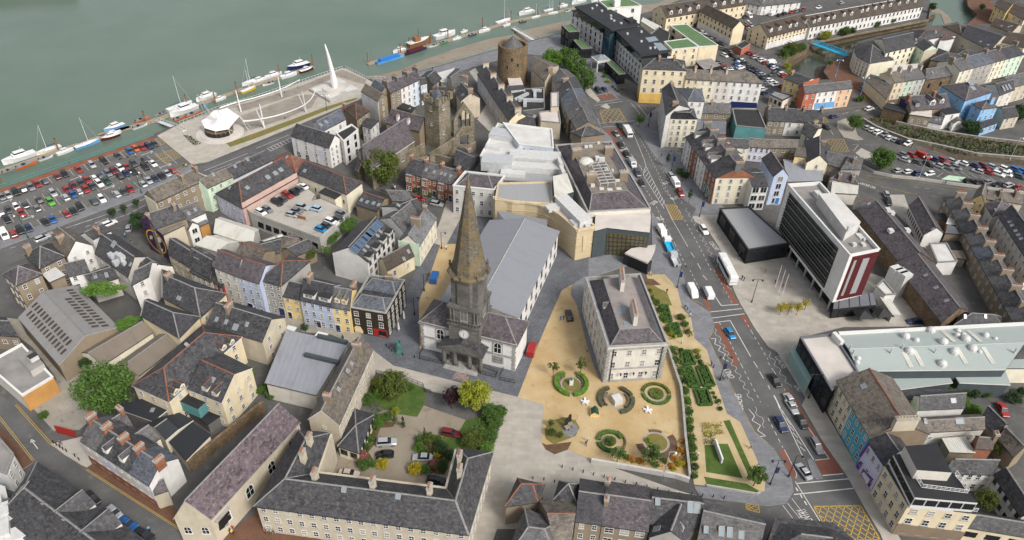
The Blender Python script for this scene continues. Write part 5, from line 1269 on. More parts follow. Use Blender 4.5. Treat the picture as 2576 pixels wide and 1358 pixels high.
# Georgian palace beside the garden
T(2,2)
hp=HT((965,770),(918,1130))
pal=bld('three-storey limestone palace with parapet and purple slate hip roof in the gravel garden',(965,772),(1570,736),(1292,36,740,72),hp,roof='f',para=.7,wall='limestone',rc='lead',name='palace',rt='cap',win={0:(4,3,1.25,2.0),3:(8,3,1.25,2.0),1:(8,3,1.25,2.0)})
def trunc(B_,top,zt,inset,zb,rc,rct):
 q4=poff(B_.q,[-inset]*len(B_.q));b=MB();t4=[G(p,zt) for p in top]
 q4=[Vc((p.x,p.y,zb)) for p in q4]
 for k in range(4):
  f=_up([q4[k],q4[(k+1)%4],t4[(k+1)%4],t4[k]]);b.face(f,0);B_.faces.append(('roof',f));strip(b,q4[k]+Zu(.03),t4[k]+Zu(.03),.35,.1,2)
  strip(b,t4[k]+Zu(.03),t4[(k+1)%4]+Zu(.03),.3,.06,2)
 f=_up(t4);b.face(f,1);B_.faces.append(('roof',f))
 return b.obj('slate_roof',['r_'+rc,'r_'+rct,'ridge_grey'],B_.root)
plain('r_palaceflat',(.24,.21,.195),.85,var=.15,scale=.4)
trunc(pal,[(1085,600),(1385,580),(1200,72),(920,92)],hp+2.4,1.0,hp-.5,'purple','palaceflat')
for(x0,y0,x1,y1,base) in((1105,215,1090,70,0),(1235,560,1200,400,0)):
 p=G(((x0+x1)/2,(y0+y1)/2),hp+2.4);L=(G((x0,y0),hp+2.4)-G((x1,y1),hp+2.4)).length;rz=ang((x0,y0),(x1,y1))
 inst(cmesh(min(6.5,L),1.0,3.2,10,'limestone'),'chimney',pal.root,Matrix.Translation(p)@Matrix.Rotation(rz,4,'Z'))
skylight(pal,(1098,368,2.0,2.6));skylight(pal,(1160,520,1.8,1.8));dormer(pal,(915,375,1.6,.9,'g','limestone','purple'),'limestone','purple','grey')
b=MB();q=pal.q;e=(q[1]-q[0]).normalized();n=Vc((e.y,-e.x,0));n=n if n.dot(q[0]-pal.cen)>0 else-n;c=(q[0]+q[1])/2+n*.08;rz=math.atan2(e.y,e.x);L=(q[1]-q[0]).length
b.box((c.x,c.y,hp*.36),(L+.3,.24,.35),rz);b.box((c.x,c.y,hp-1.1),(L+.5,.5,.4),rz);b.box((c.x,c.y,0),(L+.3,.3,.7),rz)
for k,sg in((0,1),(1,-1)):
 for j in range(int((hp-1)/.6)):p=q[k]+e*sg*.4+n*.06;b.box((p.x,p.y,j*.6),(1.0 if j%2 else .65,.26,.42),rz)
b.obj('quoins_and_courses',['trim_grey'],pal.root)
for s in(.1,.92):
 p=q[0].lerp(q[1],s)+n*.2;b=MB();b.tube((p.x,p.y,.1),(p.x,p.y,hp-.9),.11,.11,6);b.box((p.x,p.y,hp-1.2),(.4,.3,.4),rz);b.obj('drainpipe',['metal_dark'],pal.root)
for s in(.27,.49,.70):
 p=q[0].lerp(q[1],s)+n*.1;b=MB();b.beam(p+Zu(3.6),p+n*.7+Zu(3.6),.08,.08);b.lathe((p.x+n.x*.7,p.y+n.y*.7,2.7),[(.12,0),(.28,.6),(.3,.7),(.05,.95)],6);b.obj('wall_lantern',['metal_dark'],pal.root)
# courtyard building of three wings
T(1,3)
hl=HT((5,1000),(98,1268))
lb=rbld('three-winged cream building with slate roofs and many chimneys around the courtyard',[(0,1002),(2125,1287),(2365,480),(2000,440),(1900,820),(640,665),(770,290),(435,262)],hl,{'a':(290,745,3.6),'b':(2005,965,3.6),'c':(2130,540,3.6),'d':(500,342,3.6)},['ABba','BCcb','CDc','DEbc','EFab','FGda','GHd','HAad'],'buff','slate',win={0:(17,3,1.1,1.6),1:(8,3,1.0,1.5),5:(3,3,1.0,1.6)},ridges=('ab','bc','ad','Aa','Bb','Cc','Dc','Gd','Hd','Eb','Fa'),o=.4,name='courtyard_building',chh=2.4,ch=[(545,385,3),(480,545,3),(600,745,3),(1180,830,3),(1750,895,3),(2050,565,3),(2050,705,3)],sk=[(880,880,1,1),(1425,950,1,1)],chm='buff')
T(1,2)
dean=bld('long cream house with slate roof between the flat roof and the walled garden',(830,1560),(1175,797),(960,738,530,1495),8,3.6,wall='buff',rc='brown',win={0:(8,3,1,1.5),3:(1,2,.8,1)},ch=[(1015,790,4),(720,1300,3)],sk=[(975,955,1,1),(935,1030,1,1),(845,1215,1,1)],trim='trim_white')
T(1,3)
cons=bld('dark slate-roofed sun room with white windows in the courtyard garden',(830,410),(1027,477),(1177,102,1000,45),3.6,1.6,wall='palecream',rc='dark',roof='h',win={0:(2,1,1.6,1.6,'k'),1:(5,1,1.4,1.6,'k')},name='sun_room')
# sandstone museum, theatre and hall
T(2,1)
hm=HT((655,977),(645,1268))
mus=rbld('curved golden sandstone museum wall with carved panel at its prow',[(-190,640),(0,688),(130,692),(260,712),(380,757),(470,812),(560,887),(655,977),(828,937),(700,790),(560,660),(405,640)],hm,{},['ABCDEFGHIJKL'],'sandblock','pale',name='museum',trim='w_sandblock')
for z in(hm-2.6,hm-5.0):
 b=MB()
 for k in range(8):
  p,s=mus.q[k],mus.q[k+1];b.beam((p.x,p.y,z),(s.x,s.y,z),.3,.18)
 b.obj('stone_band',['w_sandstone'],mus.root)
for k in range(11):
 b=MB();p,s=mus.q[k],mus.q[k+1];c=mus.cen;b.beam(p+Zu(.1),s+Zu(.1),.6,.7);b.obj('parapet',['w_sandstone'],mus.root)
panel(mus,[(712,1015),(750,1010),(745,1160),(705,1170)],'w_sandstone','carved_panel',.25)
for px,d,m in(((610,800),(15,4.2,2.4),'plant_white'),((520,690),(6,4,1.6),'galv'),((640,905),(3,3,1.2),'galv'),((720,900),(5,1.6,1.2),'galv'),((480,730),(3,9,1.0),'plant_white')):
 p=G(px,hm);b=MB();b.box((p.x,p.y,hm+.1),d,ang((520,720),(720,920)),0);b.obj('roof_plant',[m],mus.root)
mu2=bld('upper sandstone museum block with flat grey roof',(-170,650),(408,692),(400,470,-140,480),hm+.6,roof='f',para=.4,wall='sandblock',rc='seam',name='museum_wing',rt='w_sandstone')
ch_h=11.0
hall=bld('large hall with purple slate slopes and a flat brown roof carrying a steel frame',(760,770),(1395,736),(1000,64,434,96),ch_h,roof='f',para=.5,wall='offwhite',rc='lead',name='hall',rt='cap',win={1:(9,2,1.3,2.2),0:(5,2,1.3,2)})
trunc(hall,[(805,590),(1165,558),(900,74),(590,98)],ch_h+2.6,.8,ch_h-.4,'purple','feltbrown')
for x,y,n,L in((645,215,5,0),(965,190,3,0),(795,465,8,0),(1115,440,3,0)):inst(cmesh(2.2+L+n*.15,1.5,2.6,n,'brickrend','pot_buff'),'chimney',hall.root,Matrix.Translation(G((x,y),ch_h+2.6))@Matrix.Rotation(ang((590,98),(900,74)),4,'Z'))
b=MB();p=G((745,275),ch_h+2.6);b.lathe((p.x,p.y,ch_h+2.6),[(2.4,0),(2.4,.5),(1.8,1.1),(.8,1.5),(.1,1.6)],16);b.obj('dome_light',['r_corrwhite'],hall.root)
b=MB();zf=ch_h+4.0;g4=[G(p,zf) for p in((790,285),(940,270),(1045,475),(890,490))];gf=lambda u,v:g4[0].lerp(g4[1],u).lerp(g4[3].lerp(g4[2],u),v)
for k in range(3):b.beam(gf(k/2,0),gf(k/2,1),.2,.2)
for k in range(8):b.beam(gf(0,k/7),gf(1,k/7),.18,.18)
for u in(0,.5,1):
 for v in(0,.5,1):p=gf(u,v);b.box((p.x,p.y,ch_h+2.5),(.2,.2,1.5))
b.obj('steel_frame',['galv'],hall.root)
for x,y,d in((745,125,(1.2,1,.7)),(790,120,(1.2,1,.7)),(870,85,(1,1,.6)),(855,250,(1.3,1.3,1.3)),(885,258,(1,1,1.2)),(915,258,(1,1,1.2)),(775,310,(1,.9,.7)),(945,350,(1.2,1,.7)),(1010,365,(.7,.7,.8)),(1060,463,(1.4,1,.6)),(900,545,(1.4,1,.5)),(985,548,(1.6,1.4,.2)),(1075,540,(1.6,1.4,.2)),(810,520,(1.2,.8,1)),(800,375,(1.4,.8,.5))):roofbox(hall,(x,y),d,'plant_white','roof_unit')
T(2,1)
for x,y in((505,370),(480,280)):
 p=G((x,y),ch_h+1);b=MB();b.box((p.x,p.y,ch_h-.5),(1.2,4.0,2.6),ang((435,95),(760,770))+math.pi/2);b.obj('air_conditioner',['plant_white'],hall.root)
sr=bld('slanted glass rooflight block between the museum and the hall',(428,632),(622,575),(550,420,408,450),12.5,1.2,roof='m',wall='zinc' if 'w_zinc' in MATS else 'slateclad',rc='corrwhite',name='rooflight_block')
th=rbld('theatre with tall glass front, slate-grey walls and pale flat roof',[(840,800),(1390,775),(1398,830),(1385,985),(955,937),(828,970)],9.5,{},['ABCDEF'],'slateclad','pale',name='theatre')
panel(th,[(955,980),(1358,1025),(1335,1170),(1150,1150),(1110,1250),(950,1215)],'glass_gold','glass_wall',.12)
for k in range(9):panel(th,[(975+k*44,985+k*4.6),(982+k*44,986+k*4.6),(975+k*42,1215-k*7),(968+k*42,1213-k*7)],'trim_dark','mullion',.2)
for k in range(4):panel(th,[(958,1020+k*45),(1350,1062+k*28),(1350,1068+k*28),(958,1027+k*45)],'trim_dark','transom',.2)
for x,y,d in((950,890,(5,4,1.4)),(1180,850,(5,4,1.2)),(1300,865,(8,1.2,1)),(1110,850,(1,2,1.2)),(1240,895,(1,3,1)),(890,830,(1.4,.8,1.4)),(1050,830,(1.4,.8,1.4)),(1300,815,(1.4,.8,1.4)),(960,830,(8,.8,.8))):roofbox(th,(x,y),d,'galv','air_duct')
cz=4.2;b=MB();cp=[G(p,cz) for p in((1135,1185),(1200,1140),(1445,1100),(1440,1150),(1405,1230),(1365,1285),(1250,1235))];b.prism([(p.x,p.y) for p in cp],cz-.5,cz,0,bottom=True);b.obj('entrance_canopy',['r_pale'],th.root)
for x,y in((1170,1185),(1300,1230),(1385,1180)):p=G((x,y),cz);b=MB();b.tube((p.x,p.y,.1),(p.x,p.y,cz-.4),.25,.25,8);b.obj('canopy_column',['metal_dark'],th.root)
p=G((1270,1215),cz);b=MB();b.box((p.x,p.y,.1),(8,2.5,cz-.8),ang((1135,1185),(1365,1285)));b.obj('entrance_lobby',['glass_dark'],th.root)
# white modern block
T()
wm=bld('modern white flat-roofed block crowded with plant, near the friary ruins',(1207,392),(1300,405),(1327,338,1252,309),10,roof='f',para=.4,wall='palegrey',rc='white',name='office_block',rt='trim_white',win={0:(6,2,1,.8,'d')})
wb_=bld('pale blue-walled rear block with windows facing the inner court',(1305,362),(1392,372),(1388,324,1265,308),12,roof='f',para=.4,wall='iceblue',rc='white',name='office_block',rt='trim_white',win={0:(4,3,1.1,1.2,'d'),3:(6,1,1.4,1.2,'d')})
for x,y,d,m in((1265,345,(9,6,2),'galv'),(1290,330,(5,4,1.6),'galv'),(1240,375,(5,2,1.4),'plant_white'),(1310,375,(2,8,1.2),'plant_white'),(1300,395,(6,2,1),'plant_white')):roofbox(wm,(x,y),d,m)
pl=bld('grey plant room block with white ducts between the white block and the museum',(1225,450),(1400,462),(1395,385,1230,398),9.5,roof='f',para=.3,wall='dkgrey',rc='seam',name='plant_block')
for x,y,d,m in((1345,405,(17,6,2.6),'plant_white'),(1340,428,(20,4,2.0),'plant_white'),(1250,420,(10,6,3.4),'galv'),(1385,415,(3,10,1.6),'plant_white'),(1290,440,(8,3,1.2),'plant_white')):roofbox(pl,(x,y),d,m)
# friary ruins and round tower
T(1,0)
b=MB()
ht_=18.0
fa,fb,fc_=G((1688,1005),ht_),G((1835,1055),ht_),G((1950,985),ht_)
fd=fa+fc_-fb;tcen=(fa+fc_)/2
tow=root('ruined_friary_tower','square medieval stone tower with battlements and a small slate cap','tower',Vc((tcen.x,tcen.y,0)))
b.prism([(p.x,p.y) for p in(fa,fb,fc_,fd)],-.1,ht_,0);b.obj('walls',['w_rubble'],tow)
b=MB();qs=[fa,fb,fc_,fd]
for k in range(4):
 p,s=qs[k],qs[(k+1)%4];L=(s-p).length;n=max(3,int(L/1.7))
 for j in range(n):
  c=p.lerp(s,(j+.5)/n);b.box((c.x,c.y,ht_-.2),(L/n*.6,.7,1.5+.5*(j%2)),math.atan2(s.y-p.y,s.x-p.x))
 for c in(p,):b.box((c.x,c.y,ht_-.2),(1.5,1.5,2.6),math.atan2(s.y-p.y,s.x-p.x))
b.obj('battlements',['w_rubble'],tow)
b=MB();cq=[tcen.lerp(p,.52) for p in qs]
for k in range(4):b.face([Vc((cq[k].x,cq[k].y,ht_+.2)),Vc((cq[(k+1)%4].x,cq[(k+1)%4].y,ht_+.2)),Vc((tcen.x,tcen.y,ht_+5.2))],0)
b.obj('slate_cap',['r_blue'],tow)
fk=Bld();fk.root=tow;fk.faces=[('wall',[Vc((p.x,p.y,0)),Vc((s.x,s.y,0)),s,p]) for p,s in((fa,fb),(fb,fc_))];fk.ridge=fb-fa
for x,y,w,h in((1760,1115,.9,1.8),(1885,1100,.8,1.6),(1765,1260,.6,1.4),(1890,1350,.6,1.4)):wat(fk,(x,y),w,h,'a')
def wall_run(name,label,pts,z0,z1,th,mat,cat='wall',cap=None,px=True,grp=None,zpx=None):
 w=[G(p,z1 if zpx is None else zpx) for p in pts] if px else pts;b=MB()
 for a,c in zip(w,w[1:]):
  a_,c_=Vc((a.x,a.y,z0)),Vc((c.x,c.y,z0));b.beam(a_,c_,th,z1-z0,0)
  if cap:b.beam(a_+Zu(z1-z0),c_+Zu(z1-z0),th+.14,.14,1)
 o=b.obj(name,[mat]+([cap] if cap else[]),loc=Vc((w[0].x,w[0].y,z0)))
 return tag(o,label,cat,grp)
def arch_wall(label,a,c,h,apex,mat,wins):
 a,c=Vc((a.x,a.y,0)),Vc((c.x,c.y,0));d=(c-a);L=d.length;d.normalize();n=Vc((-d.y,d.x,0))*.5
 xs=sorted(set([0,L/2,L]+[v for w in wins for v in(w[0]*L-w[1]/2,w[0]*L,w[0]*L+w[1]/2)]))
 top=lambda x:h+(apex-h)*(1-abs(x-L/2)/(L/2))
 b=MB()
 for x0,x1 in zip(xs,xs[1:]):
  m=(x0+x1)/2;w=next((w for w in wins if abs(m-w[0]*L)<w[1]/2),None)
  def slab(za0,za1,zb0,zb1):
   P=lambda x,z,s:a+d*x+n*s+Zu(z)
   for s in(-1,1):
    f=[P(x0,za0,s),P(x1,zb0,s),P(x1,zb1,s),P(x0,za1,s)];b.face(f if s<0 else f[::-1])
   b.face(_up([P(x0,za1,-1),P(x1,zb1,-1),P(x1,zb1,1),P(x0,za1,1)]));b.face([P(x0,za0,-1),P(x1,zb0,-1),P(x1,zb0,1),P(x0,za0,1)])
   b.face([P(x0,za0,-1),P(x0,za1,-1),P(x0,za1,1),P(x0,za0,1)]);b.face([P(x1,zb0,-1),P(x1,zb1,-1),P(x1,zb1,1),P(x1,zb0,1)])
  if w is None:slab(0,top(x0),0,top(x1))
  else:
   if w[2]>.1:slab(0,w[2],0,w[2])
   apx=lambda x:w[3]-(abs(x-w[0]*L)/(w[1]/2))*min(1.6,w[1]*.7)
   slab(apx(x0),top(x0),apx(x1),top(x1))
 o=b.obj('ruined_gable',[mat],loc=a);return tag(o,label,'ruin')
T(1,0)
arch_wall('roofless stone gable with tall open lancet windows behind the square tower',G((1985,1380),0),G((2190,1330),0),7,13.5,'w_rubble',[(.3,1.6,3,9),(.5,1.8,3,10.5),(.72,1.6,3,9)])
arch_wall('lower roofless stone gable with one traceried opening in the friary ruins',G((1990,1530),0),G((2190,1500),0),6,10.5,'w_rubble',[(.5,3.2,2.5,7.8)])
T(1,1)
wall_run('ruined_wall','long ruined stone wall from the church to the friary tower',[(1430,200),(1600,130),(1690,80)],0,5.5,.9,'w_rubble','ruin')
wall_run('ruined_wall','ruined stone wall with arches behind the brick terrace',[(1620,240),(1800,190),(2000,240)],0,5,.9,'w_rubble','ruin')
wall_run('ruined_wall','ruined stone wall running from the tower to the lower gable',[(1740,190),(1900,90),(1990,30)],0,6,.9,'w_rubble','ruin')
wall_run('ruined_wall','ruined stone side wall at the right of the friary',[(2100,130),(2205,60)],0,6,.9,'w_rubble','ruin')
T(1,0)
hr=15.0
cl,cr_=G((2440,490),hr),G((2727,470),hr);rc_=(cl+cr_)/2;rad=(cl-cr_).length/2
rtw=root('round_tower','massive round medieval stone tower with conical slate roof by the river','tower',Vc((rc_.x,rc_.y,0)))
b=MB();b.lathe((rc_.x,rc_.y,-.1),[(rad*1.06,0),(rad,hr),(rad,hr+.1)],32);b.obj('walls',['w_rubblebrown'],rtw)
b=MB()
for k in range(32):
 a0,a1=2*math.pi*k/32,2*math.pi*(k+1)/32
 P=lambda a,r,z:Vc((rc_.x+r*math.cos(a),rc_.y+r*math.sin(a),z))
 for r0,r1,flip in((rad+.1,rad+.1,0),(rad-.9,rad-.9,1)):
  f=[P(a0,r0,hr-.3),P(a1,r0,hr-.3),P(a1,r0,hr+1.6),P(a0,r0,hr+1.6)];b.face(f[::-1] if flip else f)
 b.face([P(a0,rad+.1,hr+1.6),P(a1,rad+.1,hr+1.6),P(a1,rad-.9,hr+1.6),P(a0,rad-.9,hr+1.6)])
b.obj('parapet',['w_rubblebrown'],rtw)
b=MB();b.lathe((rc_.x,rc_.y,hr+.1),[(rad*.78,0),(rad*.74,.4),(.05,5.2)],24);b.obj('conical_roof',['r_mid'],rtw)
b=MB();b.tube((rc_.x,rc_.y,hr+5),(rc_.x,rc_.y,hr+7.2),.1,.05,6);b.obj('finial',['p_yellow'],rtw)
for a,z in((-1.5,4),(-1.9,8),(-1.2,9),(-1.6,11.5),(-2.3,5)):
 n=Vc((math.cos(a),math.sin(a),0));p=rc_+n*(rad*1.02);inst(wmesh(.7,1.3,'k'),'window',rtw,frame(Vc((p.x,p.y,z)),n))
# plaza by the river
zp=.51
T(1,0)
pb=sheet('spire_platform',[(530,890),(830,780),(1065,905),(745,1012)],1.6,'w_concrete',z0=.4)
sheet('platform_slab',[(560,890),(690,845),(745,880),(610,925)],1.62,'r_white');sheet('platform_slab',[(700,840),(830,785),(910,825),(860,845),(770,840)],1.62,'r_white');sheet('platform_slab',[(870,905),(950,850),(1030,890),(920,925)],1.62,'r_white');sheet('platform_slab',[(675,955),(770,920),(860,945),(745,990)],1.62,'r_white')
pc=G((795,885),1.6);sp=root('sail_spire','tall tapering white sail spire on a round base in the river plaza','monument',Vc((pc.x,pc.y,1.6)))
b=MB();b.lathe((pc.x,pc.y,1.55),[(5.2,0),(5.2,.5),(4.6,.5),(4.5,.35)],28);b.obj('round_base',['r_pale'],sp)
d_=ray((722,447));t_=(pc.x*d_.x+pc.y*d_.y)/(d_.x**2+d_.y**2);zt_=CAMH+d_.z*t_
b=MB();prev=None;tipv=Zu(0)
e1=Vc((1,0,0));e2=Vc((0,1,0));N=22
rings=[]
for k in range(N+1):
 t=k/N;z=1.7+(zt_-1.7)*t
 w=1.75+.45*math.sin(min(1,t/.35)*math.pi)*1.0;w=(w*(1-t)**.8+.38 if t>.18 else w)*.62
 dth=.9*(1-t)+.36;off=-1.9*t**1.2+.3*math.sin(t*3)
 rings.append([Vc((pc.x+off+w*math.cos(a),pc.y+dth*math.sin(a),z)) for a in(0,.6,1.57,2.5,3.14,3.8,4.71,5.6)])
for r_a,r_b in zip(rings,rings[1:]):
 for k in range(8):b.face([r_a[k],r_a[(k+1)%8],r_b[(k+1)%8],r_b[k]])
b.face(rings[-1]);b.obj('sail',['metal_white'],sp,smooth=True)
T(0,0)
tc=G((2200,1310),zp);tent=root('tensile_canopy','white tensile tent canopy with peaked mast over round stage','canopy',Vc((tc.x,tc.y,zp)))
zt=7.2;rimp=[(2025,1215,5.2),(2060,1290,4.0),(2170,1322,3.6),(2300,1300,4.0),(2350,1235,4.6),(2410,1168,5.4),(2330,1120,6.2),(2290,1085,7.2),(2210,1110,8.0),(2150,1110,9.5),(2110,1150,8.0),(2070,1190,6)]
rim=[G((x,y),z) for x,y,z in rimp];mid=G((2190,1190),7.6);b=MB()
K=7
for i in range(len(rim)):
 p,s=rim[i],rim[(i+1)%len(rim)]
 for j in range(K):
  def cv(q,t):
   r_=q.lerp(mid,t);r_.z=q.z+(mid.z-q.z)*t-.9*math.sin(t*math.pi);return r_
  if j<K-1:b.face(_up([cv(p,j/K),cv(s,j/K),cv(s,(j+1)/K),cv(p,(j+1)/K)]))
  else:b.face(_up([cv(p,j/K),cv(s,j/K),mid]))
b.obj('fabric',['p_white'],tent,smooth=True)
b=MB();b.tube(G((2110,1145),zp+.01),G((1985,955),15),.28,.12,8);b.tube(G((2330,1330),zp),G((2200,1110),9),.12,.1,6);b.obj('mast',['metal_white'],tent)
b=MB()
for(x0,y0),(x1,y1,z1) in(((2050,1350),(2025,1215,5.2)),((2170,1400),(2170,1322,3.6)),((2420,1350),(2300,1300,4.0)),((2520,1280),(2410,1168,5.4)),((2500,1310),(2410,1168,5.4)),((2330,1400),(2300,1300,4)),((2120,1130),(1985,955,15)),((2055,1145),(1985,955,15)),((2320,1340),(2200,1110,8.5))):b.tube(G((x0,y0),zp),G((x1,y1),z1),.07,.07,5)
b.obj('stay',['metal_white'],tent)
T(0,1)
sc_=G((2215,-15),zp);b=MB();b.lathe((sc_.x,sc_.y,zp-.05),[(8.6,0),(8.6,.25),(7.9,.25),(7.9,.5),(7.2,.5),(7.2,.75)],28);b.lathe((sc_.x,sc_.y,zp+.7),[(5.0,0),(5.0,1.6)],24,1);o_=b.obj('stage',['r_pale','w_rubblebrown'],loc=sc_);tag(o_,'round stepped stage beneath the white tent','stage')
for k in range(7):
 a=-2.6+k*.33;n=Vc((math.cos(a),math.sin(a),0));p=sc_+n*5;o=bpy.data.objects.new('archway',wmesh(1.2,1.5,'a'));COL.objects.link(o);o.parent=o_;o.matrix_local=Matrix.Translation(-sc_)@frame(Vc((p.x,p.y,zp+.7)),n)
 for i_,m__ in((0,'p_black'),(1,'p_black'),(2,'p_black')):o.material_slots[i_].link='OBJECT';o.material_slots[i_].material=MATS[m__]
def arc_thing(name,label,pts,r0,r1,supports,cat='sculpture'):
 w=[G((x,y),z) for x,y,z in pts];o=root(name,label,cat,Vc((w[0].x,w[0].y,zp)))
 b=MB();n=len(w);fine=[]
 for i in range(n-1):
  p0,p1,p2,p3=w[max(0,i-1)],w[i],w[i+1],w[min(n-1,i+2)]
  for j in range(6):
   t=j/6;fine.append(.5*((2*p1)+(p2-p0)*t+(2*p0-5*p1+4*p2-p3)*t*t+(-p0+3*p1-3*p2+p3)*t**3))
 fine.append(w[-1])
 for i in range(len(fine)-1):b.tube(fine[i],fine[i+1],r0+(r1-r0)*i/len(fine),r0+(r1-r0)*(i+1)/len(fine),8)
 b.obj('curved_tube',['metal_white'],o,smooth=True)
 for(bx,by),(tx,ty,tz) in supports:b=MB();b.tube(G((bx,by),zp),G((tx,ty),tz),.28,.16,8);b.obj('post',['metal_white'],o)
 return o
T(1,0)
arc_thing('white_arc','long curved white tube sculpture sweeping up in front of the spire platform',[(-130,1215,4.2),(0,1205,4.4),(200,1165,4.8),(380,1105,5.2),(500,1045,5.8),(570,970,7),(600,895,9)],.25,.12,[((505,1125),(430,960,9)),((85,1285),(0,1100,9)),((85,1285),(35,1045,10)),((505,1125),(465,920,10))])
arc_thing('white_arc','curved white tube sculpture rising along the river railing',[(-365,1085,3),(-200,1030,3.6),(0,980,4),(200,915,4.6),(330,860,5.4),(440,800,7)],.25,.12,[((260,975),(220,770,9)),((-150,1125),(-205,905,9))])
T(0,0)
arc_thing('white_arc','short white tube sculpture beside the tent',[(2440,1228,3),(2575,1210,3.5),(2640,1200,4)],.22,.15,[])
# hotel and the houses round it
T(2,0)
hh=HT((922,292),(907,545))
ho1=bld('white hotel slab with dark roof storey and sign lettering, nearest the river',(598,108),(922,293),(1135,255),hh,roof='f',wall='white',rc='black',win={0:(7,4,1.0,1.9,'d')},name='hotel',o=.05)
mass(ho1,'roof_storey',[(640,92),(985,318),(1270,268),(865,42)],hh,hh+2.6,'glass_dark','r_black',at=hh+2.6);mass(ho1,'roof_slab',[(630,64),(1000,303),(1295,246),(850,22)],hh+2.6,hh+3.2,'trim_dark','r_black')
for x,y in((805,90),(850,60),(902,115),(993,165),(995,195),(1095,240),(1025,215)):roofbox(ho1,(x,y),(.9,.9,.8),'galv','roof_vent')
roofbox(ho1,(1190,210),(5,4,.8),'r_black','roof_hatch')
ho2=bld('white hotel slab with dark roof storey, nearer the yellow corner building',(1010,312),(1308,592),(1600,560,1290,290),((1308,592),(1268,850)),roof='f',wall='white',rc='black',win={0:(10,4,.9,1.5,'d')},name='hotel',o=.05)
hb=ho2.h;mass(ho2,'roof_storey',[(1050,335),(1300,575),(1570,530),(1290,290)],hb,hb+2.4,'glass_dark','r_black',at=hb+2.4);mass(ho2,'roof_slab',[(1048,312),(1295,555),(1602,512),(1300,262)],hb+2.4,hb+3,'trim_dark','r_black')
for x,y in((1160,345),(1300,325),(1300,422),(1390,490),(1435,485)):roofbox(ho2,(x,y),(.9,.9,.8),'galv','roof_vent')
for q_p in([(1340,380),(1440,365),(1475,405),(1380,425)],[(1420,430),(1500,430),(1570,500),(1480,510)]):b=MB();b.poly([(p.x,p.y) for p in(G(x,hb+3.03) for x in q_p)],hb+3.03);b.obj('rain_puddle',['glass_sky'],ho2.root)
mass(ho1,'stair_tower',[(922,285),(985,345),(1045,330),(1000,290)],0,hh+1.5,'glass_blue','r_black')
h3=bld('dark glass bar block with green roof at the river end of the hotel',(500,250),(572,320),(680,312,590,236),9,roof='f',para=.4,wall='black',rc='green',name='hotel_bar',win={0:(2,2,3,3,'k'),1:(2,2,2.5,3,'k')})
h4=bld('low green-roofed glass lobby along the hotel front',(620,402),(700,490),(805,482,690,385),5,roof='f',para=.3,wall='black',rc='green',name='hotel_lobby',win={0:(3,1,2,2.6,'k'),1:(2,1,2.5,2.6,'k')})
h5=bld('long low green-roofed glass arcade below the second hotel slab',(938,612),(1075,750),(1142,738,1000,602),4.6,roof='f',para=.2,wall='black',rc='green',name='hotel_arcade',win={0:(5,1,2.4,3,'k')})
cz=5.2;cp=[G(p,cz) for p in((795,568),(860,622),(990,598),(925,548))];b=MB();b.prism([(p.x,p.y) for p in cp],cz-.9,cz,0,bottom=True);can=b.obj('entrance_canopy',['w_offwhite'],loc=cp[0]);tag(can,'square hotel entrance canopy with a glass pyramid','canopy')
c=sum(cp,Vc())/4;b=MB();b.lathe((c.x,c.y,cz),[(4.2,.02),(.05,1.8)],4,0,ang((795,568),(860,622))+math.pi/4);o_=b.obj('glass_pyramid',['glass_sky']);o_.parent=can;o_.location=-cp[0]
for p in cp[:3]:q=p.lerp(c,.12);b=MB();b.box((q.x,q.y,0),(.5,.5,cz-.8));o_=b.obj('column',['w_offwhite']);o_.parent=can;o_.location=-cp[0]
def wall_text(B_,txt,p,q,hpx,mat,name='lettering',th=.12):
 a,n=hit(B_,p,('wall',));c_,_=hit(B_,q,('wall',))
 if a is None or c_ is None:return
 cu=bpy.data.curves.new(name,'FONT');cu.body=txt;cu.extrude=.03;o=bpy.data.objects.new(name,cu);COL.objects.link(o)
 me=bpy.data.meshes.new_from_object(o.evaluated_get(bpy.context.evaluated_depsgraph_get()));bpy.data.objects.remove(o)
 me.materials.clear();me.materials.append(MATS[mat]);w=max(v.co.x for v in me.vertices);h_=max(v.co.y for v in me.vertices)
 n=Vc((n.x,n.y,0)).normalized();x=Zu(1).cross(n);L=(c_-a).length
 if(c_-a).dot(x)<0:a=c_
 z=Zu(1);a=a+n*th;s=L/w;hz=hpx/h_
 m4=Matrix(((x.x*s,z.x*hz,n.x,a.x),(x.y*s,z.y*hz,n.y,a.y),(x.z*s,z.z*hz,n.z,a.z),(0,0,0,1)))
 return inst(me,name,B_.root,m4)
wall_text(ho1,'Tower',(622,160),(672,190),2.2,'p_black');wall_text(ho1,'hotel',(690,195),(735,222),.9,'p_black')
gt=bld('tall white stair block with bright green flat roof behind the hotel',(960,80),(1305,56),(1130,-35,870,5),16,roof='f',para=.3,wall='white',rc='green',name='hotel_tower',rt='trim_white',win={0:(2,4,1.6,2,'b')})
roofbox(gt,(1048,60),(3,2.6,3),'w_white','plant_room')
bld('cream office with long green flat roof behind the hotel',(1585,252),(1885,468),(2075,455,1750,240),9,roof='f',para=.2,wall='cream',rc='green',name='office',win={0:(3,3,2.4,1.4,'k')},rt='trim_white')
bld('cream block with pale green roof beside the long green-roofed office',(1612,496),(1880,470),(1760,386,1530,416),9,roof='f',para=.15,wall='cream',rc='green',name='office',win={0:(3,3,1.2,1.6)},rt='trim_white')
bld('long pale rooflit link building behind the hotel slabs',(1300,215),(1480,330),(1500,270,1320,180),6,roof='f',wall='palecream',rc='corrwhite',name='link_building')
bld('dark roof with silver plant between the hotel and the green-roofed office',(1380,350),(1560,480),(1590,330,1480,270),7,roof='f',para=.3,wall='dkgrey',rc='felt',name='plant_block')
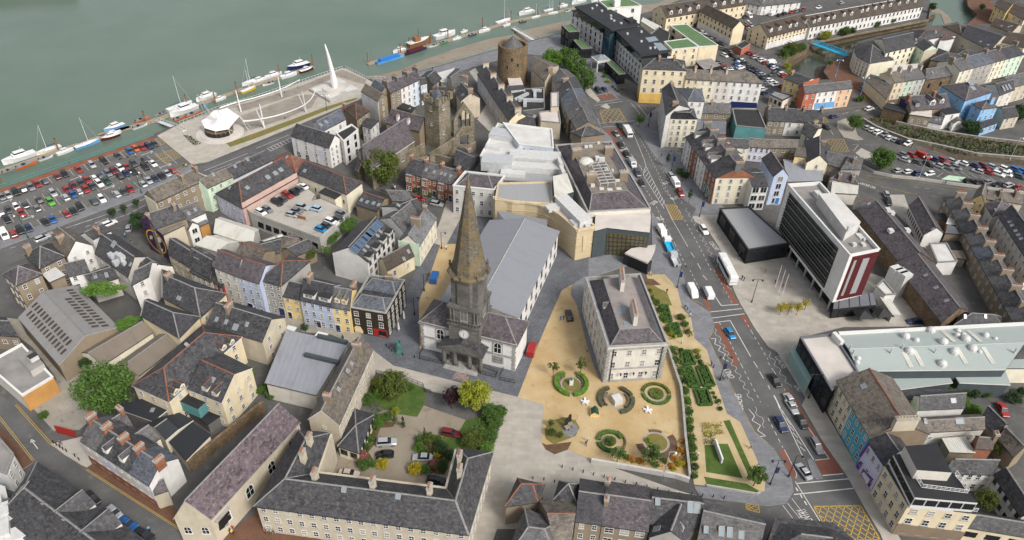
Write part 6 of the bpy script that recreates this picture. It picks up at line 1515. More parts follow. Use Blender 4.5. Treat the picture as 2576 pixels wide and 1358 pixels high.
bld('black low shed with pale roof at the edge of the car park',(1848,618),(1940,702),(2095,660,2000,592),4,roof='f',wall='black',rc='grey',name='shed')
yc=bld('yellow and gold four-storey corner building with slate roof opposite the road junction',(1318,690),(1752,706),(1735,612,1305,600),((1318,690),(1272,1032)),2.6,roof='h',wall='cream',rc='slate',base=(4.2,'gold',(0,3)),win={0:[(5,4,1.2,1.9)],3:(3,4,1.1,1.9)},ch=[(1480,600,3),(1630,600,3)],name='corner_building')
rw=terrace(['cream house next to the yellow corner building','pale cream house in the row behind the tall rounded building','pinkish house in the row behind the tall rounded building','white house with dark shop front at the end of the row'],(1750,792),(2520,834),('r',2480,738),11.5,['cream','palecream','offwhite','white'],fr=[0,.18,.385,.59,1],rh=3,rc='brown',wins={0:[(2,4),(2,4),(2,4),(4,4)]},hips=(0,.1),group='row of tall houses facing the junction',chx=(3,'buff',1.6))
panel(rw[3],[(2205,1020),(2465,1035),(2460,1085),(2205,1080)],'p_navy','shop_front',.2)
tc1=rbld('tall cream building with rounded front corner on the main street',[(1550,1150),(1548,1168),(1560,1185),(1600,1196),(1660,1198),(1865,1202),(1830,1092),(1590,1095)],((1865,1202),(1838,1490)),{'a':(1650,1130,3),'b':(1790,1135,3)},['ABa','BCa','CDa','DEa','EFba','FGb','GHab','HAa'],'palecream','dark',ridges=('ab','Fb','Gb','Ha','Ea'),win={4:(3,5,1.1,1.5),2:(1,5,.8,1.5),3:(1,5,1,1.5)},sk=[(1670,1140),(1755,1150)])
bld('left wing of the tall cream building with slate roof and flag on its wall',(1512,892),(1550,1160),(1785,1085,1650,888),13.5,2.6,wall='palegrey',rc='slate',win={0:(5,4,.9,1.5)},ch=[(1640,1060,4),(1610,880,2),(1730,920,4,'x',1.6,'white')],name='building')
bld('white right wing of the tall cream building with blue-grey roof',(1775,1012),(1935,1018),(1905,896,1660,888),12.5,2.4,roof='h',wall='white',rc='blue',win={0:(2,4,1,1.5)},ch=[(1930,920,2,'x',1.4,'white')],name='building')
bld('tan house with brown-grey slate roof behind the white wing',(1915,1135),(2195,1142),('r',2190,1042),6,2.6,wall='tan',rc='mid',win={0:(3,2)},ch=[(2005,1050,2)])
bld('dark blue-grey lean roof below the tan house',(1850,1342),(2148,1348),('r',2155,1232),5.5,1.8,wall='tan',rc='zinc',name='building')
bld('wide black flat roof with teal side wall and puddles',(2255,1262),(2560,1292),(2480,1100,2215,1090),6,roof='f',para=.2,wall='teal',rc='felt',name='building')
hr_=[('white-ended house at the round tower end of the street row',(195,692),(332,815),(472,655,235,568),'brown','buff'),('grey-roofed house in the street row by the leafy trees',(405,792),(472,920),(642,772,545,700),'mid','buff'),('dark slate house in the middle of the street row',(452,912),(500,1012),(702,882,642,775),'slate','grey'),('blue-slate house in the street row above the junction',(492,1000),(532,1092),(748,992,702,886),'blue','grey'),('brown-grey house with tall chimney in the street row',(532,1090),(572,1192),(812,1102,748,994),'mid','tan'),('grey-brown end house of the street row near the yellow box junction',(592,1195),(645,1295),(884,1282,812,1104),'mid','tan')]
for k,(lb_,a,b_,cd,rc,wl) in enumerate(hr_):bld(lb_,a,b_,cd,8.5 if k else 8,2.6,wall=wl,rc=rc,win={0:(2,2,.9,1.3),2:(2,3)},group='houses of the street row',ch=[((b_[0]+cd[0])/2-20,(b_[1]+cd[1])/2-25,5)],sk=[((a[0]+cd[0])/2-30,(a[1]+cd[1])/2+10)] if k in(1,2,4) else[])
fl1=bld('black flat roof crossed by big silver ducts behind the street row',(40,1120),(330,1090),(320,880,-20,900),6,roof='f',para=.3,wall='dkgrey',rc='felt',name='restaurant_roof')
for x,y,d,r_ in((90,985,(9,1.2,1),.9),(190,1020,(10,1.2,1.2),0),(230,960,(1.2,7,1),0),(130,1050,(1.4,5,1.3),0),(60,930,(6,1,1),.4),(250,920,(4,1,1),0)):roofbox(fl1,(x,y),d,'galv','duct',rz=r_)
bld('pale flat roof with vents behind the junction houses',(290,1215),(490,1235),(470,1095,270,1125),7,roof='f',para=.3,wall='buff',rc='pale',name='building',sk=[(320,1075),(380,1080)])
bld('square pale chimney-like block between the flat roofs',(392,1075),(470,1070),(470,925,390,930),9,roof='f',para=.2,wall='buff',rc='pale',name='building')
bld('small slate roofs beside the white modern block',(60,1260),(245,1290),(200,1165,60,1110),6,1.6,wall='buff',rc='slate',sk=[(220,1185,1.2,1.6)])
bld('orange canvas-covered terrace roof beside the round tower',(-20,860),(110,860),(80,780,-40,790),4,roof='f',wall='wood',rc='pale',name='roof_terrace')
bld('dark pitched roof beside the ducts and the round tower terrace',(-50,940),(120,925),(110,860,-50,870),6,1.6,wall='dkgrey',rc='dark',name='building')
bld('grey hip roof at the top of the main street beside the hall',(600,1330),(700,1372),(925,1345,765,1232),7,2.6,roof='h',wall='tan',rc='slate',name='building')
t0=bld('far cream terrace with white dormers at the top of the picture',(1555,178),(2355,46),(2210,-28),7,4,wall='cream',rc='choc',win={0:(14,2,1,1.3,'d'),3:(2,2,.8,1.2,'d')},name='terrace')
for x,y in((1600,150),(1690,135),(1785,115),(1870,92),(2040,68),(2130,52),(2220,38),(2300,25)):dormer(t0,(x,y,1.9,1.8,'g','white','choc'),'white','choc','grey')
t1=bld('cream three-storey block with brown roof beside the central car park',(1890,112),(2225,286),(2338,262,2010,100),8.5,3,wall='cream',rc='choc',base=(3,'white',(0,)),win={0:(9,3,.9,1.2,'d')},name='apartment_block')
brr=bld('small red brick hut in the car park',(2245,455),(2310,492),(2400,440),3.4,roof='f',para=.3,wall='coral',rc='felt',name='hut')
T(3,0)
t2=bld('long cream terrace with five dormers beside the side channel',(0,374),(425,264),(225,180),((425,264),(400,385)),4.2,wall='cream',rc='choc',base=(3,'white',(0,)),win={0:(12,3,.9,1.2,'d'),3:(3,3,.8,1.1,'d')},name='terrace')
for x,y in((30,325),(118,305),(222,280),(282,268),(385,240)):dormer(t2,(x,y,1.9,1.7,'g','white','choc'),'white','choc','red')
t3=terrace(['white terraced house nearest the cream terrace on the far bank']+['%s white terraced house along from the cream terrace on the far bank'%w for w in('second','third','fourth','fifth','sixth')]+['last white terraced house at the bend of the channel'],(428,272),(1560,62),('d',10),6.5,['white'],rh=4,rc='choc',wins={0:[(4,2,1,1.5,'d')]*7},rt='white',group='white terraced houses on the far bank')
for k,(x,y) in enumerate(((462,235),(512,218),(600,205),(662,190),(762,165),(838,155),(945,128),(998,115),(1078,98),(1150,85),(1228,68),(1318,52),(1400,35),(1480,25))):dormer(t3[k//2],(x,y,1.8,1.6,'g','white','choc'),'white','choc','red')
bld('distant white houses with grey roofs at the top edge',(-60,60),(330,20),('d',9),5,2.6,wall='white',rc='mid',win={0:(6,2)},name='house_row')
T(2,0)
bld('white gabled houses at the top edge beyond the cream terrace',(2360,30),(2500,60),('d',9,1,0),5,2.6,wall='white',rc='mid',win={0:(3,2)},name='house_row')
T(3,0)
ap=rbld('cream apartment building with curved front and big slate roof beside the channel',[(905,437),(872,475),(866,520),(895,575),(955,612),(1025,642),(1268,604),(1075,402)],((1025,642),(985,800)),{'a':(1050,455,4.2)},['ABa','BCa','CDa','DEa','EFa','FGa','GHa','HAa'],'palecream','slate',ridges=('Fa','Ga'),win={2:(2,4,.9,1.3),3:(2,4,.9,1.3),4:(2,4,.9,1.3),1:(1,4,.9,1.3)})
bld('apartment block with iron balconies behind the curved building',(1190,528),(1480,462),(1400,320,1075,392),10.5,3,wall='palecream',rc='slate',win={0:(5,4,1,1.3,'d')},name='apartment_block')
bld('pale mint narrow block with tan side wall behind the white flat roof',(1475,448),(1572,512),(1702,488,1632,416),10,2,wall='mint',rc='slate',base=(10,'buff',(1,)),win={0:(2,3,.9,1.2)},name='apartment_block')
bld('white pavilion-roofed house with red ridges beside the channel',(1735,400),(1790,400),(1870,385,1735,320),9,1.6,roof='h',wall='white',rc='slate',rt='red',name='building')
bld('wide slate building with red hips behind the pale mint block',(1480,420),(1740,370),(1890,355,1430,310),9.5,2.8,roof='h',wall='white',rc='slate',rt='red',sk=[(1690,335),(1520,380),(1490,410)],name='building')
bld('tan warehouse with brown hip roof by the bend of the channel',(1760,262),(1945,350),(2030,282,1900,226),9,2,roof='h',wall='buff',rc='choc',win={0:(2,2)},name='warehouse')
bld('long black slate roof on a tan brick wall behind the grey hip roofs',(1940,358),(2240,505),(2440,350,2025,265),9,3,wall='buff',rc='dark',sk=[(1990,345),(2125,420),(2200,455)],win={0:(3,1,.8,.8,'d')},name='warehouse')
bld('dark brown roof at the right edge above the mint house',(2350,420),(2575,480),(2700,350,2430,330),9,2.6,wall='cream',rc='choc',win={0:(3,2)},name='building')
bld('large brown-roofed building at the top right behind the black slate roof',(2240,250),(2450,330),(2560,260,2300,200),8,2.2,wall='buff',rc='choc',name='building',sk=[(2340,265),(2410,275),(2440,265)])
bld('yellow and brick apartment building at the top right corner',(2280,60),(2400,120),(2500,20,2330,-40),8,1.6,wall='yellow',rc='choc',win={0:(3,3)},name='apartment_block')
bld('yellow-walled house with dark roof at the right edge near the top',(2400,110),(2575,200),(2660,60,2450,20),7,2,wall='cream',rc='choc',win={0:(3,2)},name='building')
bld('grey hip-roofed block behind the stone warehouse',(1640,600),(1860,640),(1940,560,1720,490),7.5,2.2,roof='h',wall='tan',rc='slate',name='building')
bld('small slate hip roof beside the tan brick wall',(1880,560),(2040,590),(2090,520,1930,490),7,1.8,roof='h',wall='tan',rc='slate',name='building')
bld('white flat roof in the yard behind the curved apartment building',(1235,720),(1500,700),(1560,640,1280,660),4,roof='f',wall='offwhite',rc='white',name='building')
br_=terrace(['cream end house with red window arches and a billboard','pale mint house beside the billboard house','pale grey house with red arched door'],(1275,832),(1585,787),(1430,700),((1275,832),(1215,1010)),['cream','mint','palegrey'],rh=2.6,rcs=['brown','mid','mid'],wins={0:[(2,3),(2,3),(2,3)]},group='three houses by the junction',chx=(4,'buff',1.4))
panel(br_[0],[(1140,782),(1250,835),(1225,912),(1118,855)],'p_white','billboard',.2);panel(br_[0],[(1150,795),(1190,815),(1170,880),(1130,858)],'p_navy','billboard_picture',.26);panel(br_[0],[(1175,862),(1240,880),(1225,905),(1165,880)],'p_teal','billboard_stripe',.26)
bld('long cream boundary building with plain wall below the billboard',(975,800),(1200,1000),(1270,830,1070,755),5,1.4,wall='cream',rc='brown',name='building')
bld('brown stone warehouse with long slate roof beside the grey house',(1585,803),(1935,747),(1880,668,1550,700),7,2.6,wall='rubblebrown',rc='mid',sk=[(1660,740)],name='warehouse',win={0:(3,1,1.2,2,'k')})
terrace(['cream house in the tall row at the right','grey Georgian house in the tall row at the right','cream house with quoins in the tall row','pale mint house at the right edge of the tall row'],(1935,715),(2580,545),('d',11),10,['palecream','stonegrey','palecream','mint'],fr=[0,.2,.52,.72,1],rh=2.6,rcs=['mid','blue','purple','dark'],wins={0:[(2,4),(4,4),(3,4),(3,4)]},group='tall row at the right',chx=(4,'tan',1.6))
bb=bld('bright blue house with purple hip roof and tall blue chimney',(1745,862),(1985,1012),(2255,925,2050,820),9.5,3,roof='h',wall='blue',rc='purple',win={0:(2,3),1:(3,3)},sk=[(2060,855,3,2.4),(2080,905,2.4,2)],ch=[(2150,860,4,'x',3,'blue')])
bld('smaller bright blue house in front of the big blue one',(2055,1042),(2150,1097),(2310,1076,2220,1000),8.5,2,roof='h',wall='blue',rc='purple',win={0:(1,3),1:(3,3)},ch=[(2240,1040,3,'x',2.4,'blue')])
bld('low blue garden room with grey flat roof',(2110,1240),(2150,1290),(2310,1235,2260,1195),3.5,roof='f',wall='blue',rc='slate',win={1:(4,1,1.4,1.8)},name='garden_room')
bld('tan house with purple roof and white dormer terrace left of the blue house',(1440,1108),(1840,1082),('r',1800,945),6.5,3,wall='tan',rc='purple',win={0:(3,2)},ch=[(1410,1000,3,'x',1.8,'brick'),(1660,960,3,'x',1.8,'brick')],dm=[(1500,1070,2,1.4,'f','dkgrey','dark'),(1650,1060,2.4,1.8,'g','white','slate'),(1745,1040,1.8,1.6,'g','white','slate')])
dk=bld('dark advertising wall and brick lean-to beside the ditch',(1160,1080),(1380,1140),(1410,1070,1200,1040),5,roof='f',wall='rubblebrown',rc='felt',name='building')
p0,p1=G((1298,1100),3),G((1380,1145),3);b=MB();b.beam(p0,p1,.3,5,0);b.beam(p0.lerp(p1,.08)+Zu(.4),p0.lerp(p1,.92)+Zu(.4),.5,4.2,1);b.beam((p0.x,p0.y,0),(p1.x,p1.y,0),.4,3,0);tag(b.obj('billboard',['p_black','p_navy'],loc=p0),'black advertising board on the brown gable near the ditch','billboard')
bld('tan back wing with worn flat roof above the ditch',(1430,1150),(1640,1180),(1640,1100,1490,1105),5.5,roof='f',wall='tan',rc='pale',win={0:(3,1,1,1.4)},name='extension')
bld('grey slate extension with two roof windows above the ditch',(1610,1220),(1750,1250),(1760,1190,1650,1170),3.6,1.2,wall='white',rc='mid',sk=[(1690,1215),(1725,1215)],name='extension')
bld('white house with black flat roof between the tan house and the blue house',(1745,1110),(1790,1150),(1935,1130,1840,1075),6.5,roof='f',wall='white',rc='black',win={0:(2,2),1:(1,2)})
bld('small white slate-roofed extension below the blue house',(1840,1190),(1870,1240),(1955,1225,1925,1175),3.6,1.0,wall='white',rc='mid',sk=[(1895,1200)],name='extension')
bld('dark-roofed house with blue solar panels right of the blue house',(2330,960),(2480,900),(2400,820,2200,850),7.5,2.6,wall='offwhite',rc='dark',win={0:(2,3)},sk=[(2385,915,1.2,2.4),(2415,905,1.2,2.4),(2445,895,1.2,2.4)])
bld('cream house at the right edge beyond the dark solar-panel house',(2450,880),(2640,830),('d',9),7.5,2.6,wall='buff',rc='mid',win={0:(3,3)})
bld('tan house with long slate roof at the right edge below the blue houses',(2380,1190),(2525,1165),(2400,1060,2290,1080),5,1.8,wall='buff',rc='slate',sk=[(2350,1110)],win={0:(2,2)})
pb_=bld('pub with yellow front and coral side wall at the road corner',(165,792),(350,856),(510,806,310,738),((350,856),(318,1040)),1.8,wall='yellow',rc='slate',base=(9,'coral',(1,)),win={0:(3,3)},ch=[(240,750,4),(320,715,4)],name='pub')
bld('low cream pub wing with dark blue fascia at the corner',(22,950),(150,1010),(250,960,60,910),4.2,roof='f',para=.2,wall='palecream',rc='grey',name='pub_wing',win={0:(3,1,1.2,1.6,'d')},rt='p_navy')
sm=terrace(['low coral house in the coloured shop row','white shop house with blue shop front','white narrow shop house beside the peach one','peach shop house at the bridge end'],(372,940),(852,886),(790,815),((852,886),(805,1075)),['coral','white','white','peach'],fr=[0,.25,.52,.68,1],rh=1.6,rc='mid',wins={0:[(2,2),(2,3),(1,3),(2,3)]},group='coloured shop row by the bridge')
panel(sm[1],[(470,1040),(570,1035),(565,1085),(465,1095)],'p_skyblue','shop_front',.15);panel(sm[2],[(575,1030),(668,1020),(662,1075),(568,1085)],'p_skyblue','shop_front',.15)
gr1=terrace(['grey-roofed tan house at the left of the low street row','white house with grey roof in the low street row','grey-roofed end house near the road fork'],(0,1212),(548,1240),('r',545,1112),6,['tan','white','tan'],rh=2.6,rc='slate',wins={0:[(3,2),(2,2),(3,2)]},group='low street row near the road fork',chx=(4,'tan',1.2))
bld('yellow-sided house with slate roof near the yellow hatched box',(340,1330),(440,1400),(545,1290,440,1240),6,2,wall='palecream',rc='slate',ch=[(470,1255,4)],win={0:(1,2)})
T(2,1)
bld('cream back house with slate roof behind the brick terrace',(2135,110),(2380,125),('r',2385,45),6,2.2,wall='palecream',rc='slate',win={0:(3,2)})
bld('pale lilac row behind the brick terrace',(2385,110),(2600,130),('r',2600,50),6,2.2,wall='lilac',rc='brown',win={0:(4,2)})
bld('white return with slate roof behind the brick terrace chimneys',(2100,150),(2200,250),(2310,190,2180,90),8,1.8,wall='palecream',rc='mid',ch=[(2150,130,3,'x',2,'white')])
gt_=terrace(['white-fronted Georgian house at the far end of the brick terrace','second Georgian house with brick front','third Georgian house with white front and dormers','red brick Georgian end house with white window surrounds'],(1745,18),(2050,436),(2472,432),((2050,436),(2003,700)),['white','brick','white','brick'],fr=[0,.22,.45,.7,1],rh=4,rcs=['slate','purple','purple','slate'],wins={0:[(2,4),(2,4),(2,4),(3,4)],1:(4,4)},group='Georgian terrace on the main street',chx=(6,'dkgrey',2.0))
panel(gt_[3],[(2052,438),(2470,436),(2412,706),(2006,700)],'w_palecream','end_wall_render',.02)
for x,y,k in((1835,25,0),(1885,75,0),(1910,110,1),(1935,150,1),(1965,235,2),(1995,270,2)):dormer(gt_[k],(x,y,1.6,1.5,'g','white','mid'),'white','mid','grey')
for x,y in((1880,440),(1930,545),(1965,590)):
 p,n=hit(gt_[3],(x,y),('wall',))
 if p:inst(door_mesh(1.2,2.8,'p_teal'),'door',gt_[3].root,frame(Vc((p.x,p.y,1.2)),Vc((n.x,n.y,0))))
bld('white house with large grid windows beside the brick terrace end',(2420,520),(2580,516),('d',12),9,1.6,wall='white',rc='slate',win={0:(2,3,2.2,2.0,'b')})
dm_=bld('low dark modern pavilion with grey roof and tall windows',(2090,737),(2378,1152),(2795,1086,2385,718),5.4,roof='f',para=.3,wall='black',rc='seam',name='pavilion',win={0:(3,1,4.0,3.2,'k'),1:(4,1,3.4,3,'k')},rt='trim_dark')
T(3,1)
bld('pale blue narrow house with tall sash windows and blue door',(62,414),(205,407),(95,240,-60,230),((205,407),(152,702)),2.6,ax=1,wall='paleblue',rc='purple',win={0:(1,4,1.8,2.0,'b')},doors=[(90,660,1.3,2.6,'p_blue')])
bld('wet grey flat roof behind the pale blue house',(200,470),(540,460),(560,290,160,250),4,roof='f',wall='tan',rc='lead',name='flat_roof_building')
bld('cream gable house with dark roof at the road fork',(395,275),(600,285),(625,110,370,60),7,3,ax=1,wall='palecream',rc='dark',win={0:(1,2)},ch=[(550,100,3)])
bld('ochre rendered house with two black windows',(270,210),(395,225),(400,140,300,120),7,roof='f',wall='yellow',rc='brown',win={0:(1,2)})
bld('grey back houses with brown roof left of the ochre house',(-60,120),(300,125),('r',310,50),6,2.2,wall='tan',rc='brown',win={0:(4,2)},ch=[(180,150,2,'x',1.4,'coral')])
bld('slate house with weathered white patches at the corner of the car park',(560,285),(740,330),(860,215,600,155),6.5,2,wall='tan',rc='mid',win={0:(3,1)},ch=[(725,170,2),(840,195,2)])
bld('grey gabled wing with tall chimney beside the car park wall',(735,340),(935,345),(945,245,850,210),7,2.4,wall='grey',rc='mid',win={0:(1,2)},ch=[(860,270,3,'x',1.8)])
bld('purple hip-roofed house behind the white glazed roof',(630,440),(905,490),(900,410,640,370),5,2,roof='h',wall='offwhite',rc='purple',ch=[(715,430,3),(850,450,3)])
bld('white glazed lean-to roof behind the tall office',(640,580),(895,595),(905,490,655,460),4.2,roof='f',wall='offwhite',rc='corrwhite',name='glazed_roof')
ht2=HT((825,1205),(640,1683),4.0)
off=bld('tall office slab with white frame, glass side and maroon end wall',(202,492),(826,1206),(1126,1146,522,470),ht2,roof='f',para=1.0,wall='white',rc='grey',name='office_tower',rt='trim_white',z0=4.0)
OQ=off.q;fx=lambda u,v:OQ[0].lerp(OQ[1],u).lerp(OQ[3].lerp(OQ[2],u),v)
e=(OQ[1]-OQ[0]).normalized();n=Vc((e.y,-e.x,0));n=n if n.dot(OQ[0]-off.cen)>0 else-n;rz=math.atan2(e.y,e.x);Lo=(OQ[1]-OQ[0]).length
fl_n=6;sh=(ht2-1.6-5.0)/fl_n
for k in range(fl_n):
 z=5.0+sh*k;b=MB();c=OQ[0].lerp(OQ[1],.46)+n*.04;b.box((c.x,c.y,z),(Lo*.80,.1,sh*.80),rz);b.obj('glass_band',['glass_dark'],off.root)
 b=MB();c=c+n*.1;b.box((c.x,c.y,z+sh*.80),(Lo*.80,.22,sh*.20),rz,0);b.obj('spandrel',['w_slateclad'],off.root)
 b=MB();c=c+n*.3;b.box((c.x,c.y,z+sh*.45),(Lo*.80,.2,.1),rz,0);b.obj('sunshade',['w_tan'],off.root)
 for j in range(12):
  p=OQ[0].lerp(OQ[1],.075+.77*j/11.5)+n*.1;b=MB();b.box((p.x,p.y,z),(.12,.14,sh*.80),rz);b.obj('mullion',['trim_dark'],off.root)
e2=(OQ[2]-OQ[1]).normalized();n2=Vc((e2.y,-e2.x,0));n2=n2 if n2.dot(OQ[1]-off.cen)>0 else-n2;L2=(OQ[2]-OQ[1]).length;rz2=math.atan2(e2.y,e2.x)
b=MB();c=OQ[1].lerp(OQ[2],.56)+n2*.05;b.box((c.x,c.y,4.6),(L2*.88,.14,ht2-5.4),rz2);b.obj('end_cladding',['w_maroon'],off.root)
for u,w in((.25,.09),(.62,.22)):b=MB();c=OQ[1].lerp(OQ[2],u)+n2*.14;b.box((c.x,c.y,6.0),(L2*w,.14,ht2-8.2),rz2);b.obj('louvre_panel',['w_louvre'],off.root)
b=MB();b.prism([(p.x,p.y) for p in(fx(.04,.18),fx(.97,.18),fx(.97,.95),fx(.04,.95))],0,4.05);b.obj('ground_floor',['glass_dark'],off.root)
for k in range(8):p=fx(.03+.94*k/7,.04);b=MB();b.tube((p.x,p.y,0),(p.x,p.y,4.05),.35,.35,10);b.obj('column',['metal'],off.root)
zr=ht2-1.0;mass(off,'plant_room',[(512,592),(790,962),(932,872),(668,580)],zr,zr+3.4,'w_palegrey','r_white')
for x,y,d in((490,620,(2.4,1.6,1.6)),(665,880,(1,.8,.5)),(935,1025,(2.6,2,.5)),(955,1110,(1.4,1,.7)),(860,1115,(1,1,1.0)),(800,965,(.5,.5,1.6)),(965,1060,(.6,.6,.8))):roofbox(off,(x,y),d,'plant_white','roof_unit')
T(3,2)
lo=bld('white lower terrace block behind the maroon end wall',(1090,160),(1180,250),(1290,240,1160,90),4,roof='f',para=.3,wall='white',rc='white',name='annex')
gz=bld('black glazed dining room with sloping seamed roof below the maroon wall',(655,395),(1085,352),(1050,258,660,298),3.4,.9,roof='m',wall='black',rc='zinc',name='dining_room',win={0:(6,1,2.2,2.4,'k')})
for k in range(4):p,s=gz.q[0].lerp(gz.q[1],(k+.5)/4),gz.q[3].lerp(gz.q[2],(k+.5)/4);b=MB();b.beam(p+Zu(.12),s+Zu(1.02),.14,.12);b.obj('roof_rib',['trim_dark'],gz.root)
for k,(x,y,w) in enumerate(((1275,110,0),(1320,140,0),(1225,80,0))):
 p=G((x-20,y+105),.1);b=MB();b.box((p.x,p.y,.1),(3.0,2.2,7.6),ang((1200,280),(1300,250)),0);o_=b.obj('cooling_unit_stack',['plant_white'],loc=p);tag(o_,['pale stacked ventilation tower nearest the maroon wall','pale stacked ventilation tower nearest the white container','pale stacked ventilation tower at the back'][k],'ventilation tower')
T(3,1)
st1=bld('long stone warehouse with brown slate roof behind the office tower',(915,768),(1305,1260),(1668,1276,1200,730),6.5,3.2,wall='rubblebrown',rc='purple',name='warehouse')
for x,y in((1230,975),(1395,970),(1200,765),(1240,795)):roofbox(st1,(x,y),(1.6,1.4,1.0),'plant_white','roof_vent')
T(3,2)
bld('second stone warehouse with purple roof and grey far slope',(1285,-70),(1752,528),(2015,405,1640,-100),6,3,wall='rubblebrown',rc='purple',sk=[(1565,60),(1668,185),(1772,315)],name='warehouse')
bld('small slate hip-roofed block with two roof windows behind the mint roof',(1885,545),(2345,548),(2340,470,1960,420),5.5,1.8,roof='h',wall='tan',rc='slate',sk=[(1985,490),(2190,490)],name='building')
T(3,1)
bld('white warehouse with dark purple roof beside the service yard',(1425,700),(1575,1000),(1765,985,1560,660),4.8,2.2,wall='white',rc='purple',win={0:(10,1,.7,1.6,'d')},name='warehouse',sk=[(1640,950)])
bld('white flat-roofed store beside the stone warehouse',(1622,1088),(1705,1280),(1905,1268,1800,1086),5,roof='f',para=.2,wall='white',rc='white',name='store')
bld('slate gable with orange ridge and white chimneys in the yard',(850,745),(935,770),(1130,690,880,630),4.5,2,wall='tan',rc='mid',rt='red',sk=[(1010,710)],name='building')
bld('slate roof between the stone warehouses',(1300,1330),(1560,1420),(1660,1350,1490,1250),5,1.8,wall='offwhite',rc='purple',name='building')
nn_=['first','second','third','fourth','fifth','sixth','seventh','eighth','ninth']
terrace(['%s house from the road in the grey back-to-back terrace'%w for w in nn_],(1772,632),(2480,1900),('r',2690,1896),6,['tan'],rh=2.4,rcs=['mid','mid','slate','mid','blue','mid','mid','slate','mid'],wins={0:[(2,2,.9,1.2)]*9},group='grey back-to-back terrace',chx=(6,'tan',1.5))
bld('flat grey rear extension with tan wall behind the terrace',(1790,985),(1990,1000),(2020,985,1815,905),5,roof='f',wall='tan',rc='zinc',name='extension')
bld('red-brick and white rear extension behind the terrace',(1800,895),(1905,910),(1930,870,1820,838),4.5,roof='f',wall='coral',rc='white',name='extension')
for k,(x,y) in enumerate(((1800,830),(1860,1110),(1900,1200))):bld(['dark flat yard roof nearest the road behind the terrace','black flat yard roof in the middle of the terrace backs','brown slatted yard roof behind the terrace'][k],(x-130,y+10),(x+90,y+50),(x+60,y-30,x-110,y-40),3,roof='f',wall='tan',rc=['felt','black','corrbrown'][k],name='yard_shed')
bld('yellow gable house beside the grey terrace',(2062,640),(2180,690),(2205,545,2112,540),7.5,2.4,ax=1,wall='yellow',rc='brown',win={0:(2,3,.8,1.2)})
bld('brown-roofed house behind the yellow gable',(2200,640),(2560,690),('r',2575,600),6,2,wall='buff',rc='brown',ch=[(2490,600,4),(2330,600,3)])
bld('white house with purple hip roof above the white terrace',(2180,690),(2262,812),(2482,750,2350,640),6.5,2,roof='h',wall='white',rc='purple',sk=[(2300,775),(2275,660)],win={0:(2,1)})
wt=bld('white three-storey terrace with black roof and many roof windows at the right edge',(2325,820),(2660,1330),(2900,1270,2490,745),8.5,3,wall='offwhite',rc='dark',win={0:(9,3,.9,1.4)},sk=[(2380,822,1,1),(2412,880,1,1),(2435,915,1,1),(2470,968,1,1),(2498,1010,1,1),(2525,1048,1,1)],name='terrace')
T(3,2)
ms=bld('large store with pale mint corrugated roof and many vents',(905,1012),(2390,998),(2720,545,705,650),7.5,1.0,wall='slateclad',rc='mint',name='store',rt='r_mint',trim='trim_white',o=.2)
b=MB();p,s=ms.q[3],ms.q[2];b.beam(p+Zu(-.6),s+Zu(-.6),.8,1.3);b.obj('fascia',['trim_white'],ms.root)
b=MB();b.lathe((0,0,0),[(.85,-.3),(.85,.35),(.7,.7),(.35,.95),(.05,1.0)],10);vm=b.mesh('roof_vent',['plant_white'],smooth=True)
for x,y,k in((1380,675,1.3),(1490,710,.9),(1635,615,1.3),(1760,730,1.3),(1910,615,.8),(1900,660,.9),(1962,655,.8),(1985,700,1.3),(2053,795,1.3),(2128,825,.7),(1868,830,1.3),(1420,825,1.3),(1748,950,1.3),(905,895,.8),(895,935,.8),(2185,660,1.0),(2285,690,.6),(2540,830,.8)):
 p,n_=hit(ms,(x,y))
 if p:inst(vm,'roof_vent',ms.root,Matrix.Translation(p)@Matrix.Diagonal((k,k,k,1)))
for x,y in((820,800),(850,850),(1345,795),(2475,835),(1230,840),(1675,835)):
 p,n_=hit(ms,(x,y))
 if p:b=MB();b.tube(p,p+Zu(1.6),.22,.22,8);b.obj('flue',['galv'],ms.root)
b=MB();b.face([(.6,.1,-2.6),(-.6,.1,-2.6),(-.6,.1,2.6),(.6,.1,2.6)]);rl2=b.mesh('rooflight',['r_corrwhite'])
for x,y in((1400,895),(1510,885),(1945,860),(2215,860),(1810,665),(2075,665)):
 p,n_=hit(ms,(x,y))
 if p:inst(rl2,'rooflight',ms.root,frame(p,n_))
bld('low mint-roofed bay with pale strips in front of the big store',(1305,1200),(1845,1130),(1800,1048,1245,1102),4.6,roof='f',wall='slateclad',rc='mint',name='store_bay',trim='trim_white')
bld('second low mint-roofed bay at the right of the store',(1930,1130),(2425,1150),(2375,1012,1850,1010),4.8,roof='f',wall='slateclad',rc='mint',name='store_bay',trim='trim_white')
bld('mint-roofed extension at the right edge of the store',(2345,985),(2700,985),(2720,905,2340,910),5.2,roof='f',wall='palecream',rc='mint',name='store_bay')
sf=bld('store entrance block with pale flat roof and black glass front',(325,672),(645,1208),(905,1016,662,640),8,roof='f',para=.5,wall='black',rc='pale',name='store_entrance_block',rt='r_zinc',win={0:(7,1,3.2,4.5,'k')})
b=MB();p,s=G((660,640),8.6),G((745,735),8.6);b.beam(Vc((p.x,p.y,0)),Vc((s.x,s.y,0)),1.0,9.2);b.obj('white_fin',['trim_white'],sf.root)
b=MB();g4=[G(p,3.6) for p in((222,815),(408,1150),(445,1075),(290,738))];b.prism([(p.x,p.y) for p in g4],0,3.6);b.obj('glass_lobby',['glass_green'],sf.root)
T(3,3)
cr=terrace(['cream house with quoins next to the store','turquoise house with flower baskets'],(695,-250),(1026,320),(1622,292),((1026,320),(866,592)),['cream','turq'],fr=[0,.5,1],rh=3.4,rc='brown',rcs=['brown','brown'],wins={0:[(4,3,1,1.8),(4,3,1,1.8)]},group='coloured houses at the lower right',rt='red')
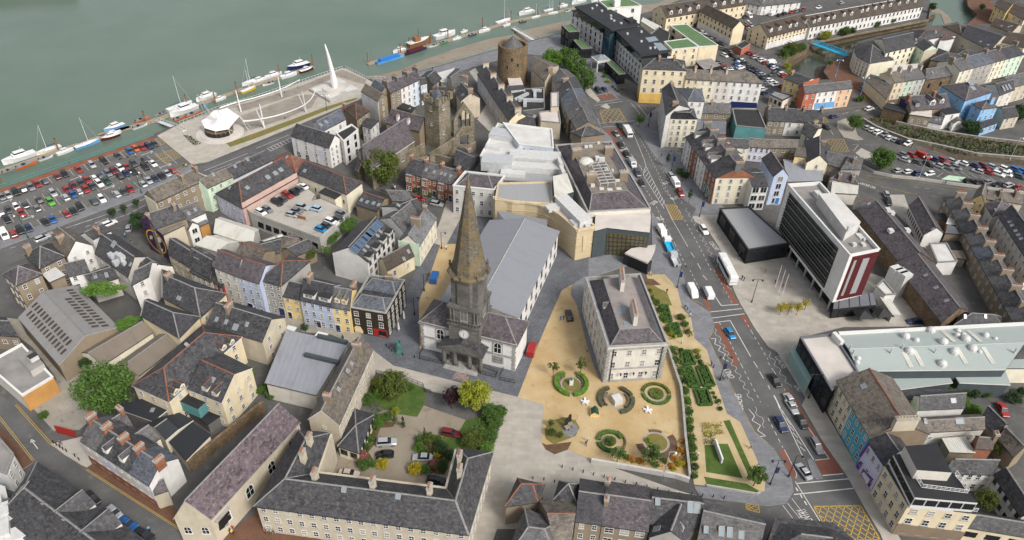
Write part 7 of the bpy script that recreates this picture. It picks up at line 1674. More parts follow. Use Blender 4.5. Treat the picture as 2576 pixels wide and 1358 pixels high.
inst(cmesh(5,.9,2.0,7,'buff','pot_buff'),'chimney',cr[1].root,Matrix.Translation(cr[1].R1.lerp(cr[1].R0,.04)-Zu(.3))@Matrix.Rotation(math.atan2(cr[1].ridge.y,cr[1].ridge.x)+math.pi/2,4,'Z'))
skylight(cr[0],(935,-180,1.2,1.2));panel(cr[1],[(1030,325),(1335,185),(1615,295),(1560,400),(1200,470)],'w_brickrend','end_wall_render',.03)
pu=bld('lilac house with purple window surrounds and purple door',(1012,362),(1172,602),(1400,440),((1172,602),(1012,850)),1.8,wall='lilac',rc='dark',win={0:(3,2,.9,1.5)},name='house')
panel(pu,[(1015,372),(1025,395),(930,530),(922,510)],'p_purple','cornice',.2);panel(pu,[(935,690),(960,640),(1055,740),(1040,800),(1000,850)],'p_purple','shop_surround',.08);panel(pu,[(945,690),(970,670),(1030,750),(1000,800)],'w_white','shop_window',.14);panel(pu,[(880,620),(930,560),(945,590),(905,670)],'p_purple','door',.1)
cc=bld('cream corner hotel with roof terrace railings and dark upper storeys',(1182,602),(1417,1002),(2112,1090),((1417,1002),(1238,1292)),roof='f',para=.4,wall='cream',rc='black',win={0:(4,3,1.1,1.8),1:(4,3,1.3,1.8)},name='corner_hotel',base=(3.6,'brickrend',(1,)),rt='trim_dark')
hk=cc.h;m1=mass(cc,'upper_storey',[(1262,500),(1480,930),(2110,985),(1840,660),(1560,470)],hk-.3,hk+3,'trim_white','r_black');mass(cc,'top_storey',[(1375,412),(1500,655),(1850,680),(1705,388)],hk+3,hk+5.6,'w_offwhite','r_black')
zq=hk+.1;
for k,(pts,z) in enumerate((([(1205,580),(1440,985),(2100,1075)],hk+.1),([(1340,490),(1540,830),(2010,890),(1880,690)],hk+3.05))):
 w=[G(p,z) for p in pts];b=MB()
 for p,s in zip(w,w[1:]):
  b.beam(p+Zu(1.0),s+Zu(1.0),.08,.08);b.beam(p+Zu(.1),s+Zu(.1),.08,.08);b.beam(p+Zu(.55),s+Zu(.55),.05,.05)
  N=int((s-p).length/.8)
  for j in range(N+1):q=p.lerp(s,j/N);b.box((q.x,q.y,z),(.07,.07,1.05))
 b.obj('railing',['metal_white'],cc.root)
e=(G((1480,930),hk+3)-G((1262,500),hk+3));n=Vc((e.y,-e.x,0)).normalized();n=-n if n.x>0 else n
for k in range(6):p=G((1262+218*(k+.5)/6,500+430*(k+.5)/6),hk+3)+n*.02;inst(wmesh(1.6,1.7,'k'),'window',cc.root,frame(Vc((p.x,p.y,hk+.8)),n))
e=(G((2110,985),hk+3)-G((1480,930),hk+3));n=Vc((e.y,-e.x,0)).normalized();n=-n if n.y>0 else n
for k in range(5):p=G((1480+630*(k+.5)/5,930+55*(k+.5)/5),hk+3)+n*.02;inst(wmesh(2.0,1.7,'k'),'window',cc.root,frame(Vc((p.x,p.y,hk+.8)),n))
bld('low corner wing with cream upper wall at the lower right edge',(1960,1215),(2650,1330),(2700,1180,2090,1080),5,1.6,wall='cream',rc='slate',win={0:(3,1,2.6,1.6,'k')},name='building')
bld('white courtyard house with slate roof behind the corner hotel',(1830,680),(2275,690),('r',2330,555),6,2.2,wall='white',rc='slate',win={0:(5,2)},ch=[(1930,530,2),(2150,530,2),(2440,510,2)])
bld('white wing with long slate roof at the lower right edge',(2285,690),(2560,1120),('r',2680,1060),6,2.2,wall='white',rc='slate',win={0:(5,2,1,1.2,'d')})
bld('brown corrugated back building with two rooflights',(1560,270),(2180,235),(2120,95,1530,130),5,1.4,wall='offwhite',rc='brown',sk=[(1590,190),(1935,190,2,1.4)],name='building',win={0:(3,1,.9,.9)})
bld('pale translucent yard roof behind the corner hotel',(1830,470),(2075,480),(1980,330,1760,345),3.6,roof='f',wall='tan',rc='corrwhite',name='yard_roof')
bld('dark slate long roof at the right edge',(2140,130),(2300,300),(2420,200,2220,10),5,2,wall='tan',rc='dark',name='building')
bld('brown-roofed cottage in the right-hand yards',(2090,430),(2260,440),(2250,330,2090,310),5,1.6,wall='brick',rc='choc',ch=[(2275,330,2)])
bld('long brown roof at the right edge below the yards',(2320,330),(2480,520),(2600,440,2390,240),5,2,wall='tan',rc='brown',name='building')
T(3,2)
bld('white-walled slate building with green end in the lower right',(1480,1260),(1520,1400),(1980,1380,1940,1220),5.5,2,wall='white',rc='slate',ax=1,sk=[(1870,1340,1.4,1.2)],base=(5.5,'mint',(0,)),name='building')
bld('low dark flat roof under the mint bays',(1320,1280),(1480,1300),(1900,1210,1310,1200),4.2,roof='f',wall='tan',rc='slate',name='building')
T(3,3)
rbld('dark slate building with pale parapet at the bottom edge',[(75,1130),(-40,1500),(950,1500),(860,1358),(780,1280),(650,1185),(420,1160),(280,1145)],8,{'a':(120,1190,-.1),'b':(330,1300,2.2),'c':(650,1340,2.2),'d':(600,1240,-.1)},['ABbca','acd','DEFGHAad','CDdcbB'],'brickdark','slate',trim='trim_white',ridges=('bc',))
T(2,3)
for lb_,a,b_,cd,rc,kw in(('slate hip-roofed house with orange ridges at the bottom edge',(-60,1010),(255,965),(322,800,60,738),'slate',dict(roof='h',rt='red',hf=(.3,.3))),('small slate hip roof beside the orange-ridged house',(428,938),(652,990),(672,800,482,765),'slate',dict(roof='h')),('narrow house with black rear slope in the bottom row',(640,1165),(900,1198),(928,785,685,745),'dark',dict(win={0:(2,2)})),('house with wide purple-black roof in the bottom row',(905,1205),(1372,1270),(1388,835,945,770),'purple',dict(win={0:(3,2,1.8,1.6)},ch=[(945,990,2,'x',1.6),(960,800,2)],rt='grey')),('house with mossy slate roof and roof windows in the bottom row',(1388,1185),(1900,1230),(1905,925,1392,845),'slate',dict(sk=[(1465,1010,1,1.4),(1795,1085,1.2,2.2),(1862,1092,1.2,2.2)])),('end house with long grey roof at the bottom of the main street',(1870,1345),(2500,1400),(2532,1168,1930,955),'mid',dict(sk=[(1950,1290,.9,1.4),(2105,1320,1.1,1.9),(2188,1330,1.1,1.9),(2305,1350,1.1,1.6)])),('large light slate hip roof at the bottom edge',(-60,1560),(430,1520),(452,1180,130,1040),'mid',dict(roof='h',ch=[(185,1040,6,'x',1.6)],hf=(.3,.3))),('brown slate roof with orange ridge behind the light hip roof',(430,1400),(600,1370),(650,985,270,960),'brown',dict(rt='red'))):
 w_=kw.pop('win',None);bld(lb_,a,b_,cd,6.5,2.6,wall='tan',rc=rc,win=w_,group='houses along the bottom edge',**kw)
bld('slate gable projecting towards the camera in the bottom row',(1385,1330),(1760,1390),(1900,1110,1450,1080),6.3,3.0,ax=1,wall='grey',rc='slate',sk=[(1420,1250,1.2,1.6),(1725,1255,1.2,1.6)],win={0:(2,1)})
# vehicles
def paintm(name,col,metal=.0):
 m,nt,b=_nt(name);b.inputs['Base Color'].default_value=(*col,1);b.inputs['Roughness'].default_value=.28;b.inputs['Metallic'].default_value=metal;b.inputs['Coat Weight'].default_value=.4;MATS[name]=m
CCOL={'w':('white',(.72,.72,.71)),'s':('silver',(.46,.47,.48)),'g':('grey',(.22,.225,.235)),'d':('dark grey',(.075,.08,.088)),'k':('black',(.015,.015,.017)),'r':('red',(.28,.018,.014)),'m':('maroon',(.14,.012,.02)),'n':('navy',(.018,.03,.085)),'b':('blue',(.01,.09,.30)),'t':('dark green',(.02,.06,.05)),'o':('orange',(.5,.10,.02)),'l':('lime green',(.08,.34,.03)),'p':('pale blue',(.32,.42,.52)),'e':('beige',(.50,.42,.34)),'c':('cyan',(.01,.20,.45))}
for k,(n_,c_) in CCOL.items():paintm('car_'+k,c_,.35 if k in 'sgd' else 0)
def loft(b,secs,mi=0):
 for a,c in zip(secs,secs[1:]):
  n=len(a)
  for k in range(n):b.face([a[k],a[(k+1)%n],c[(k+1)%n],c[k]],mi)
 b.face(secs[0][::-1],mi);b.face(secs[-1],mi)
CARS={}
def car_kit(kind):
 if kind in CARS:return CARS[kind]
 L,W,H,belt,hood,g0,r0,r1,g1={'hatchback':(4.0,1.74,1.46,.92,.80,-1.85,-1.45,.15,1.05),'saloon':(4.5,1.78,1.43,.92,.80,-1.55,-.95,.25,1.05),'estate':(4.6,1.8,1.5,.95,.83,-2.15,-1.8,.2,1.05),'suv':(4.5,1.85,1.68,1.08,.98,-2.05,-1.75,.15,1.0),'van':(5.2,1.95,2.15,1.25,1.1,1.0,1.05,1.35,2.05)}[kind]
 x1,w=L/2,W/2
 b=MB()
 def sec(x,hw,z0,zt,tw):return[Vc((x,-hw*.92,z0)),Vc((x,hw*.92,z0)),Vc((x,hw,z0+.25)),Vc((x,hw,zt-.16)),Vc((x,tw,zt)),Vc((x,-tw,zt)),Vc((x,-hw,zt-.16)),Vc((x,-hw,z0+.25))]
 rear=belt if kind!='van' else H
 if kind=='van':
  loft(b,[sec(-x1,w*.94,.3,H-.1,w*.8),sec(-x1+.12,w,.25,H,w*.84),sec(.9,w,.22,H,w*.84),sec(1.25,w,.22,H-.06,w*.82),sec(1.7,w,.22,1.62,w*.86),sec(2.05,w,.22,1.2,w*.9),sec(x1-.12,w*.96,.24,.98,w*.86),sec(x1,w*.86,.34,.75,w*.8)])
 else:
  loft(b,[sec(-x1,w*.84,.36,belt-.18,w*.72),sec(-x1+.1,w*.95,.24,belt-.04,w*.82),sec(-x1+.5,w,.2,belt,w*.88),sec(0,w,.2,belt,w*.9),sec(g1-.05,w,.2,belt-.02,w*.88),sec(g1+.4,w,.2,hood,w*.84),sec(x1-.15,w*.95,.22,hood-.1,w*.78),sec(x1,w*.82,.32,hood-.26,w*.68)])
  z=H-.03;tw=w*.70;P=lambda x,y,zz:Vc((x,y,zz))
  rp=[P(r0-.1,-tw,z),P(r1+.1,-tw,z),P(r1+.1,tw,z),P(r0-.1,tw,z)]
  loft(b,[rp,[P((r0 if k in(0,3) else r1),p.y*.9,H+.04) for k,p in enumerate(rp)]])
 g=MB()
 if kind=='van':
  g.face([Vc((2.07,-w*.84,1.28)),Vc((2.07,w*.84,1.28)),Vc((1.36,w*.76,H-.14)),Vc((1.36,-w*.76,H-.14))])
  for s in(-1,1):f=[Vc((1.9,s*w*1.01,1.25)),Vc((.75,s*w*1.01,1.25)),Vc((.75,s*w*1.0,1.8)),Vc((1.45,s*w*.97,1.8))];g.face(f if s>0 else f[::-1])
 else:
  lo=[Vc((g0,-w*.86,belt-.04)),Vc((g1,-w*.86,belt-.04)),Vc((g1,w*.86,belt-.04)),Vc((g0,w*.86,belt-.04))]
  hi=[Vc((r0,-w*.72,H-.02)),Vc((r1,-w*.72,H-.02)),Vc((r1,w*.72,H-.02)),Vc((r0,w*.72,H-.02))]
  loft(g,[lo,hi])
 wh=MB();rr=.31 if kind!='van' else .34
 for s in(1,):wh.tube((0,-.1,0),(0,.1,0),rr,rr,12,0);wh.tube((0,-.11,0),(0,.11,0),rr*.6,rr*.6,10,1)
 hl=MB();hl.box((0,0,0),(.12,.34,.14));tl=MB();tl.box((0,0,0),(.1,.28,.22))
 CARS[kind]=(b.mesh('body',['car_w'],smooth=False),g.mesh('windows',['glass_dark']),wh.mesh('wheel',['rubber','metal']),hl.mesh('headlight',['metal_white']),tl.mesh('tail_light',['p_red']),L,W,hood if kind!='van' else .95,belt)
 return CARS[kind]
def child(me,name,parent,m4,mats=None):
 o=bpy.data.objects.new(name,me);COL.objects.link(o);o.parent=parent;o.matrix_local=m4
 if mats:
  for k,mm in enumerate(mats):
   if mm:o.material_slots[k].link='OBJECT';o.material_slots[k].material=MATS[mm]
 return o
def car(x,y,col,kind,rz,label,group,z=.02,loc=None):
 me=car_kit(kind);p=G((x,y),z+.55) if loc is None else loc;p=Vc((p.x,p.y,z))
 r=root('parked_car' if kind!='van' else 'van',label,'car' if kind!='van' else 'van',p,group,rz)
 I=Matrix.Identity(4);child(me[0],'body',r,I,['car_'+col]);child(me[1],'windows',r,I)
 L,W,hd,bt=me[5:9]
 for sx in(-1,1):
  for sy in(-1,1):child(me[2],'wheel',r,Matrix.Translation((sx*L*.305,sy*(W/2-.09),.31)))
 if p.y<230:
  for s in(-1,1):child(me[3],'headlight',r,Matrix.Translation((L/2-.12,s*W*.33,hd-.32)));child(me[4],'tail_light',r,Matrix.Translation((-L/2+.06,s*W*.37,bt-.35)))
 return r
ORD=['%d%s'%(k,'th' if k%100 in(11,12,13) else{1:'st',2:'nd',3:'rd'}.get(k%10,'th')) for k in range(1,60)]
def cars(data,a,b,row,group,z=.02,seed=1):
 rnd=random.Random(seed);rz=ang(a,b);its=[i.split() for i in data.split(';') if i];its.sort(key=lambda i:float(i[0]))
 for k,(x,y,c) in enumerate(its):
  kd={'V':'van','U':'suv','S':'saloon','E':'estate','H':'hatchback'}.get(c[1:],rnd.choice(['hatchback','hatchback','saloon','suv','estate']))
  car(float(x),float(y),c[0],kd,rz+rnd.uniform(-.05,.05)+(math.pi if rnd.random()<.25 else 0),'%s %s, %s from left in the %s'%(CCOL[c[0]][0],kd,ORD[k],row),group,z)
def one(x,y,c,kd,a,b,label,z=.02):car(x,y,c,{'V':'van','U':'suv','S':'saloon','E':'estate','H':'hatchback'}[kd],ang(a,b),label,None,z)
T(0,1);g_='cars in the quay car park'
cars('20 625 g;85 605 s;160 575 k;235 548 d;312 527 g;375 495 r;450 468 d;575 415 m;650 392 k;790 350 r;925 300 s;1043 262 k;1185 212 d;1305 163 b;1365 138 o;1432 125 r;1497 110 n;1557 90 d',(1270,140),(1340,200),"quay car park's riverside row",g_)
cars('85 755 d;165 722 w;255 703 d;395 658 k;535 588 s;675 552 r;740 518 m;815 485 d;880 458 r;945 430 w;1010 412 n;1088 385 g;1145 360 m;1212 335 w;1278 320 r;1345 290 d;1455 248 d',(1270,130),(1345,200),"quay car park's upper middle row",g_,seed=2)
cars('10 790 g;65 848 k;215 785 r;370 737 g;510 675 lU;660 630 s;735 600 b;795 570 s;865 545 r;930 515 d;1000 490 w;1075 465 t;1205 415 k;1268 388 n;1340 368 k;1460 320 k;1540 288 w',(1270,130),(1345,200),"quay car park's lower middle row",g_,seed=3)
cars('45 1005 wV;135 995 r;205 960 k;290 938 n;455 875 k;530 848 b;665 792 r;738 765 k;805 725 kU;945 672 t;1025 645 w;1172 595 s;1248 570 d;1312 545 r;1440 492 s;1495 458 s;1560 440 n;1625 412 k;1683 385 s;1740 355 r',(1270,130),(1345,205),"quay car park's street-side row",g_,seed=4)
one(430,1040,'s','U',(360,1060),(500,1000),'silver SUV driving on the quay road below the car park');one(1100,890,'w','E',(1040,915),(1150,870),'white estate car on the quay road near the round trees');one(1297,935,'s','H',(1290,960),(1305,900),'silver hatchback parked under the leafy tree near the mural')
T(1,1);g_='cars on the rooftop parking deck'
cars('50 775 w;115 748 g;210 678 k;262 643 d;318 606 r;380 580 k;420 543 d;470 515 w',(170,650),(270,700),'back row of the rooftop deck',g_,5.03)
cars('365 800 s;412 765 g;470 726 s;590 740 pU',(310,790),(420,815),'short middle row of the rooftop deck',g_,5.03)
cars('655 950 c;715 915 d;760 875 w;815 842 d;865 800 g',(600,930),(715,975),'front right row of the rooftop deck',g_,5.03)
one(1515,602,'k','S',(1465,580),(1560,620),'black saloon parked at the head of the cathedral lane');one(1645,640,'r','H',(1600,635),(1695,645),'red hatchback in front of the brick terrace');one(1820,692,'s','E',(1760,680),(1878,705),'silver people carrier beside the white museum house');one(950,740,'g','H',(900,760),(1000,720),'grey car tucked behind the parking deck wall')
T(2,1)
for x,y,c,k,l in((1095,98,'k','S','black saloon first in the queue on the main street'),(1150,192,'k','H','black hatchback second in the queue on the main street'),(1210,292,'s','V','silver van in the queue beside the hall'),(1260,385,'d','U','dark SUV behind the silver van'),(1303,487,'k','H','black hatchback last in the queue beside the hall'),(1603,420,'s','E','silver estate parked outside the Georgian terrace'),(1645,490,'w','V','white van parked outside the Georgian terrace'),(1690,580,'r','U','red SUV parked behind the white van'),(1930,957,'w','U','white SUV in the coach bay beside the pavilion'),(1508,975,'w','V','white works van with chevrons by the theatre')):one(x,y,c,k,(1210,290),(1300,440),l)
T(2,0);one(1085,1264,'k','S',(1060,1230),(1110,1300),'black saloon stopped at the junction crossing');one(865,907,'k','U',(840,880),(890,930),'black SUV waiting beside the hotel trees');one(930,900,'n','S',(900,870),(955,925),'navy saloon waiting beside the hotel planters');one(1045,1342,'g','S',(1020,1310),(1070,1370),'grey saloon at the bus lane start')
T(2,2);one(1815,222,'w','V',(1780,150),(1850,290),'white van with teal front in the lay-by beside the garden');one(1975,232,'w','V',(2010,300),(1950,170),'white van with yellow chevron doors on the main street');one(2195,640,'c','H',(2160,590),(2230,690),'bright blue car on the main street');one(200,802,'r','V',(185,850),(215,750),'red and cream van beside the cathedral side wall');one(575,458,'k','U',(590,520),(560,400),'black people carrier on the gravel beside the palace')
T(3,2);one(70,1112,'k','S',(30,1050),(110,1170),'black saloon outside the store');one(222,1312,'s','S',(190,1260),(255,1358),'silver saloon outside the store');one(1480,517,'n','S',(1550,520),(1410,515),'navy saloon parked by the stone warehouse')
T(3,3);one(240,18,'s','S',(210,-40),(270,50),'silver car near the cream quoined house');one(128,197,'n','E',(90,130),(170,260),'navy estate on the lower main street');one(338,172,'k','H',(300,110),(380,235),'black hatchback beside the red cycle lane');one(490,412,'g','E',(440,330),(535,490),'grey-brown estate stopped at the cycle box');one(360,667,'s','S',(410,730),(320,610),'silver car turning at the traffic island');one(2362,48,'r','S',(2340,0),(2390,90),'red sports car in the right-hand yards')
T(1,3);one(1315,377,'s','U',(1240,380),(1395,370),'silver SUV in the courtyard beside the timber pile');one(1295,497,'k','H',(1380,490),(1205,495),'black people carrier in the courtyard');one(1675,527,'s','S',(1770,530),(1580,525),'silver saloon in the courtyard');one(1960,282,'m','E',(1880,270),(2045,300),'maroon people carrier in the courtyard');one(1812,757,'k','H',(1725,745),(1900,770),'black hatchback by the right wing of the courtyard');one(935,690,'e','S',(845,680),(1025,700),'beige saloon half hidden behind the front wing')
T(1,2);one(1797,78,'b','V',(1780,135),(1815,15),'blue van on the gravel beside the spire')
T(0,3);one(925,938,'k','S',(880,890),(975,985),'black saloon between the gables of the near roof');one(1150,1078,'s','H',(1110,1040),(1185,1110),'silver car behind the second roof gable');one(1285,1190,'b','S',(1210,1140),(1360,1235),'blue saloon on the back street');one(1452,1305,'k','S',(1380,1260),(1540,1345),'black saloon nearest the church corner')
g_='cars in the central car park'
T(2,0)
cars('1855 257 k;1925 332 w;1980 377 g;2050 417 g;2090 447 k;2107 487 g;2142 502 d',(2080,480),(2150,500),'line of cars below the cream block',g_);cars('2140 558 w;2205 532 d;2217 560 k',(2110,540),(2175,575),'short row by the green-roofed office',g_);cars('2080 627 k;2137 662 r;2157 684 k;2187 697 g',(2100,665),(2180,660),'row beside the black shed',g_)
cars('2390 532 r;2435 552 r;2447 575 s;2490 590 g;2517 607 w;2547 630 r',(2350,540),(2430,520),'right-hand row of the central car park',g_);cars('2270 597 k;2302 612 w;2262 640 b;2335 635 k;2300 680 w;2387 664 d;2402 690 k;2440 704 k;2477 722 n;2512 746 s;2530 776 k;2547 800 d;2515 830 k;2552 850 g;2530 895 w;2547 935 n',(2240,640),(2320,620),'diagonal row of the central car park',g_)
cars('2385 160 wV;2325 168 k;2380 235 w;2402 252 s;2360 272 r;2382 292 w',(2350,130),(2430,190),'cluster below the far cream terrace',g_)
T(3,0);cars('35 632 wV;45 660 n;65 680 w;90 704 k;45 750 dU;145 742 w;165 760 r;15 804 w;45 830 w;72 850 w;145 864 r',(20,690),(110,670),'rows beside the channel hedge',g_);cars('45 145 wV;115 153 k;165 138 k;235 123 r;285 112 g;322 103 t;352 97 r;510 75 w;740 28 s',(120,150),(200,120),'parking behind the dormered terraces',g_)
one(1020,1095,'w','U',(970,1110),(1070,1085),'white SUV driving past the advertising wall');one(665,1170,'n','E',(605,1185),(720,1155),'navy estate car at the road fork');one(580,1278,'k','H',(545,1260),(615,1300),'black hatchback by the yellow-sided house');one(965,902,'g','H',(920,890),(1010,920),'grey hatchback on the riverside lane');one(1255,1058,'w','H',(1220,1065),(1290,1050),'white car half hidden by the brick lean-to')
g_='cars in the right-hand car park'
cars('1000 1283 s;1052 1305 w;1107 1330 w;1172 1352 g',(960,1300),(1040,1270),'row under the tree by the ditch wall',g_)
T(3,1);cars('1222 27 w;1282 45 s;1337 65 k;1405 84 w',(1190,45),(1255,10),'lower part of the row along the ditch wall',g_)
cars('1370 203 g;1447 203 r;1557 215 rV;1667 240 n;1764 258 r;1857 266 s;1957 282 w;2077 304 n;2172 312 m;2262 324 s;2387 344 w;2492 354 b;2562 364 b',(1330,185),(1420,225),'back row of the right-hand car park',g_);cars('1380 252 s;1499 274 d;1610 294 k;1707 307 s;1807 322 g;1897 329 g;2107 364 s;2202 369 r;2317 392 w;2402 394 w;2532 419 t',(1330,235),(1430,270),'middle row of the right-hand car park',g_)
cars('1312 358 s;1414 369 w;1512 384 n;1622 389 w',(1260,370),(1360,350),'row along the low wall by the round tree',g_);cars('2012 454 k;2114 469 k;2217 474 g;2312 499 k;2422 506 s;2522 522 r',(1970,465),(2055,440),'row along the low wall at the right',g_);cars('1195 607 s;1212 669 kE',(1180,570),(1215,640),'service yard behind the blue gate','cars in the service yard')
def bus(label,p0,p1,L,W,H,z=.02):
 a,c=G(p0,H),G(p1,H);m=(a+c)/2;rz=math.atan2(c.y-a.y,c.x-a.x);r=root('coach',label,'coach',Vc((m.x,m.y,z)),None,rz);x=L/2
 b=MB();S=lambda x_,k,t:[Vc((x_,-W/2*k,.35)),Vc((x_,W/2*k,.35)),Vc((x_,W/2*k,H-.3)),Vc((x_,W/2*k-.2,H*t)),Vc((x_,-W/2*k+.2,H*t)),Vc((x_,-W/2*k,H-.3))]
 loft(b,[S(-x,.96,.98),S(-x+.3,1,1),S(x-.9,1,1),S(x-.3,.98,.97),S(x,.9,.9)]);b.box((0,0,H-.02),(2.2,1.4,.16));b.box((-3.5,0,H-.02),(1.2,1.2,.12));child(b.mesh('body',['p_white']),'body',r,Matrix.Identity(4))
 g=MB()
 for s in(-1,1):f=[Vc((-x+.8,s*(W/2+.01),1.6)),Vc((x-1.0,s*(W/2+.01),1.6)),Vc((x-1.3,s*(W/2+.01),H-.55)),Vc((-x+.8,s*(W/2+.01),H-.55))];g.face(f[::-1] if s>0 else f)
 g.face([Vc((x+.02,-W*.42,1.2)),Vc((x+.02,W*.42,1.2)),Vc((x-.25,W*.42,H-.5)),Vc((x-.25,-W*.42,H-.5))]);child(g.mesh('windows',['glass_dark']),'windows',r,Matrix.Identity(4))
 for sx in(-.3,.3):
  for sy in(-1,1):child(car_kit('van')[2],'wheel',r,Matrix.Translation((sx*L,sy*(W/2-.12),.5))@Matrix.Scale(1.45,4))
T(2,1);bus('white coach parked in the bay beside the pavilion',(2110,1170),(2250,1440),12,2.5,3.3)
def lorry(name,label,x,y,a,b,cabcol,bedcol,L,box=0.0):
 rz=ang(a,b);p=G((x,y),.8);r=root(name,label,'lorry',Vc((p.x,p.y,.02)),None,rz);m=MB();m.box((L/2-.9,0,.4),(1.8,2.1,2.0));child(m.mesh('cab',[cabcol]),'cab',r,Matrix.Identity(4));m=MB();m.box((L/2+.02,0,1.45),(.06,1.8,.7));child(m.mesh('windscreen',['glass_dark']),'windscreen',r,Matrix.Identity(4))
 m=MB();m.box((-.95,0,.55),(L-2.0,2.1,.25))
 if box:m.box((-.95,0,.8),(L-2.0,2.2,box))
 else:
  for s in(-1,1):m.box((-.95,s*1.05,.8),(L-2.0,.1,.55))
  m.box((-L/2+.1,0,.8),(.1,2.1,.55));m.box((L/2-1.95,0,.8),(.1,2.1,.7))
 child(m.mesh('bed',[bedcol]),'bed',r,Matrix.Identity(4))
 for sx in(-.32,.32):
  for sy in(-1,1):child(car_kit('van')[2],'wheel',r,Matrix.Translation((sx*L,sy*.95,.36))@Matrix.Scale(1.1,4))
lorry('tipper_lorry','small tipper lorry with white cab and blue bed outside the theatre',1575,1112,(1600,1180),(1540,1040),'p_white','p_cyan',6.0);lorry('trailer_lorry','grey flatbed lorry behind the blue tipper',1640,1262,(1670,1320),(1610,1200),'galv','galv',5.4)
T(2,0);lorry('box_lorry','white box lorry waiting at the junction',1165,1335,(1150,1310),(1185,1365),'p_white','p_white',6.5,1.9)
# boats and pontoons
ZW=-3.2
def boat_hull(b,L,W,H,mi=0,deck=1,sharp=1.0):
 st=[]
 for k in range(7):
  t=k/6;x=-L/2+L*t;w=W/2*(1-max(0,(t-.55)/.45)**1.8*.97)*(0.88+.12*min(1,t*4));zt=H*(1+.35*t*t);st.append([Vc((x,-w*.55,-.25)),Vc((x,w*.55,-.25)),Vc((x,w,zt)),Vc((x,-w,zt))])
 for a,c in zip(st,st[1:]):
  b.face([a[1],c[1],c[2],a[2]],mi);b.face([c[0],a[0],a[3],c[3]],mi);b.face(_up([a[3],a[2],c[2],c[3]]),deck)
 b.face(st[0][::-1],mi);b.face(st[-1],mi)
def boat(kind,x,y,L,hull,label,rz,top='p_white'):
 p=G((x,y),ZW+.6);r=root({'m':'motor_boat','s':'sailing_boat','r':'dinghy','n':'narrowboat','t':'fishing_boat'}[kind],label,'boat',Vc((p.x,p.y,ZW)),'boats moored at the pontoons',rz);I=Matrix.Identity(4)
 b=MB();W=L*{'m':.32,'s':.29,'r':.36,'n':.16,'t':.34}[kind];H=L*{'m':.13,'s':.10,'r':.10,'n':.06,'t':.16}[kind]+.15
 boat_hull(b,L,W,H);child(b.mesh('hull',[hull,top if kind!='r' else 'p_grey']),'hull',r,I)
 c=MB()
 if kind=='m':
  c.box((-L*.02,0,H),(L*.42,W*.72,L*.10),0,0,None,.9);child(c.mesh('cabin',[top]),'cabin',r,I);c=MB();c.box((-L*.04,0,H+L*.085),(L*.34,W*.62,L*.06),0,0,None,.82);child(c.mesh('cabin_windows',['glass_dark']),'cabin_windows',r,I);c=MB();c.box((-L*.05,0,H+L*.145),(L*.32,W*.6,.12));c.tube((-L*.1,0,H+L*.15),(-L*.13,0,H+L*.30),.04,.03,5);child(c.mesh('cabin_roof',[top]),'cabin_roof',r,I)
 elif kind=='s':
  c.box((-L*.02,0,H),(L*.36,W*.5,L*.045),0,0,None,.85);child(c.mesh('cabin',[top]),'cabin',r,I);c=MB();c.tube((L*.06,0,H),(L*.04,0,L*1.25),.09,.05,6);child(c.mesh('mast',['metal_white']),'mast',r,I);c=MB();c.tube((L*.04,0,H+1.3),(-L*.36,0,H+1.2),.12,.1,6);child(c.mesh('boom',['p_navy']),'boom',r,I);c=MB();c.tube((L*.48,0,H+.3),(L*.045,0,L*1.2),.02,.02,4);child(c.mesh('forestay',['metal_white']),'forestay',r,I)
 elif kind=='n':c.box((-L*.04,0,H),(L*.72,W*.8,1.1),0,0,None,.96);child(c.mesh('cabin',[top]),'cabin',r,I)
 elif kind=='t':
  c.box((-L*.1,0,H),(L*.26,W*.6,2.2));child(c.mesh('wheelhouse',['rust']),'wheelhouse',r,I);c=MB();c.tube((-L*.02,0,H),(-L*.02,0,H+6),.12,.08,6);c.tube((-L*.02,0,H+4),(L*.25,0,H+2.4),.07,.07,5);c.tube((-L*.42,-.8,H),(-L*.42,-.8,H+2.6),.1,.1,5);c.tube((-L*.42,.8,H),(-L*.42,.8,H+2.6),.1,.1,5);c.tube((-L*.42,-.8,H+2.5),(-L*.42,.8,H+2.5),.1,.1,5);child(c.mesh('mast_and_gantry',['p_dkgreen']),'mast_and_gantry',r,I)
 else:c.box((-L*.1,0,H-.05),(L*.16,W*.4,.5));c.box((-L*.46,0,H),(.3,.35,.55));child(c.mesh('console',['p_black']),'console',r,I)
HC={'w':'p_white','c':'w_palecream','o':'p_orange','g':'p_grey','b':'p_skyblue','n':'p_navy','y':'p_yellow','e':'p_green','k':'p_black','y2':'p_cyan','r':'rust','m':'w_maroon'}
HN={'w':'white','c':'cream','o':'orange','g':'grey','b':'light blue','n':'navy','y':'yellow','e':'green','k':'dark','r':'rusty','m':'maroon-bottomed','y2':'cyan'}
KN={'m':'cabin boat','s':'sailing boat','r':'open dinghy','n':'narrowboat','t':'fishing boat'}
def boats(data,a,b,where):
 rz=ang(a,b,ZW)
 for k,it in enumerate(sorted([i.split() for i in data.split(';')],key=lambda i:float(i[0]))):boat(it[2],float(it[0]),float(it[1]),float(it[3]),HC[it[4]],'%s %s, %s boat from the left %s'%(HN[it[4]],KN[it[2]],ORD[k],where),rz+random.uniform(-.04,.04)+(math.pi if k%3==1 else 0),{'b':'p_white','n':'p_white'}.get(it[4],'p_white') if it[2]!='n' else('p_blue' if it[4]=='b' else 'w_maroon'))
T(0,1);boats('195 235 m 11 w;490 150 s 8.5 c;655 165 m 6 w;455 225 r 5 w;260 297 r 7 o;95 352 r 5 g;880 92 s 9 b;1110 20 m 7 m',(0,370),(1000,20),'off the quay car park')
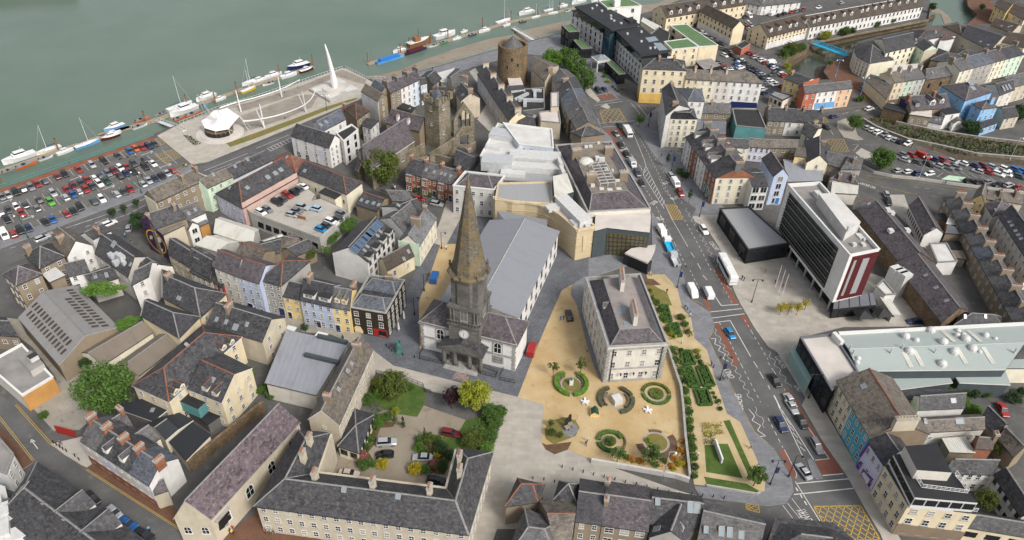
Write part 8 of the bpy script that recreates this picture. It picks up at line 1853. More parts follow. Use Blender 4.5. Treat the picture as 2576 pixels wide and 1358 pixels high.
T(0,0);boats('1150 1285 m 8 b;1140 1345 m 6 w;1405 1265 r 6 w;1430 1198 r 6 o;1600 1148 r 4 g;1810 1075 s 11 w;1850 1120 m 12 w;1945 1140 r 7 o;1800 1185 r 5 o;2050 1055 r 4 y2;2070 980 m 9 w;2215 995 m 5.5 w;2500 900 s 7.5 y;2525 825 s 9 w',(1500,1230),(2500,860),'off the tent end of the plaza')
T(1,0);boats('35 810 m 7 w;180 760 m 8 w;120 838 r 5 w;330 760 m 8 w;425 670 m 11 n;510 705 m 7 m',(0,840),(580,665),'off the middle of the plaza');boats('1440 508 m 7 w;1350 598 n 15 b;1610 512 n 13 n;1640 440 t 13 r;1780 455 r 5 w;1900 360 m 13 w;1890 422 r 5 e;2020 385 m 5 w;2095 315 m 4.5 w;2180 343 r 5 n;2295 308 m 7 w;2490 215 s 10 w;2525 250 m 5 w',(1150,630),(2400,265),'at the far pontoon below the round tower')
T(2,0);boats('145 128 m 10 w;110 213 r 4.5 k;240 168 s 6 w;370 100 s 6.5 w;410 130 s 6.5 w;515 60 m 6.5 w;560 103 r 4 w;670 20 m 10 w;830 8 m 5 w',(0,215),(640,75),'off the hotel end of the far pontoon')
def pontoon(label,pts):
 w=[G(p,ZW+.5) for p in pts];b=MB()
 for a,c in zip(w,w[1:]):b.beam(Vc((a.x,a.y,ZW-.2)),Vc((c.x,c.y,ZW-.2)),2.4,.65)
 tag(b.obj('pontoon',['timber'],loc=Vc((w[0].x,w[0].y,ZW))),label,'pontoon')
def piles(pts,where):
 for k,(tx,ty,bx,by) in enumerate(pts):
  p=G((bx,by),ZW);h=HT((tx,ty),(bx,by),ZW);b=MB();b.tube((p.x,p.y,-6),(p.x,p.y,max(1.5,min(6,h))),.3,.3,8,0);b.tube((p.x,p.y,max(1.5,min(6,h))),(p.x,p.y,max(1.5,min(6,h))+.4),.32,.1,8,1);tag(b.obj('mooring_pile',['rust','p_black'],loc=Vc((p.x,p.y,ZW))),'%s dark mooring pile from the left %s'%(ORD[k],where),'pile','mooring piles')
T(0,1);pontoon('narrow timber pontoon off the quay car park',[(-40,375),(520,180),(1040,5),(1300,-90)]);piles([(555,50,590,155),(-20,300,5,470)],'off the quay car park')
T(0,0);pontoon('timber pontoon along the plaza',[(990,1358),(1500,1222),(2000,1045),(2575,845),(3150,665)]);piles([(1422,1130,1468,1235),(1862,985,1885,1060),(2143,955,2170,1040),(2350,830,2395,970),(2800,680,2815,760),(3130,565,3148,655)],'along the plaza')
T(1,0);pontoon('far timber pontoon with moored narrowboats',[(1120,640),(1500,530),(2400,262),(2575,212),(2900,145),(3300,55),(3560,0)]);piles([(1117,543,1128,640),(1443,450,1455,540),(1752,355,1758,430),(1925,305,1932,395),(2278,215,2280,270),(2562,140,2566,205),(2830,75,2832,150),(3050,28,3050,105)],'along the far pontoon')
def gangway(label,a,b):
 p,q=G(a,.5),G(b,ZW+.6);m=MB();n=Vc((-(q-p).y,(q-p).x,0)).normalized()*.8;m.beam(p,q,1.6,.15)
 for s in(-1,1):m.beam(p+n*s+Zu(1.1),q+n*s+Zu(1.1),.12,.12);[m.beam(p.lerp(q,k/8)+n*s,p.lerp(q,k/8)+n*s+Zu(1.1),.08,.08) for k in range(9)]
 tag(m.obj('gangway',['metal_white'],loc=p),label,'gangway')
T(0,0);gangway('white gangway from the plaza down to the pontoon',(1860,1320),(1600,1225));T(2,0);gangway('white gangway beside the round tower',(210,400),(10,285))
T(0,1);railing('railing','long green glass railing along the quay car park',[(-20,543),(700,292),(1540,8)],mat='p_teal',step=2.5,bars=False,rail2=True)
T(0,0);railing('railing','white railing along the river edge of the plaza',[(1810,1248),(2210,1092),(2575,985),(3445,690)],z=.5,mat='metal_white',step=1.6,bars=False);T(1,0);railing('railing','white railing at the end of the plaza beside the spire',[(905,690),(1120,795),(1160,790),(1300,797)],z=.5,mat='metal_white',step=1.6,bars=False);railing('railing','green railing along the riverside walk to the round tower',[(1560,740),(2000,612),(2440,492)],mat='p_teal',step=2.2,bars=False);T(2,0);railing('railing','green railing between the round tower and the hotel',[(110,430),(265,390),(500,332)],mat='p_teal',step=2.2,bars=False)
# trees, hedges, beds
def leafm(name,c1,c2):
 m,nt,b=_nt(name);b.inputs['Roughness'].default_value=.6;b.inputs['Specular IOR Level'].default_value=.25
 nt.links.new(_mix(nt,_ramp(nt,_noise(nt,_pos(nt),.9,4),.35,.65),c1,c2),b.inputs['Base Color']);MATS[name]=m
for k,a,b_ in(('green',(.045,.095,.018),(.085,.15,.03)),('dark',(.022,.05,.018),(.045,.085,.026)),('olive',(.055,.08,.015),(.10,.125,.025)),('bright',(.06,.14,.015),(.11,.20,.03)),('gold',(.17,.20,.015),(.30,.31,.03)),('plum',(.022,.008,.012),(.05,.016,.022)),('hedge',(.03,.07,.014),(.055,.11,.022)),('yellow',(.42,.32,.02),(.30,.27,.02)),('orange',(.5,.16,.02),(.35,.22,.03)),('straw',(.28,.20,.07),(.20,.17,.05)),('pink',(.4,.1,.13),(.12,.13,.04)),('heather',(.06,.075,.04),(.10,.10,.06))):leafm('l_'+k,a,b_)
def leaves(b,pts,s,rnd,mi=0):
 for p in pts:
  n=Vc((rnd.gauss(0,1),rnd.gauss(0,1),rnd.gauss(.5,1))).normalized();u=n.orthogonal().normalized();w=n.cross(u);k=s*rnd.uniform(.6,1.3)
  b.face([p-u*k,p-w*k*.6,p+u*k,p+w*k*.6],mi)
CROWN=[]
def crown(seed,N=34,M=64,flat=.85,s=.085,cone=0.0):
 rnd=random.Random(seed);b=MB()
 for i in range(N):
  while True:
   c=Vc((rnd.uniform(-1,1),rnd.uniform(-1,1),rnd.uniform(-1,1)))
   if .25<c.length<1:break
  c=c*.80;k=1-cone*(c.z+.8)/1.7;c=Vc((c.x*k,c.y*k,c.z*flat));r=rnd.uniform(.12,.30)*(k+.15)
  for j in range(M):
   d=Vc((rnd.gauss(0,1),rnd.gauss(0,1),rnd.gauss(0,1))).normalized();leaves(b,[c+d*r*rnd.uniform(.55,1.08)],s,rnd)
 return b.mesh('crown',['l_green'])
CROWN=[crown(1,75,90,.85,.05),crown(2,60,80,.85,.055),crown(3,50,70,.85,.06),crown(4,24,60,.9,.065),crown(5,50,60,1.7,.06,.85)]
b=MB();b.tube((0,0,-.1),(0,0,.62),.055,.035,8)
for k in range(6):a=k*1.05;b.tube((0,0,.35+.05*k),(math.cos(a)*.28,math.sin(a)*.28,.72+.05*k),.022,.008,5)
plain('bark',(.10,.075,.05),.9,var=.3,scale=4);TRUNK=b.mesh('trunk',['bark'])
def tree(x,y,rpx,zc,mat,label,ck=0,name='tree',trunk=True,cat='tree',sq=1.0,z0=0.0,grp=None):
 p=G((x,y),zc+z0);r=(G((x+rpx,y),zc+z0)-p).length;o=root(name,label,cat,Vc((p.x,p.y,z0)),grp)
 hz=min(r*1.05,zc*.98)*sq if trunk else min(r*sq,zc*1.15)
 child(CROWN[ck],'crown' if trunk else 'foliage',o,Matrix.Translation((0,0,zc))@Matrix.Rotation(x*.37+y,4,'Z')@Matrix.Diagonal((r,r,hz,1)),['l_'+mat])
 if trunk:child(TRUNK,'trunk',o,Matrix.Diagonal((max(r,1.6),max(r,1.6),zc*1.25,1)))
 return o
for tl,its in(((0,2),((1060,1170,320,6.5,'green','big round green tree beside the corrugated sheds',0),)),((0,1),((1395,850,108,5,'dark','broad dark tree beside the mural wall',1),(1120,770,50,3.2,'dark','leftmost of three clipped round street trees',2),(1240,730,43,3.2,'dark','middle of three clipped round street trees',2),(1365,675,40,3.2,'dark','rightmost of three clipped round street trees',2))),((1,1),((1275,305,205,7,'olive','large dense tree in front of the friary church',0),(700,1150,58,3.5,'bright','light green birch beside the parking deck',3))),((1,2),((1360,1150,175,5,'olive','wide garden tree with bare pale branches',1),(2190,1245,190,6,'gold','golden yellow-green tree beside the paved street',0),(1975,1265,112,4.5,'plum','dark plum-leaved tree beside the golden tree',2),(485,570,50,4,'dark','narrow dark tree in front of the pale blue house',2),(870,672,22,1.8,'dark','small slim tree near the brown building',4))),((2,0),((415,592,122,6,'bright','leftmost bright street tree beside the round tower',0),(565,560,112,6.5,'green','second street tree in the hotel row',1),(640,662,142,6.5,'green','largest street tree in the hotel row',2),(742,782,118,6,'green','nearest street tree in the hotel row by the traffic island',1),(1288,1190,52,4,'green','single street tree at the yellow box junction',2))),((2,1),((1575,225,38,4,'dark','conical street tree outside the Georgian terrace',4),(1795,585,42,4,'dark','conical street tree by the terrace end steps',4))),((2,2),((420,965,66,4.2,'olive','thin young tree at the left of the round hedge',3),(700,935,72,4.2,'olive','thin young tree at the right of the round hedge',3))),((2,3),((1070,480,95,3.8,'green','young tree beside the low garden wall',3),(1420,490,130,3.4,'green','spreading tree over the oval bed',3),(2470,700,115,4,'green','tree at the lower corner of the formal garden',2),(395,175,38,1.8,'olive','topmost small tree on the oval lawn',2),(402,268,50,1.8,'olive','middle small tree on the oval lawn',1),(488,297,36,1.5,'olive','lowest small tree on the oval lawn',2))),((3,0),((885,1215,88,4.5,'green','tree with pale trunks at the road fork',1),(630,628,30,3,'green','small tree on the lane beside the channel',2),(2060,1270,112,3.5,'dark','dark tree below the blue house',1),(2520,1130,115,4,'dark','dark trees at the right edge below the blue house',0),(1662,60,42,4,'dark','tree at the end of the white terrace',1),(2160,62,32,3.5,'green','small tree on the brick quayside',2),(2480,460,60,5,'dark','dark tree beside the mint house',1))),((3,1),((1165,232,128,5,'green','large round tree on the car park island',0),)),((3,2),((140,372,68,3,'yellow','leftmost yellow-leaved tree in the office plaza',3),(222,368,50,3,'yellow','second yellow-leaved tree in the office plaza',3),(312,372,60,3,'yellow','third yellow-leaved tree in the office plaza',3),(392,325,50,3,'yellow','rightmost yellow-leaved tree in the office plaza',3))),((3,3),((2210,945,122,4.5,'olive','bushy palm-like tree in the hotel yard',0),(2350,432,92,3.5,'olive','olive tree in the right-hand yards',1)))):
 T(*tl)
 for x,y,r,z,m,l,c in its:tree(x,y,r,z,m,l,c)
N_=[0]
def shrubs(tl,data,where,mat='green'):
 T(*tl)
 for i_,v in enumerate(sorted([it.split() for it in data.split(';')],key=lambda v:float(v[0]))):
  r=float(v[2])*(1.35 if 'court' in where else .95);N_[0]+=1;m_=v[3] if len(v)>3 else mat
  p=(G((float(v[0])+r,float(v[1])),.8)-G((float(v[0]),float(v[1])),.8)).length
  tree(float(v[0]),float(v[1]),r,max(.5,p*.75),m_,'%s leafy shrub, %s from the left %s'%({'gold':'golden','pink':'pink-flowered','orange':'orange-flowered','yellow':'yellow','dark':'dark green','bright':'bright green','green':'green','olive':'olive green','plum':'plum','heather':'grey-green'}[m_],ORD[i_],where),N_[0]%3,'shrub',False,'shrub',.95,.05,'shrubs '+where)
shrubs((1,3),'1200 200 48;1250 165 40 bright;1310 120 45;1100 420 45;1060 520 60 pink;1090 592 62;1170 592 32 bright;1272 590 56 yellow;1600 642 60 yellow;1700 645 48;1650 345 45;1740 330 52 olive;1830 340 40;1640 425 48 bright;1700 462 36;1862 432 62 dark;1822 492 36 yellow;1800 590 50 pink;1880 602 52 dark;2170 340 92 olive;2252 300 62;2362 300 62;2320 425 62 bright;2402 150 75;2452 60 62;2350 60 80;1960 500 50 dark;1150 330 40;1190 130 60;1480 -180 60;1400 60 40 gold;1130 -60 60;1240 -120 50 bright','in the walled courtyard garden')
T(1,3);tree(1397,110,34,2.4,'green','taller conical conifer beside the courtyard drive',4,'conifer',False,'tree',2.2);tree(1477,170,36,2.0,'dark','shorter conical conifer beside the courtyard drive',4,'conifer',False,'tree',2.0);tree(1695,270,26,2,'green','slim conifer beside the courtyard lamp',4,'conifer',False,'tree',2.4)
shrubs((2,2),'1455 320 45;1490 395 48 dark;1510 480 45;1560 590 42 olive;1600 640 40 gold;1700 800 30 dark;1600 800 50;1640 900 52;1695 1020 45;1735 1110 50 dark;1745 1210 50;1760 1310 55 bright;1700 470 50 olive;1740 540 48;1770 620 40 olive;1855 815 38 gold;1870 870 35;1895 920 32 dark;1910 960 30;1990 1185 22;2025 1235 24;2045 1280 22;2085 1310 24;1410 280 30 olive;1390 200 25 olive;2060 1330 20','in the formal garden beside the palace')
shrubs((2,3),'1780 60 55;1785 150 50 bright;1790 230 50;1810 330 58;1815 430 60;1830 520 55;1845 620 48 heather;1840 710 40;1715 360 32 orange;1700 450 42 orange;1640 540 40 orange;1680 585 45 yellow;1740 590 38 yellow;1630 640 36 yellow;1600 600 34 orange;1210 540 45 orange;1150 520 40 olive;1290 560 45 orange;2095 35 32 dark;1370 355 38 gold;980 370 55;1540 560 40 olive;1450 600 40','by the lower garden wall')
shrubs((3,0),'250 480 92 olive;330 470 60;180 520 60;580 350 72 gold;650 300 42 dark;780 310 62;860 300 40 dark;195 660 45 gold;215 720 40 gold;940 985 45;900 1000 30;1260 200 40;1100 240 40','along the side channel')
shrubs((3,2),'1850 1160 110 bright;1960 1190 90;2060 1230 80 dark;2200 1240 62;1980 1310 70 bright;2480 1280 90 dark;2560 1220 60 dark','behind the mint-roofed bays');shrubs((3,3),'2070 50 92 bright;2380 470 60;2100 60 60','in the right-hand yards');shrubs((0,3),'430 100 62;110 590 62 gold;60 680 42;450 -560 30','near the back street');shrubs((1,2),'60 1200 80;150 1260 60;330 1220 70;540 1270 50;1200 1120 60 gold;1560 1180 50;1130 1300 50','beside the flat lead roof');shrubs((1,1),'1530 530 35;1610 550 40 dark;1660 580 35;1750 600 35;1810 600 32 bright','in front of the brick terrace');shrubs((2,1),'1690 360 50;1740 400 50 dark','in the terrace front gardens');shrubs((2,0),'930 760 28 bright;965 810 30 gold;1120 885 22 gold;1015 870 16 olive;1040 895 16 olive;1065 915 16 olive;890 700 30 dark;945 730 28 dark','in the hotel planters')
def ivy(tl,x,y,rx,ry,z,mat,label,rz=0):
 T(*tl);p=G((x,y),z);r=(G((x+rx,y),z)-p).length;q=(G((x,y+ry),z)-p).length;o=root('ivy',label,'ivy',p);child(CROWN[2],'foliage',o,Matrix.Rotation(rz,4,'Z')@Matrix.Diagonal((r,q,1.1,1)),['l_'+mat])
ivy((0,2),1030,190,270,75,7.5,'bright','bright ivy spreading over the rear edge of the big shed');ivy((0,2),1290,530,170,60,5.6,'bright','bright ivy between the big shed and the cream house',.5);ivy((0,2),870,920,90,60,3.5,'dark','dark ivy on the shed gable');ivy((1,1),930,890,130,90,4.2,'green','ivy over the wall right of the parking deck',.6);ivy((1,1),780,1020,70,80,3,'green','ivy hanging below the parking deck corner');ivy((0,2),2500,1070,70,90,5,'green','ivy climbing the end of the cream wing');ivy((1,1),560,1190,60,60,4,'olive','ivy on the gable of the small grey roof')
def planting(name,poly,h,dens,mats,z=.17,s=.22,seed=3):
 w=[G(p,z) for p in poly];rnd=random.Random(seed);xs=[p.x for p in w];ys=[p.y for p in w];b=MB();area=abs(sum(w[k].x*w[(k+1)%len(w)].y-w[(k+1)%len(w)].x*w[k].y for k in range(len(w))))/2
 def inside(x,y):
  c=False
  for k in range(len(w)):
   a,d=w[k],w[k-1]
   if(a.y>y)!=(d.y>y) and x<(d.x-a.x)*(y-a.y)/(d.y-a.y)+a.x:c=not c
  return c
 n=0
 while n<area*dens:
  x,y=rnd.uniform(min(xs),max(xs)),rnd.uniform(min(ys),max(ys))
  if inside(x,y):leaves(b,[Vc((x,y,z+rnd.uniform(0,h)))],s,rnd,int(abs(math.sin(x*.9)+math.cos(y*1.1))*1.7)%len(mats));n+=1
 return struct(b.obj(name,['l_'+m for m in mats]),'stuff')
T(2,3);planting('ornamental_grasses',[(1910,195),(2100,190),(2110,240),(1915,250)],.9,22,['yellow','straw']);planting('yellow_bedding',[(1915,255),(2115,245),(2135,300),(1920,305)],.5,20,['gold','yellow']);planting('bedding_rows',[(1920,310),(2050,305),(2060,395),(1930,400)],.4,14,['hedge','bright']);planting('flower_border',[(1120,500),(1250,520),(1640,610),(1620,660),(1100,580)],.6,10,['straw','orange','olive']);planting('flower_border',[(1690,340),(1745,350),(1770,600),(1680,560),(1650,470)],.7,12,['orange','olive','straw'])
T(0,1);planting('plaza_bedding',[(1840,5),(1890,-5),(2030,90),(1950,110)],.4,12,['hedge','plum'],.52);T(3,0);planting('bank_vegetation',[(1000,1190),(1250,1200),(1450,1270),(2000,1390),(2800,1500),(2800,1620),(1900,1560),(1300,1350)],1.0,2.2,['dark','heather','olive'],.05,.5);planting('bank_vegetation',[(90,600),(160,470),(380,450),(400,490),(180,600)],1.0,3,['olive','green'],.02,.5)
T(1,3);planting('courtyard_planting',[(1050,470),(1090,330),(1190,120),(1300,110),(1480,190),(1380,220),(1250,230),(1190,400),(1130,480),(1200,600),(1000,600)],1.0,9,['green','olive','bright'],.08,.2);planting('courtyard_planting',[(1600,380),(1700,290),(1850,330),(1980,450),(1950,560),(1900,700),(1530,660),(1780,590),(1760,480),(1620,480)],1.0,9,['green','olive','dark'],.08,.2);planting('courtyard_planting',[(2110,300),(2430,0),(2530,30),(2380,480),(2060,450)],1.4,7,['green','dark','bright'],.08,.22);planting('courtyard_planting',[(1080,-120),(1200,-260),(1500,-330),(1560,-260),(1300,-180),(1160,-20),(1350,60),(1400,100),(1180,80)],1.2,7,['green','olive','dark'],.08,.22)
T(2,2);planting('border_planting',[(1580,770),(1680,790),(1705,960),(1775,1200),(1800,1358),(1832,1700),(1870,2100),(1800,2090),(1750,1650),(1730,1358),(1700,1165)],1.1,18,['green','dark','bright','olive'],.17,.22);planting('border_planting',[(1660,470),(1740,470),(1830,670),(1770,680),(1720,590)],.7,9,['olive','straw','green']);planting('border_planting',[(1820,800),(1890,800),(1990,1180),(2110,1358),(2050,1358),(1930,970)],.6,8,['olive','green','heather']);planting('border_planting',[(1370,190),(1420,250),(1570,560),(1640,690),(1600,720),(1530,560),(1440,380)],.9,9,['green','olive','gold'])
T(3,0);wall_run('stone_wall','long stone wall between the right-hand car park and the ditch',[(960,1190),(1090,1270),(1400,1390),(1700,1450),(2100,1540),(2700,1590)],0,1.1,.6,'w_rubble',cap='trim_grey');wall_run('stone_wall','upper stone wall along the garden side of the ditch',[(1290,1220),(1700,1310),(2100,1370),(2700,1440)],0,1.4,.6,'w_rubble',cap='trim_grey');wall_run('stone_wall','stone parapet along the far bank of the channel',[(420,425),(650,388),(900,333),(1250,268),(1620,192),(1640,60)],0,1.0,.5,'w_rubble')
T(0,3);wall_run('stone_wall','old stone wall between the church and the black sheds',[(1880,570),(2250,270),(2640,-40)],0,3.2,.7,'w_rubblebrown')
T(3,1);wall_run('low_wall','pale low wall between the street and the right-hand car park',[(960,300),(1070,360),(1250,400),(1500,425),(2000,495),(2600,570)],0,1.0,.4,'w_concrete')
T(2,2);wall_run('garden_wall','garden wall between the gravel garden and the formal garden',[(1570,770),(1620,930),(1700,1165),(1722,1358),(1745,1650),(1790,2050)],.1,1.3,.4,'w_concrete',cap='trim_grey')
T(2,3);wall_run('garden_wall','pale granite retaining wall at the foot of the gravel garden',[(800,540),(1090,590),(1650,690),(1790,735)],.1,1.5,.5,'w_palegrey');T(1,2);railing('railing','black iron railing of the walled courtyard garden',[(1210,1040),(1520,1110),(1680,1170),(1700,1225),(1760,1240)]);T(2,3);wall_run('kerb_wall','low kerb wall at the end of the formal garden',[(1960,800),(2460,885),(2500,870)],.1,.6,.35,'w_concrete')
# gravel garden: parterres and round beds
def hedge(b,a,c,w,h,mi=0,z=.16):
 b.beam(Vc((a.x,a.y,z)),Vc((c.x,c.y,z)),w,h,mi);rnd=random.Random(int(a.x*7+a.y));L=(c-a).length
 leaves(b,[Vc((*(a.lerp(c,rnd.random())+Vc((rnd.uniform(-w,w)*.55,rnd.uniform(-w,w)*.55,0))).xy,z+h*rnd.uniform(.3,1.05))) for _ in range(int(L*26*max(1,w)))],.13,rnd,mi)
def ringpts(c,r,a0=0,a1=360,n=18):return[Vc((c.x+r*math.cos(R(a0+(a1-a0)*k/n)),c.y+r*math.sin(R(a0+(a1-a0)*k/n)),0)) for k in range(n+1)]
T(2,2)
for k,(q,n) in enumerate((([(1500,365),(1560,365),(1605,520),(1520,525)],3),([(1575,550),(1660,545),(1705,670),(1620,675)],3),([(1700,825),(1785,820),(1840,950),(1715,960)],3),([(1715,990),(1800,985),(1885,1180),(1790,1185)],4),([(1855,985),(1950,975),(2035,1165),(1925,1175)],4),([(1835,1215),(1960,1210),(2010,1358),(1880,1365)],3))):
 w=[G(p,.16) for p in q];c=sum(w,Vc())/4;o=root('box_hedge_parterre','%s box-hedge parterre from the top of the formal garden'%ORD[k],'hedge',Vc((c.x,c.y,.15)),'box-hedge parterres');b=MB();b.poly([(p.x,p.y) for p in w],.17);b.obj('soil',['soil'],o)
 b=MB();[hedge(b,w[i],w[(i+1)%4],.55,.6) for i in range(4)];b.obj('hedge_border',['l_hedge'],o)
 for j in range(n):
  cc_=(w[0]+w[1])/2;ce=(w[2]+w[3])/2;p=cc_.lerp(ce,(j+.5)/n);b=MB();rr=min((w[1]-w[0]).length*.30,(ce-cc_).length/n*.42);pts=ringpts(p,rr,n=10);[hedge(b,pts[i],pts[i+1],.4,.55) for i in range(10)];b.lathe((p.x,p.y,.16),[(.3,0),(.35,.3),(.1,.7)],7);b.obj('hedge_ring',['l_hedge'],o)
def annulus(b,c,r0,r1,z,mi=0,a0=0,a1=360,n=32,h=0.0,ex=1.0):
 A=ringpts(c,r0,a0,a1,n);B_=ringpts(c,r1,a0,a1,n)
 for k in range(n):
  f=[Vc((p.x,p.y,z+h)) for p in(A[k],A[k+1],B_[k+1],B_[k])];b.face(_up(f),mi)
  if h:b.face([Vc((p.x,p.y,zz)) for p,zz in((B_[k],z),(B_[k+1],z),(B_[k+1],z+h),(B_[k],z+h))],mi);b.face([Vc((p.x,p.y,zz)) for p,zz in((A[k+1],z),(A[k],z),(A[k],z+h),(A[k+1],z+h))],mi)
def bed(tl,x,y,rpx,label,lawn,arcs,edge=True):
 T(*tl);c=G((x,y),.16);r=(G((x+rpx,y),.16)-c).length;o=root('round_bed',label,'flower bed',Vc((c.x,c.y,.15)))
 b=MB();annulus(b,c,r*.94,r,.156);b.obj('stone_ring',['kerbstone'],o);b=MB();annulus(b,c,r*.52,r*.60,.158);b.obj('stone_ring',['kerbstone'],o);b=MB();annulus(b,c,0.02,r*.5,.17);b.obj('centre',[lawn],o)
 for r0,r1,a0,a1,h,m in arcs:
  b=MB();annulus(b,c,r*r0,r*r1,.157,0,a0,a1,14,h)
  if m.startswith('l_'):
   rnd=random.Random(5);leaves(b,[Vc((c.x+r*k_*math.cos(t),c.y+r*k_*math.sin(t),.16+rnd.uniform(.2,1.08)*h)) for k_,t in((rnd.uniform(r0-.02,r1+.02),R(rnd.uniform(a0,a1))) for _ in range(900))],.15,rnd)
  b.obj('hedge' if m.startswith('l_') else 'curved_bench',[m],o)
 return c,r,o
c1,r1_,o1=bed((2,2),595,1150,185,'round bed with clipped hedges and a bust on a lawn','grass_dry',[(.72,.93,115,262,.9,'l_bright'),(.72,.93,278,425,.9,'l_bright'),(.6,.68,120,200,.5,'w_rubblebrown'),(.6,.68,340,420,.5,'w_rubblebrown')])
b=MB();b.box((c1.x,c1.y,.16),(.9,.9,1.5));b.lathe((c1.x,c1.y,1.65),[(.3,0),(.36,.25),(.15,.4),(.22,.6),(.1,.85)],8,1);tag(b.obj('bust',['p_white','copper'],loc=Vc((c1.x,c1.y,.16))),'bust on a white pedestal in the hedge circle','statue')
bed((2,2),1045,1312,190,'round bed with grey-green shrubs around a white cube','gravel',[(.78,.97,20,70,.7,'l_heather'),(.78,.97,110,215,.7,'l_heather'),(.78,.97,280,372,.7,'l_heather'),(.60,.68,130,220,.5,'w_rubblebrown'),(.60,.68,-50,40,.5,'w_rubblebrown')])
T(2,2);p=G((1050,1330),.16);b=MB();b.box((p.x,p.y,.16),(2.1,2.1,1.7),.4);tag(b.obj('cube_sculpture',['r_white'],loc=p),'white stone cube in the middle of a round bed','sculpture')
bed((2,2),1450,1250,150,'oval bed filled with green flowers near the palace','grass',[(.80,.97,0,170,.5,'l_olive'),(.80,.97,180,350,.5,'l_green'),(.05,.48,0,359,.5,'l_olive')]);bed((2,3),505,262,200,'large oval lawn with chair sculptures on grey paving','grass_dry',[(.05,.5,0,359,.02,'grass_dry')]);bed((2,3),990,372,155,'round bed with rose hedge and rockery','gravel',[(.66,.9,20,175,.6,'l_green'),(.66,.9,190,290,.6,'l_hedge'),(.92,1.02,-40,60,.5,'w_rubblebrown'),(.08,.34,0,359,.7,'l_olive')]);bed((2,3),1450,375,225,'largest round bed with dry lawn and a bench','grass_dry',[(.62,.93,190,330,.15,'soil'),(.6,.66,60,110,.5,'w_rubblebrown'),(.62,.93,-30,30,.12,'soil')])
T(2,3);sheet('oval_lawn',[(330,240),(400,160),(520,120),(640,150),(680,230),(640,310),(420,395),(340,340)],.19,'grass_dry');sheet('paved_circle',[(500,220),(560,180),(640,190),(675,250),(600,325),(520,290)],.2,'pave_grey');sheet('soil_bed',[(300,380),(350,400),(600,370),(560,450),(430,495),(340,450)],.165,'soil')
for k,(x,y) in enumerate(((552,245),(585,212))):
 p=G((x,y),.2);b=MB();b.box((p.x,p.y,.95),(1.1,1.1,.12),.5);b.box((p.x-.2,p.y+.5,.95),(1.0,.12,2.6),.5,1,None,.7);[b.box((p.x+dx,p.y+dy,.2),(.1,.1,.8),0,1) for dx in(-.4,.4) for dy in(-.4,.4)];tag(b.obj('chair_sculpture',['timber','p_black'],loc=p),['nearer bronze throne chair sculpture on the oval lawn','farther bronze throne chair sculpture on the oval lawn'][k],'sculpture')
for tl,x,y,l in(((2,2),735,1328,'white star-shaped seat with a red ball'),((2,3),1366,55,'white star-shaped seat near the flagpole')):
 T(*tl);p=G((x,y),.3);b=MB();[b.beam(p+Zu(-.1),p+Vc((math.cos(a)*1.05,math.sin(a)*1.05,.25 if k%2 else-.1)),.4,.35) for k,a in enumerate((.3,1.6,2.8,4.1,5.3))];tag(b.obj('star_seat',['p_white'],loc=p),l,'seat')
T(2,3);p=G((830,95),.16);b=MB();b.box((p.x,p.y,.16),(2.0,1.6,.9));b.beam(p+Vc((-.8,0,.9)),p+Zu(2),1.7,.15,1);b.beam(p+Vc((.8,0,.9)),p+Zu(2),1.7,.15,1);tag(b.obj('play_hut',['w_yellow','p_dkgreen'],loc=p),'small hut-shaped planter with green panels on the gravel','hut')
p,q=G((2050,350),1.6),G((2120,545),1.6);b=MB();b.beam(Vc((p.x,p.y,.17)),Vc((q.x,q.y,.17)),.35,1.6);tag(b.obj('memorial_wall',['p_white'],loc=p),'white curved memorial wall on the lawn','monument')
